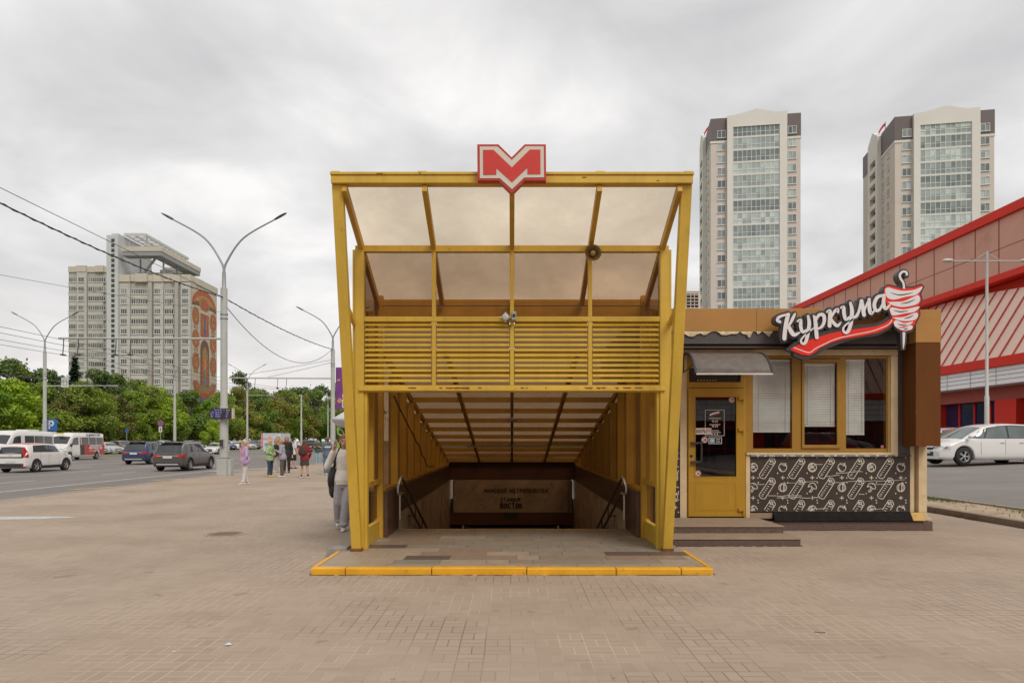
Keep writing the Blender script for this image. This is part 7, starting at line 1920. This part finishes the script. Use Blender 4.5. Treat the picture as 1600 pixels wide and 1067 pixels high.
carried(m, 'handbag', 'small lilac handbag at the hip of the woman in lilac', 'bag', cloth('lilac_bag', (.36, .24, .42), .5), ro, .012, s)
# bus stop group
ro, Q, be = person('blond woman in a green floral jacket and yellow shoes waiting at the stop', at(422, 744.5), 1.25, 1.68, 1.12, dict(el=(-.145, -.02, .65), wl=(-.06, -.11, .62), er=(.145, -.02, .65), wr=(.05, -.12, .60)), floral(), .43, 1.0, 'trousers', cloth('navy_jeans', (.035, .06, .11)), .86, cloth('shoe_yellow', (.62, .47, .02), .6), ('bob', 'blond'))
ro, Q, be = person('person in black top and white patterned trousers behind the floral jacket', at(431, 737.5), -.7, 1.68, 1.05, None, BK, .46, 1.0, 'trousers', cloth('patterned_white', (.50, .47, .46), .8, .5, 22), 1.0, SHW, ('bob', 'ginger'))
m = MB(); m.ell(V((.05, -.22, .90)), .17, .07, .13, 0, 16, 10); s = MB()
s.tube(spline([V((-.05, -.22, .98)), V((-.02, -.2, 1.1)), V((.10, -.2, 1.1)), V((.14, -.22, .98))], 5), .012, 0, 6)
carried(m, 'handbag', 'round black handbag held before the patterned trousers', 'bag', mat('bag_black', (.025, .022, .02), .6), ro, .014, s)
ro, Q, be = person('older person in a grey hooded jacket looking down at the stop', at(441.5, 745), -1.35, 1.68, 1.12, dict(el=(-.145, -.03, .65), wl=(-.06, -.12, .70), er=(.145, -.03, .65), wr=(.04, -.12, .70), head=(0, -.030, .925), kl=(-.05, -.03, .285), al=(-.055, -.02, .045)), cloth('lavender_grey', (.33, .31, .36)), .47, 1.0, 'trousers', cloth('dark_trousers', (.10, .088, .08)), 1.0, SHW, ('short', 'ginger'), hood=True, lean=.07)
ro, Q, be = person('tall person in black with long fair hair standing behind the grey jacket', at(448, 738.5), .35, 1.86, 1.0, None, BK, .40, 1.0, 'trousers', BK, .95, BK, ('long', 'ginger'))
ro, Q, be = person('man in a white t-shirt and black shorts facing the road', at(457.5, 731.8), 2.75, 1.76, 1.12, dict(al=(-.058, -.05, .045), kl=(-.056, -.04, .285)), cloth('white_tee', (.60, .58, .60)), .465, .5, 'shorts', BK, 1.05, BK, ('cropped', 'dark'))
backpack(ro, Q, be, 'black backpack on the man in the white t-shirt', mat('bag_black', (.025, .022, .02), .6), 1.76, .9)
ro, Q, be = person('long haired person in a red jacket and short dark skirt seen from behind', at(476, 746.8), math.pi - .05, 1.68, 1.02, dict(el=(-.150, -.02, .65), wl=(-.10, -.09, .54), er=(.150, -.02, .65), wr=(.10, -.09, .54), kl=(-.07, 0, .285), kr=(.07, 0, .285), al=(-.085, .0, .045), ar=(.085, 0, .045)), cloth('red_jacket', (.22, .018, .02)), .46, 1.0, 'skirt', cloth('charcoal_skirt', (.05, .042, .038)), 1.0, SHW, ('long', 'brown'), socks=BK)
backpack(ro, Q, be, 'black backpack on the person in the red jacket', mat('bag_black', (.025, .022, .02), .6), 1.68, .9)
ro, Q, be = person('young man in a green t-shirt and light jeans reading his phone', at(497, 725.2), .05, 1.76, 1.02, dict(el=(-.140, -.02, .655), wl=(-.035, -.135, .70), er=(.140, -.02, .655), wr=(.035, -.135, .70), head=(0, -.028, .925)), cloth('green_tee', (.05, .085, .055)), .465, .5, 'trousers', JL, 1.12, SHW, ('short', 'dark'))
phone(ro, Q['wl'] + V((.06, -.08, .02)), 'phone in the hands of the man in green', (1.2, 0, 1.57))
ro, Q, be = person('young man in a dark and white windbreaker and blue jeans, back turned', at(511, 741.5), -2.2, 1.80, 1.1, dict(el=(-.150, -.03, .66), wl=(-.08, -.12, .62), er=(.150, -.03, .66), wr=(.08, -.12, .62)), cloth('windbreaker', (.10, .125, .17)), .47, 1.0, 'trousers', JE, 1.15, SHW, ('short', 'brown'), hood=True)
m = MB(); c0 = be((0, .004, .745))
m.loft([(c0.x, c0.y, c0.z - .045, .100 * 1.8 * 1.1 + .012, .072 * 1.8 * 1.1 + .012), (c0.x, c0.y, c0.z + .03, .100 * 1.8 * 1.1 + .014, .072 * 1.8 * 1.1 + .014)], 0, 20)
o = fused(m, 'chest_stripe', [cloth('stripe_white', (.6, .59, .57))], ro, .014, 1)
ro, Q, be = person('older man in a pale checked shirt behind the walking youth', at(525, 737), .9, 1.70, 1.1, None, cloth('pale_blue_shirt', (.42, .43, .48), .8, .4, 30), .46, .5, 'trousers', cloth('navy_jeans', (.035, .06, .11)), 1.0, BK, ('cropped', 'grey'))
# ---------------------------------------------------------------- trees beyond the road
def leaf_mat(name, a, b, trans=.35):
    m, nt, out = new_mat(name); co = objco(nt)
    n1 = noise(nt, co, .55, 3, .6); n2 = noise(nt, co, 9, 2, .5)
    v = math_node(nt, 'ADD', math_node(nt, 'MULTIPLY', n1, .7), math_node(nt, 'MULTIPLY', n2, .3))
    c = ramp(nt, v, [(.36, a), (.62, b)])
    oi = N(nt, 'ShaderNodeObjectInfo')
    c = mixc(nt, 1.0, c, ramp(nt, oi.outputs['Random'], [(0.0, (.72, .80, .85)), (.35, (1.0, 1.0, 1.0)), (.65, (1.30, 1.12, .85)), (1.0, (1.32, 1.28, .9))]), 'MULTIPLY')
    d = N(nt, 'ShaderNodeBsdfDiffuse'); nt.links.new(c, d.inputs[0])
    t = N(nt, 'ShaderNodeBsdfTranslucent'); nt.links.new(mixc(nt, 1.0, c, (1.0, 1.15, .45), 'MULTIPLY'), t.inputs[0])
    g = N(nt, 'ShaderNodeBsdfGlossy'); g.inputs['Roughness'].default_value = .45; g.inputs[0].default_value = (.6, .6, .6, 1)
    x = N(nt, 'ShaderNodeMixShader'); x.inputs[0].default_value = trans; nt.links.new(d.outputs[0], x.inputs[1]); nt.links.new(t.outputs[0], x.inputs[2])
    y = N(nt, 'ShaderNodeMixShader'); y.inputs[0].default_value = .05; nt.links.new(x.outputs[0], y.inputs[1]); nt.links.new(g.outputs[0], y.inputs[2])
    nt.links.new(y.outputs[0], out.inputs[0]); return m
LEAF = [leaf_mat('leaf_bright', (0.143, 0.247, 0.019), (0.312, 0.468, 0.039)), leaf_mat('leaf_mid', (0.105, 0.168, 0.022), (0.231, 0.329, 0.042)), leaf_mat('leaf_olive', (0.128, 0.135, 0.027), (0.257, 0.243, 0.054)), leaf_mat('leaf_dark', (0.072, 0.116, 0.029), (0.160, 0.225, 0.051)), leaf_mat('needle', (.02, .042, .024), (.045, .075, .04))]
BARK = mat('bark', (.075, .055, .04), .9, var=.3, vscale=6, bump=.5, bscale=20)
def crown(seed, h, wd, n, leaf, base=.16, kind='round'):
    """leaf clumps on many uneven boughs; unit is metres"""
    r = random.Random(seed); m = MB(); tips = []
    if kind == 'spruce':
        for k in range(n):
            t = 1 - math.sqrt(r.random()); z = h * (.06 + .94 * t); R_ = (wd / 2 * (1 - t) ** .9 + .05) * (.72 + .28 * math.sin(z * 5.5)); a = r.choice(range(11)) * .571 + z * .9 + r.gauss(0, .22); q = R_ * (r.random() ** .5)
            c = V((q * math.cos(a), q * math.sin(a), z - q * .35)); s_ = leaf * r.uniform(.6, 1.3)
            d = V((math.cos(a), math.sin(a), -.35 + r.uniform(-.2, .2))).normalized(); e = V((-math.sin(a), math.cos(a), r.uniform(-.4, .4))) * s_ * .4
            m.face([c - e - d * s_, c + e - d * s_, c + e * .4 + d * s_, c - e * .4 + d * s_])
        return m, [(V((0, 0, 0)), V((0, 0, h * .97)))]
    nb = 26 if kind == 'round' else 20
    lobes = []
    for k in range(nb):
        t = r.random(); z = h * lerp(base + .06, .93, t)
        prof = math.sin(math.pi * min(1, (t * .82 + .17))) ** .7
        a = r.uniform(0, 6.283) + k * 2.4; q = wd / 2 * prof * r.uniform(.35, .86)
        c = V((q * math.cos(a), q * math.sin(a), z)); s_ = wd * r.uniform(.11, .21) * (1.0 if t < .8 else .75)
        lobes.append((c, s_)); tips.append((V((0, 0, h * lerp(.12, .6, t * .8))), c))
    lobes.append((V((r.uniform(-.1, .1) * wd, 0, h * .9)), wd * .13))
    wsum = sum(s_ ** 2 for _, s_ in lobes)
    for c, s_ in lobes:
        for k in range(int(n * s_ ** 2 / wsum)):
            d = V((r.gauss(0, 1), r.gauss(0, 1), r.gauss(0, 1))).normalized()
            p = c + V((d.x, d.y, d.z * .72)) * s_ * (r.uniform(.35, 1.0) ** .5) * r.uniform(.8, 1.18)
            if r.random() < .05: p += d * s_ * r.uniform(.1, .5)
            nrm = (d + V((r.gauss(0, .7), r.gauss(0, .7), r.gauss(.3, .6)))).normalized(); e1 = nrm.orthogonal().normalized(); a = r.uniform(0, 6.28); e1 = (Matrix.Rotation(a, 3, nrm) @ e1); e2 = nrm.cross(e1)
            q = leaf * r.uniform(.6, 1.35)
            m.face([p - e1 * q * .5, p + e2 * q * .34, p + e1 * q * .5 + nrm * q * .1, p - e2 * q * .34])
    return m, tips
def make_tree(name, label, seed, h, wd, n, leaf, mt, kind='round', base=.16):
    t = thing(name, label, 'tree', (0, 0, 0), 'trees beyond the road')
    m, tips = crown(seed, h, wd, n, leaf, base, kind); m.build('crown', mt, t)
    b = MB(); r = random.Random(seed); b.tube([(0, 0, -.2), (.05, 0, h * .12), (.1, .05, h * .45), (.05, .1, h * .8)], [h * .026, h * .02, h * .013, h * .004], 0, 8)
    for a, c in tips[:: (2 if kind == 'round' else 1)]:
        if kind == 'spruce': break
        mid = a.lerp(c, .5) + V((0, 0, -.05 * h)); b.tube(spline([a, mid, c], 3), [h * .009, h * .008, h * .007, h * .006, h * .005, h * .004, h * .002], 0, 5)
    b.build('trunk', BARK, t); return t
PT = {}
SPEC = {  # kind: (thing name, adjective for the label, seeds, leaf material, shape)
 'bright': ('broadleaf_tree', 'bright green leafy', (1, 2), LEAF[0], 'round'), 'mid': ('broadleaf_tree', 'mid green round', (3, 4), LEAF[1], 'round'), 'olive': ('broadleaf_tree', 'olive brown tinged', (5, 6), LEAF[2], 'round'),
 'dark': ('broadleaf_tree', 'dark green tall', (7, 8), LEAF[3], 'tall'), 'spruce': ('spruce_tree', 'slim blue green spruce', (9, ), LEAF[4], 'spruce')}
def tree(kind, u, vtop, Y, wd, place_, k=0):
    Y0_ = Y; lim = (66 if kind in ('bright', 'mid', 'olive') else 78) * F / max(60, U0 - u)
    if 'sapling' not in place_ and kind != 'spruce': Y = max(Y, min(lim, 300)); wd = wd * (Y / Y0_) ** .55
    if kind == 'dark': wd *= 1.35
    h = HC + (V0 - vtop) * Y / F; x = (u - U0) * Y / F
    nm, adj, seeds, mt, shp = SPEC[kind]; sd = seeds[k % len(seeds)]; key = (kind, sd)
    lab = adj + (' tree ' if kind != 'spruce' else ' ') + place_
    if key not in PT:
        PT[key] = make_tree(nm, lab, sd, 10, 8 if kind != 'spruce' else 4.2, {'round': 8500, 'tall': 8000, 'spruce': 6000}[shp], .34 if shp != 'spruce' else .42, mt, shp, .13)
        t = PT[key]
    else: t = dup(PT[key], (0, 0, 0), 0, None, lab)
    t.location = (x, Y, 0); t.rotation_euler = (0, 0, (u * 1.7 + Y) % 6.28); s_ = h / 10; w_ = wd / (8 if kind != 'spruce' else 4.2); t.scale = (w_, w_, s_)
    return t
TL = [('bright', 8, 588, 70, 8.5, 'filling the corner behind the white minibus'), ('bright', -40, 590, 66, 8, 'at the edge behind the white minibus'), ('mid', 62, 594, 80, 8.2, 'behind the far lamp and parking sign'), ('olive', 112, 612, 84, 6.5, 'behind the red minibus front'),
 ('mid', 150, 606, 92, 7.5, 'behind the red minibus'), ('olive', 182, 614, 88, 6.5, 'beside the small blue sign'), ('mid', 205, 606, 97, 7.5, 'behind the blue SUV'), ('bright', 243, 603, 100, 8.5, 'left of the no stopping sign'), ('mid', 268, 612, 108, 8, 'behind the second far lamp'),
 ('mid', 300, 606, 104, 9, 'below the mosaic wall'), ('bright', 322, 622, 98, 6, 'low below the mosaic wall'), ('bright', 332, 655, 92, 3.4, 'small sapling beside the near lamp post'), ('mid', 345, 608, 112, 8.5, 'behind the near lamp post'), ('olive', 372, 602, 118, 8.5, 'right of the near lamp post'),
 ('mid', 402, 606, 128, 10, 'behind the third far lamp'), ('olive', 432, 612, 134, 9.5, 'behind the advert van'), ('mid', 452, 608, 142, 10, 'above the advert van'), ('olive', 474, 616, 150, 10, 'behind the plain pole'), ('mid', 496, 606, 158, 11.5, 'behind the black SUV'), ('mid', 519, 618, 168, 11, 'behind the second lamp post'), ('mid', 545, 625, 178, 11, 'just beside the canopy'),
 ('dark', 22, 556, 104, 8.5, 'standing above the bright corner tree'), ('dark', 72, 572, 110, 7.5, 'rising between far lamp and spruce'), ('spruce', 117, 556, 112, 5.2, 'in front of the apartment block'), ('dark', 96, 584, 118, 8, 'left of the spruce'), ('dark', 152, 573, 116, 8.5, 'right of the spruce'), ('dark', 186, 580, 124, 9, 'below the lift fin'), ('dark', 214, 590, 130, 8.5, 'below the block facade'),
 ('dark', 378, 578, 150, 8.5, 'tallest beside the third far lamp'), ('dark', 402, 604, 165, 10, 'behind the lamp arm'), ('dark', 440, 606, 185, 13, 'in the distance above the advert van'), ('dark', 470, 602, 200, 14, 'in the distance behind the plain pole'), ('dark', 500, 600, 205, 13, 'in the distance behind the black SUV'), ('dark', 525, 606, 210, 14, 'in the distance behind the banner'),
 ('dark', 44, 578, 112, 9, 'between the corner tree and the far lamp'), ('dark', 2, 566, 106, 10, 'highest in the corner behind the minibus'), ('mid', 128, 592, 104, 9, 'at the foot of the spruce'), ('mid', 228, 598, 118, 9, 'below the right part of the block'), ('dark', 170, 590, 122, 9, 'behind the small blue sign'), ('dark', -20, 575, 108, 9, 'at the frame edge'), ('mid', -110, 575, 78, 9, 'beyond the left frame edge'), ('bright', -220, 560, 72, 9, 'far beyond the left frame edge'), ('mid', -340, 550, 68, 9, 'farthest beyond the left frame edge'), ('dark', 250, 612, 140, 9, 'under the block facade'), ('dark', 290, 615, 145, 10, 'under the mosaic arch'), ('dark', 335, 618, 150, 10, 'behind the departure display'),
 ('dark', 560, 612, 230, 15, 'hidden beside the canopy'), ('mid', 575, 630, 190, 11, 'hidden beyond the canopy edge')]
cnt = {}
for kd, u, v, Y, wd, pl_ in TL:
    cnt[kd] = cnt.get(kd, 0) + 1; tree(kd, u, v, Y, wd, pl_, cnt[kd])
# shrubs along the far edge of the car park: one clipped line of hedge
m = MB(); r = random.Random(31)
for k in range(16000):
    y = r.uniform(70, 215); x = -67.5 + r.gauss(0, .7); z = abs(r.gauss(.9, .6)) + .4 * math.sin(y * .35)
    q = r.uniform(.18, .4); a = r.uniform(0, 6.28); e1 = V((math.cos(a), math.sin(a), r.uniform(-.5, .5))) * q * .5; e2 = V((-math.sin(a), math.cos(a), r.uniform(-.6, .6))) * q * .4
    c = V((x, y, max(.1, z))); m.face([c - e1, c + e2, c + e1, c - e2])
tag(m.build('undergrowth', LEAF[3]), 'dark undergrowth between the trunks beyond the car park', 'undergrowth', kind='stuff')
# low pale building glimpsed under the trees
t = thing('low_building', 'low pale shop building glimpsed between the trunks behind the car park', 'building', (-82, 128, 0))
m = MB(); m.box(-96, -74, 126, 136, 0, 3.6); m.build('wall', mat('low_wall', (.40, .34, .28), .8, var=.15), t)
m = MB(); m.box(-96.4, -73.6, 125.6, 136.4, 3.6, 4.0); m.build('roof', mat('low_roof', (.3, .1, .07), .7), t)
for k in range(5):
    m = MB(); x = -94 + k * 4; m.box(x, x + 2.2, 125.93, 125.99, .9, 2.8); m.build('window', MBLU, t)
# ---------------------------------------------------------------- small things on the paving
def flat(name, label, cat, u, v, s_, mt, pts, z=.004):
    c = G(u, v, 0); m = MB(); m.prism([(c.x + a * s_, c.y + b * s_) for a, b in pts], lambda a, b, q: V((a, b, z - q)), -.001, .0015); o = m.build(name, mt, org=(c.x, c.y, 0)); tag(o, label, cat); return o
PAP = mat('paper', (.55, .58, .68), .8, var=.06)
c = G(356, 1008, 0); m = MB()
m.face([c + V((-.03, -.01, .004)), c + V((.01, -.025, .012)), c + V((.035, .0, .005)), c + V((.0, .03, .018))]); m.face([c + V((-.03, -.01, .005)), c + V((.0, .03, .019)), c + V((-.025, .045, .006))])
tag(m.build('paper_scrap', PAP, org=c), 'crumpled pale blue paper scrap on the front paving', 'litter')
flat('cigarette_end', 'tiny white cigarette end beside the dark splinter on the paving', 'litter', 1289, 992, .02, PAP, [(-1, -.3), (1, -.3), (1, .3), (-1, .3)])
flat('splinter', 'thin dark wooden splinter lying on the right paving', 'litter', 1281, 988, .045, mat('splinter_dark', (.05, .03, .025), .8), [(-1, .25), (.9, -.35), (1, -.2), (-.9, .4)])
flat('paper_crumb', 'small white crumb of paper in the middle right paving', 'litter', 1331, 938, .014, PAP, [(-1, -.5), (.4, -.8), (1, .3), (-.3, .7)])
flat('paper_crumb', 'small white crumb of paper near the yellow platform corner', 'litter', 491, 870, .02, PAP, [(-1, -.4), (.6, -.8), (1, .4), (-.5, .6)])
flat('paper_crumb', 'cream crumb of paper left of the paper scrap', 'litter', 272, 1018, .016, PAP, [(-1, -.3), (.5, -.9), (.8, .5), (-.4, .8)])
r = random.Random(12)
def blot(n=14, j=.25): return [((1 + r.uniform(-j, j)) * math.cos(k * 2 * math.pi / n), (1 + r.uniform(-j, j)) * .6 * math.sin(k * 2 * math.pi / n)) for k in range(n)]
c = G(352, 834, 0)
t = thing('manhole', 'worn iron manhole cover set in the left paving', 'manhole', c)
m = MB(); m.lathe(c + V((0, 0, 0)), [(.36, .001), (.36, .006), (.30, .006), (.30, .003)], 32, 0, 'z', False, False); m.build('frame', mat('manhole_frame', (.34, .255, .175), .7, var=.3, vscale=8), t)
m = MB(); m.lathe(c, [(.298, .003), (.25, .005), (.001, .005)], 32, 0, 'z', False, False)
for k in range(-3, 4): m.box(c.x - .2, c.x + .2, c.y + k * .06 - .012, c.y + k * .06 + .012, .005, .009)
m.build('cover', mat('manhole_iron', (.19, .14, .10), .55, var=.3, vscale=10), t)
p0 = G(40, 809, 0)  # pale cool grey patch with brownish blotches, flat on the paving
m = MB(); m.prism([(p0.x + a, p0.y + b) for a, b in ((-1.2, -.25), (-.2, -.32), (.55, -.12), (1.1, .12), (.5, .28), (-.5, .22), (-1.2, .1))], lambda a, b, q: V((a, b, .0045 - q)), -.0005, .003)
tag(m.build('pale_patch', mat('pale_patch_grey', (.47, .49, .50), .7, var=.25, vscale=4, stain=(.36, .29, .22), stain_amt=.8, stain_scale=5, stain_lo=.52), org=(p0.x, p0.y, 0)), 'pale cool grey patch on the left paving', 'paint patch')
q = P(522, 857, 9.6)
m = MB(); pts = [(-2.62, 9.95), (-2.45, 9.95), (-2.36, 10.05), (-2.36, 10.35), (-2.58, 10.3)]
m.prism(pts, lambda a, b, z: V((a, b, .12 - z)), 0, .11); tag(m.build('concrete_lump', mat('grey_concrete', (.26, .245, .23), .9, var=.2, vscale=8), org=(-2.5, 10.1, 0), bevel=.02), 'grey concrete lump at the foot of the left leaning post', 'concrete lump')

# dirt, moss and painted contact shade where kerb, steps and plinth meet the paving
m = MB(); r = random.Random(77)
def grit_shade(x0, y0, x1, y1, w0, nx, ny, step=.06):
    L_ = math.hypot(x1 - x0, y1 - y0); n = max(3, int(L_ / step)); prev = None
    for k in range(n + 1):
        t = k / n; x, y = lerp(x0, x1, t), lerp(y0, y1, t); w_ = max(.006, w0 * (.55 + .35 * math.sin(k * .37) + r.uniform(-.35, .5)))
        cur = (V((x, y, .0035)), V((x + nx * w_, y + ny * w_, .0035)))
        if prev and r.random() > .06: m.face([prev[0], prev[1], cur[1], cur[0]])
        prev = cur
grit_shade(-2.48, 8.64, 2.48, 8.64, .035, 0, -1); grit_shade(-2.48, 8.65, -2.48, 10.0, .025, -1, 0); grit_shade(2.48, 8.65, 2.48, 10.0, .03, 1, 0)
grit_shade(2.52, 10.975, 4.52, 10.975, .045, 0, -1); grit_shade(4.525, 10.98, 4.525, 12.9, .035, 1, 0); grit_shade(4.53, 12.905, 7.72, 12.905, .04, 0, -1); grit_shade(7.72, 12.91, 7.72, 18.5, .05, 1, 0)
grit_shade(9.59, 6, 9.59, 40, .06, -1, 0, .12); grit_shade(-13.94, 10, -13.94, 60, .06, 1, 0, .15); grit_shade(-2.42, 11.4, -2.42, 22, .05, -1, 0)
tag(m.build('grit_shade', mat('grit_moss_shade', (.085, .068, .04), .95, var=.4, vscale=20)), 'dark dirt and moss with painted contact shade along kerbs, steps and plinths', 'grit_shade', kind='stuff')
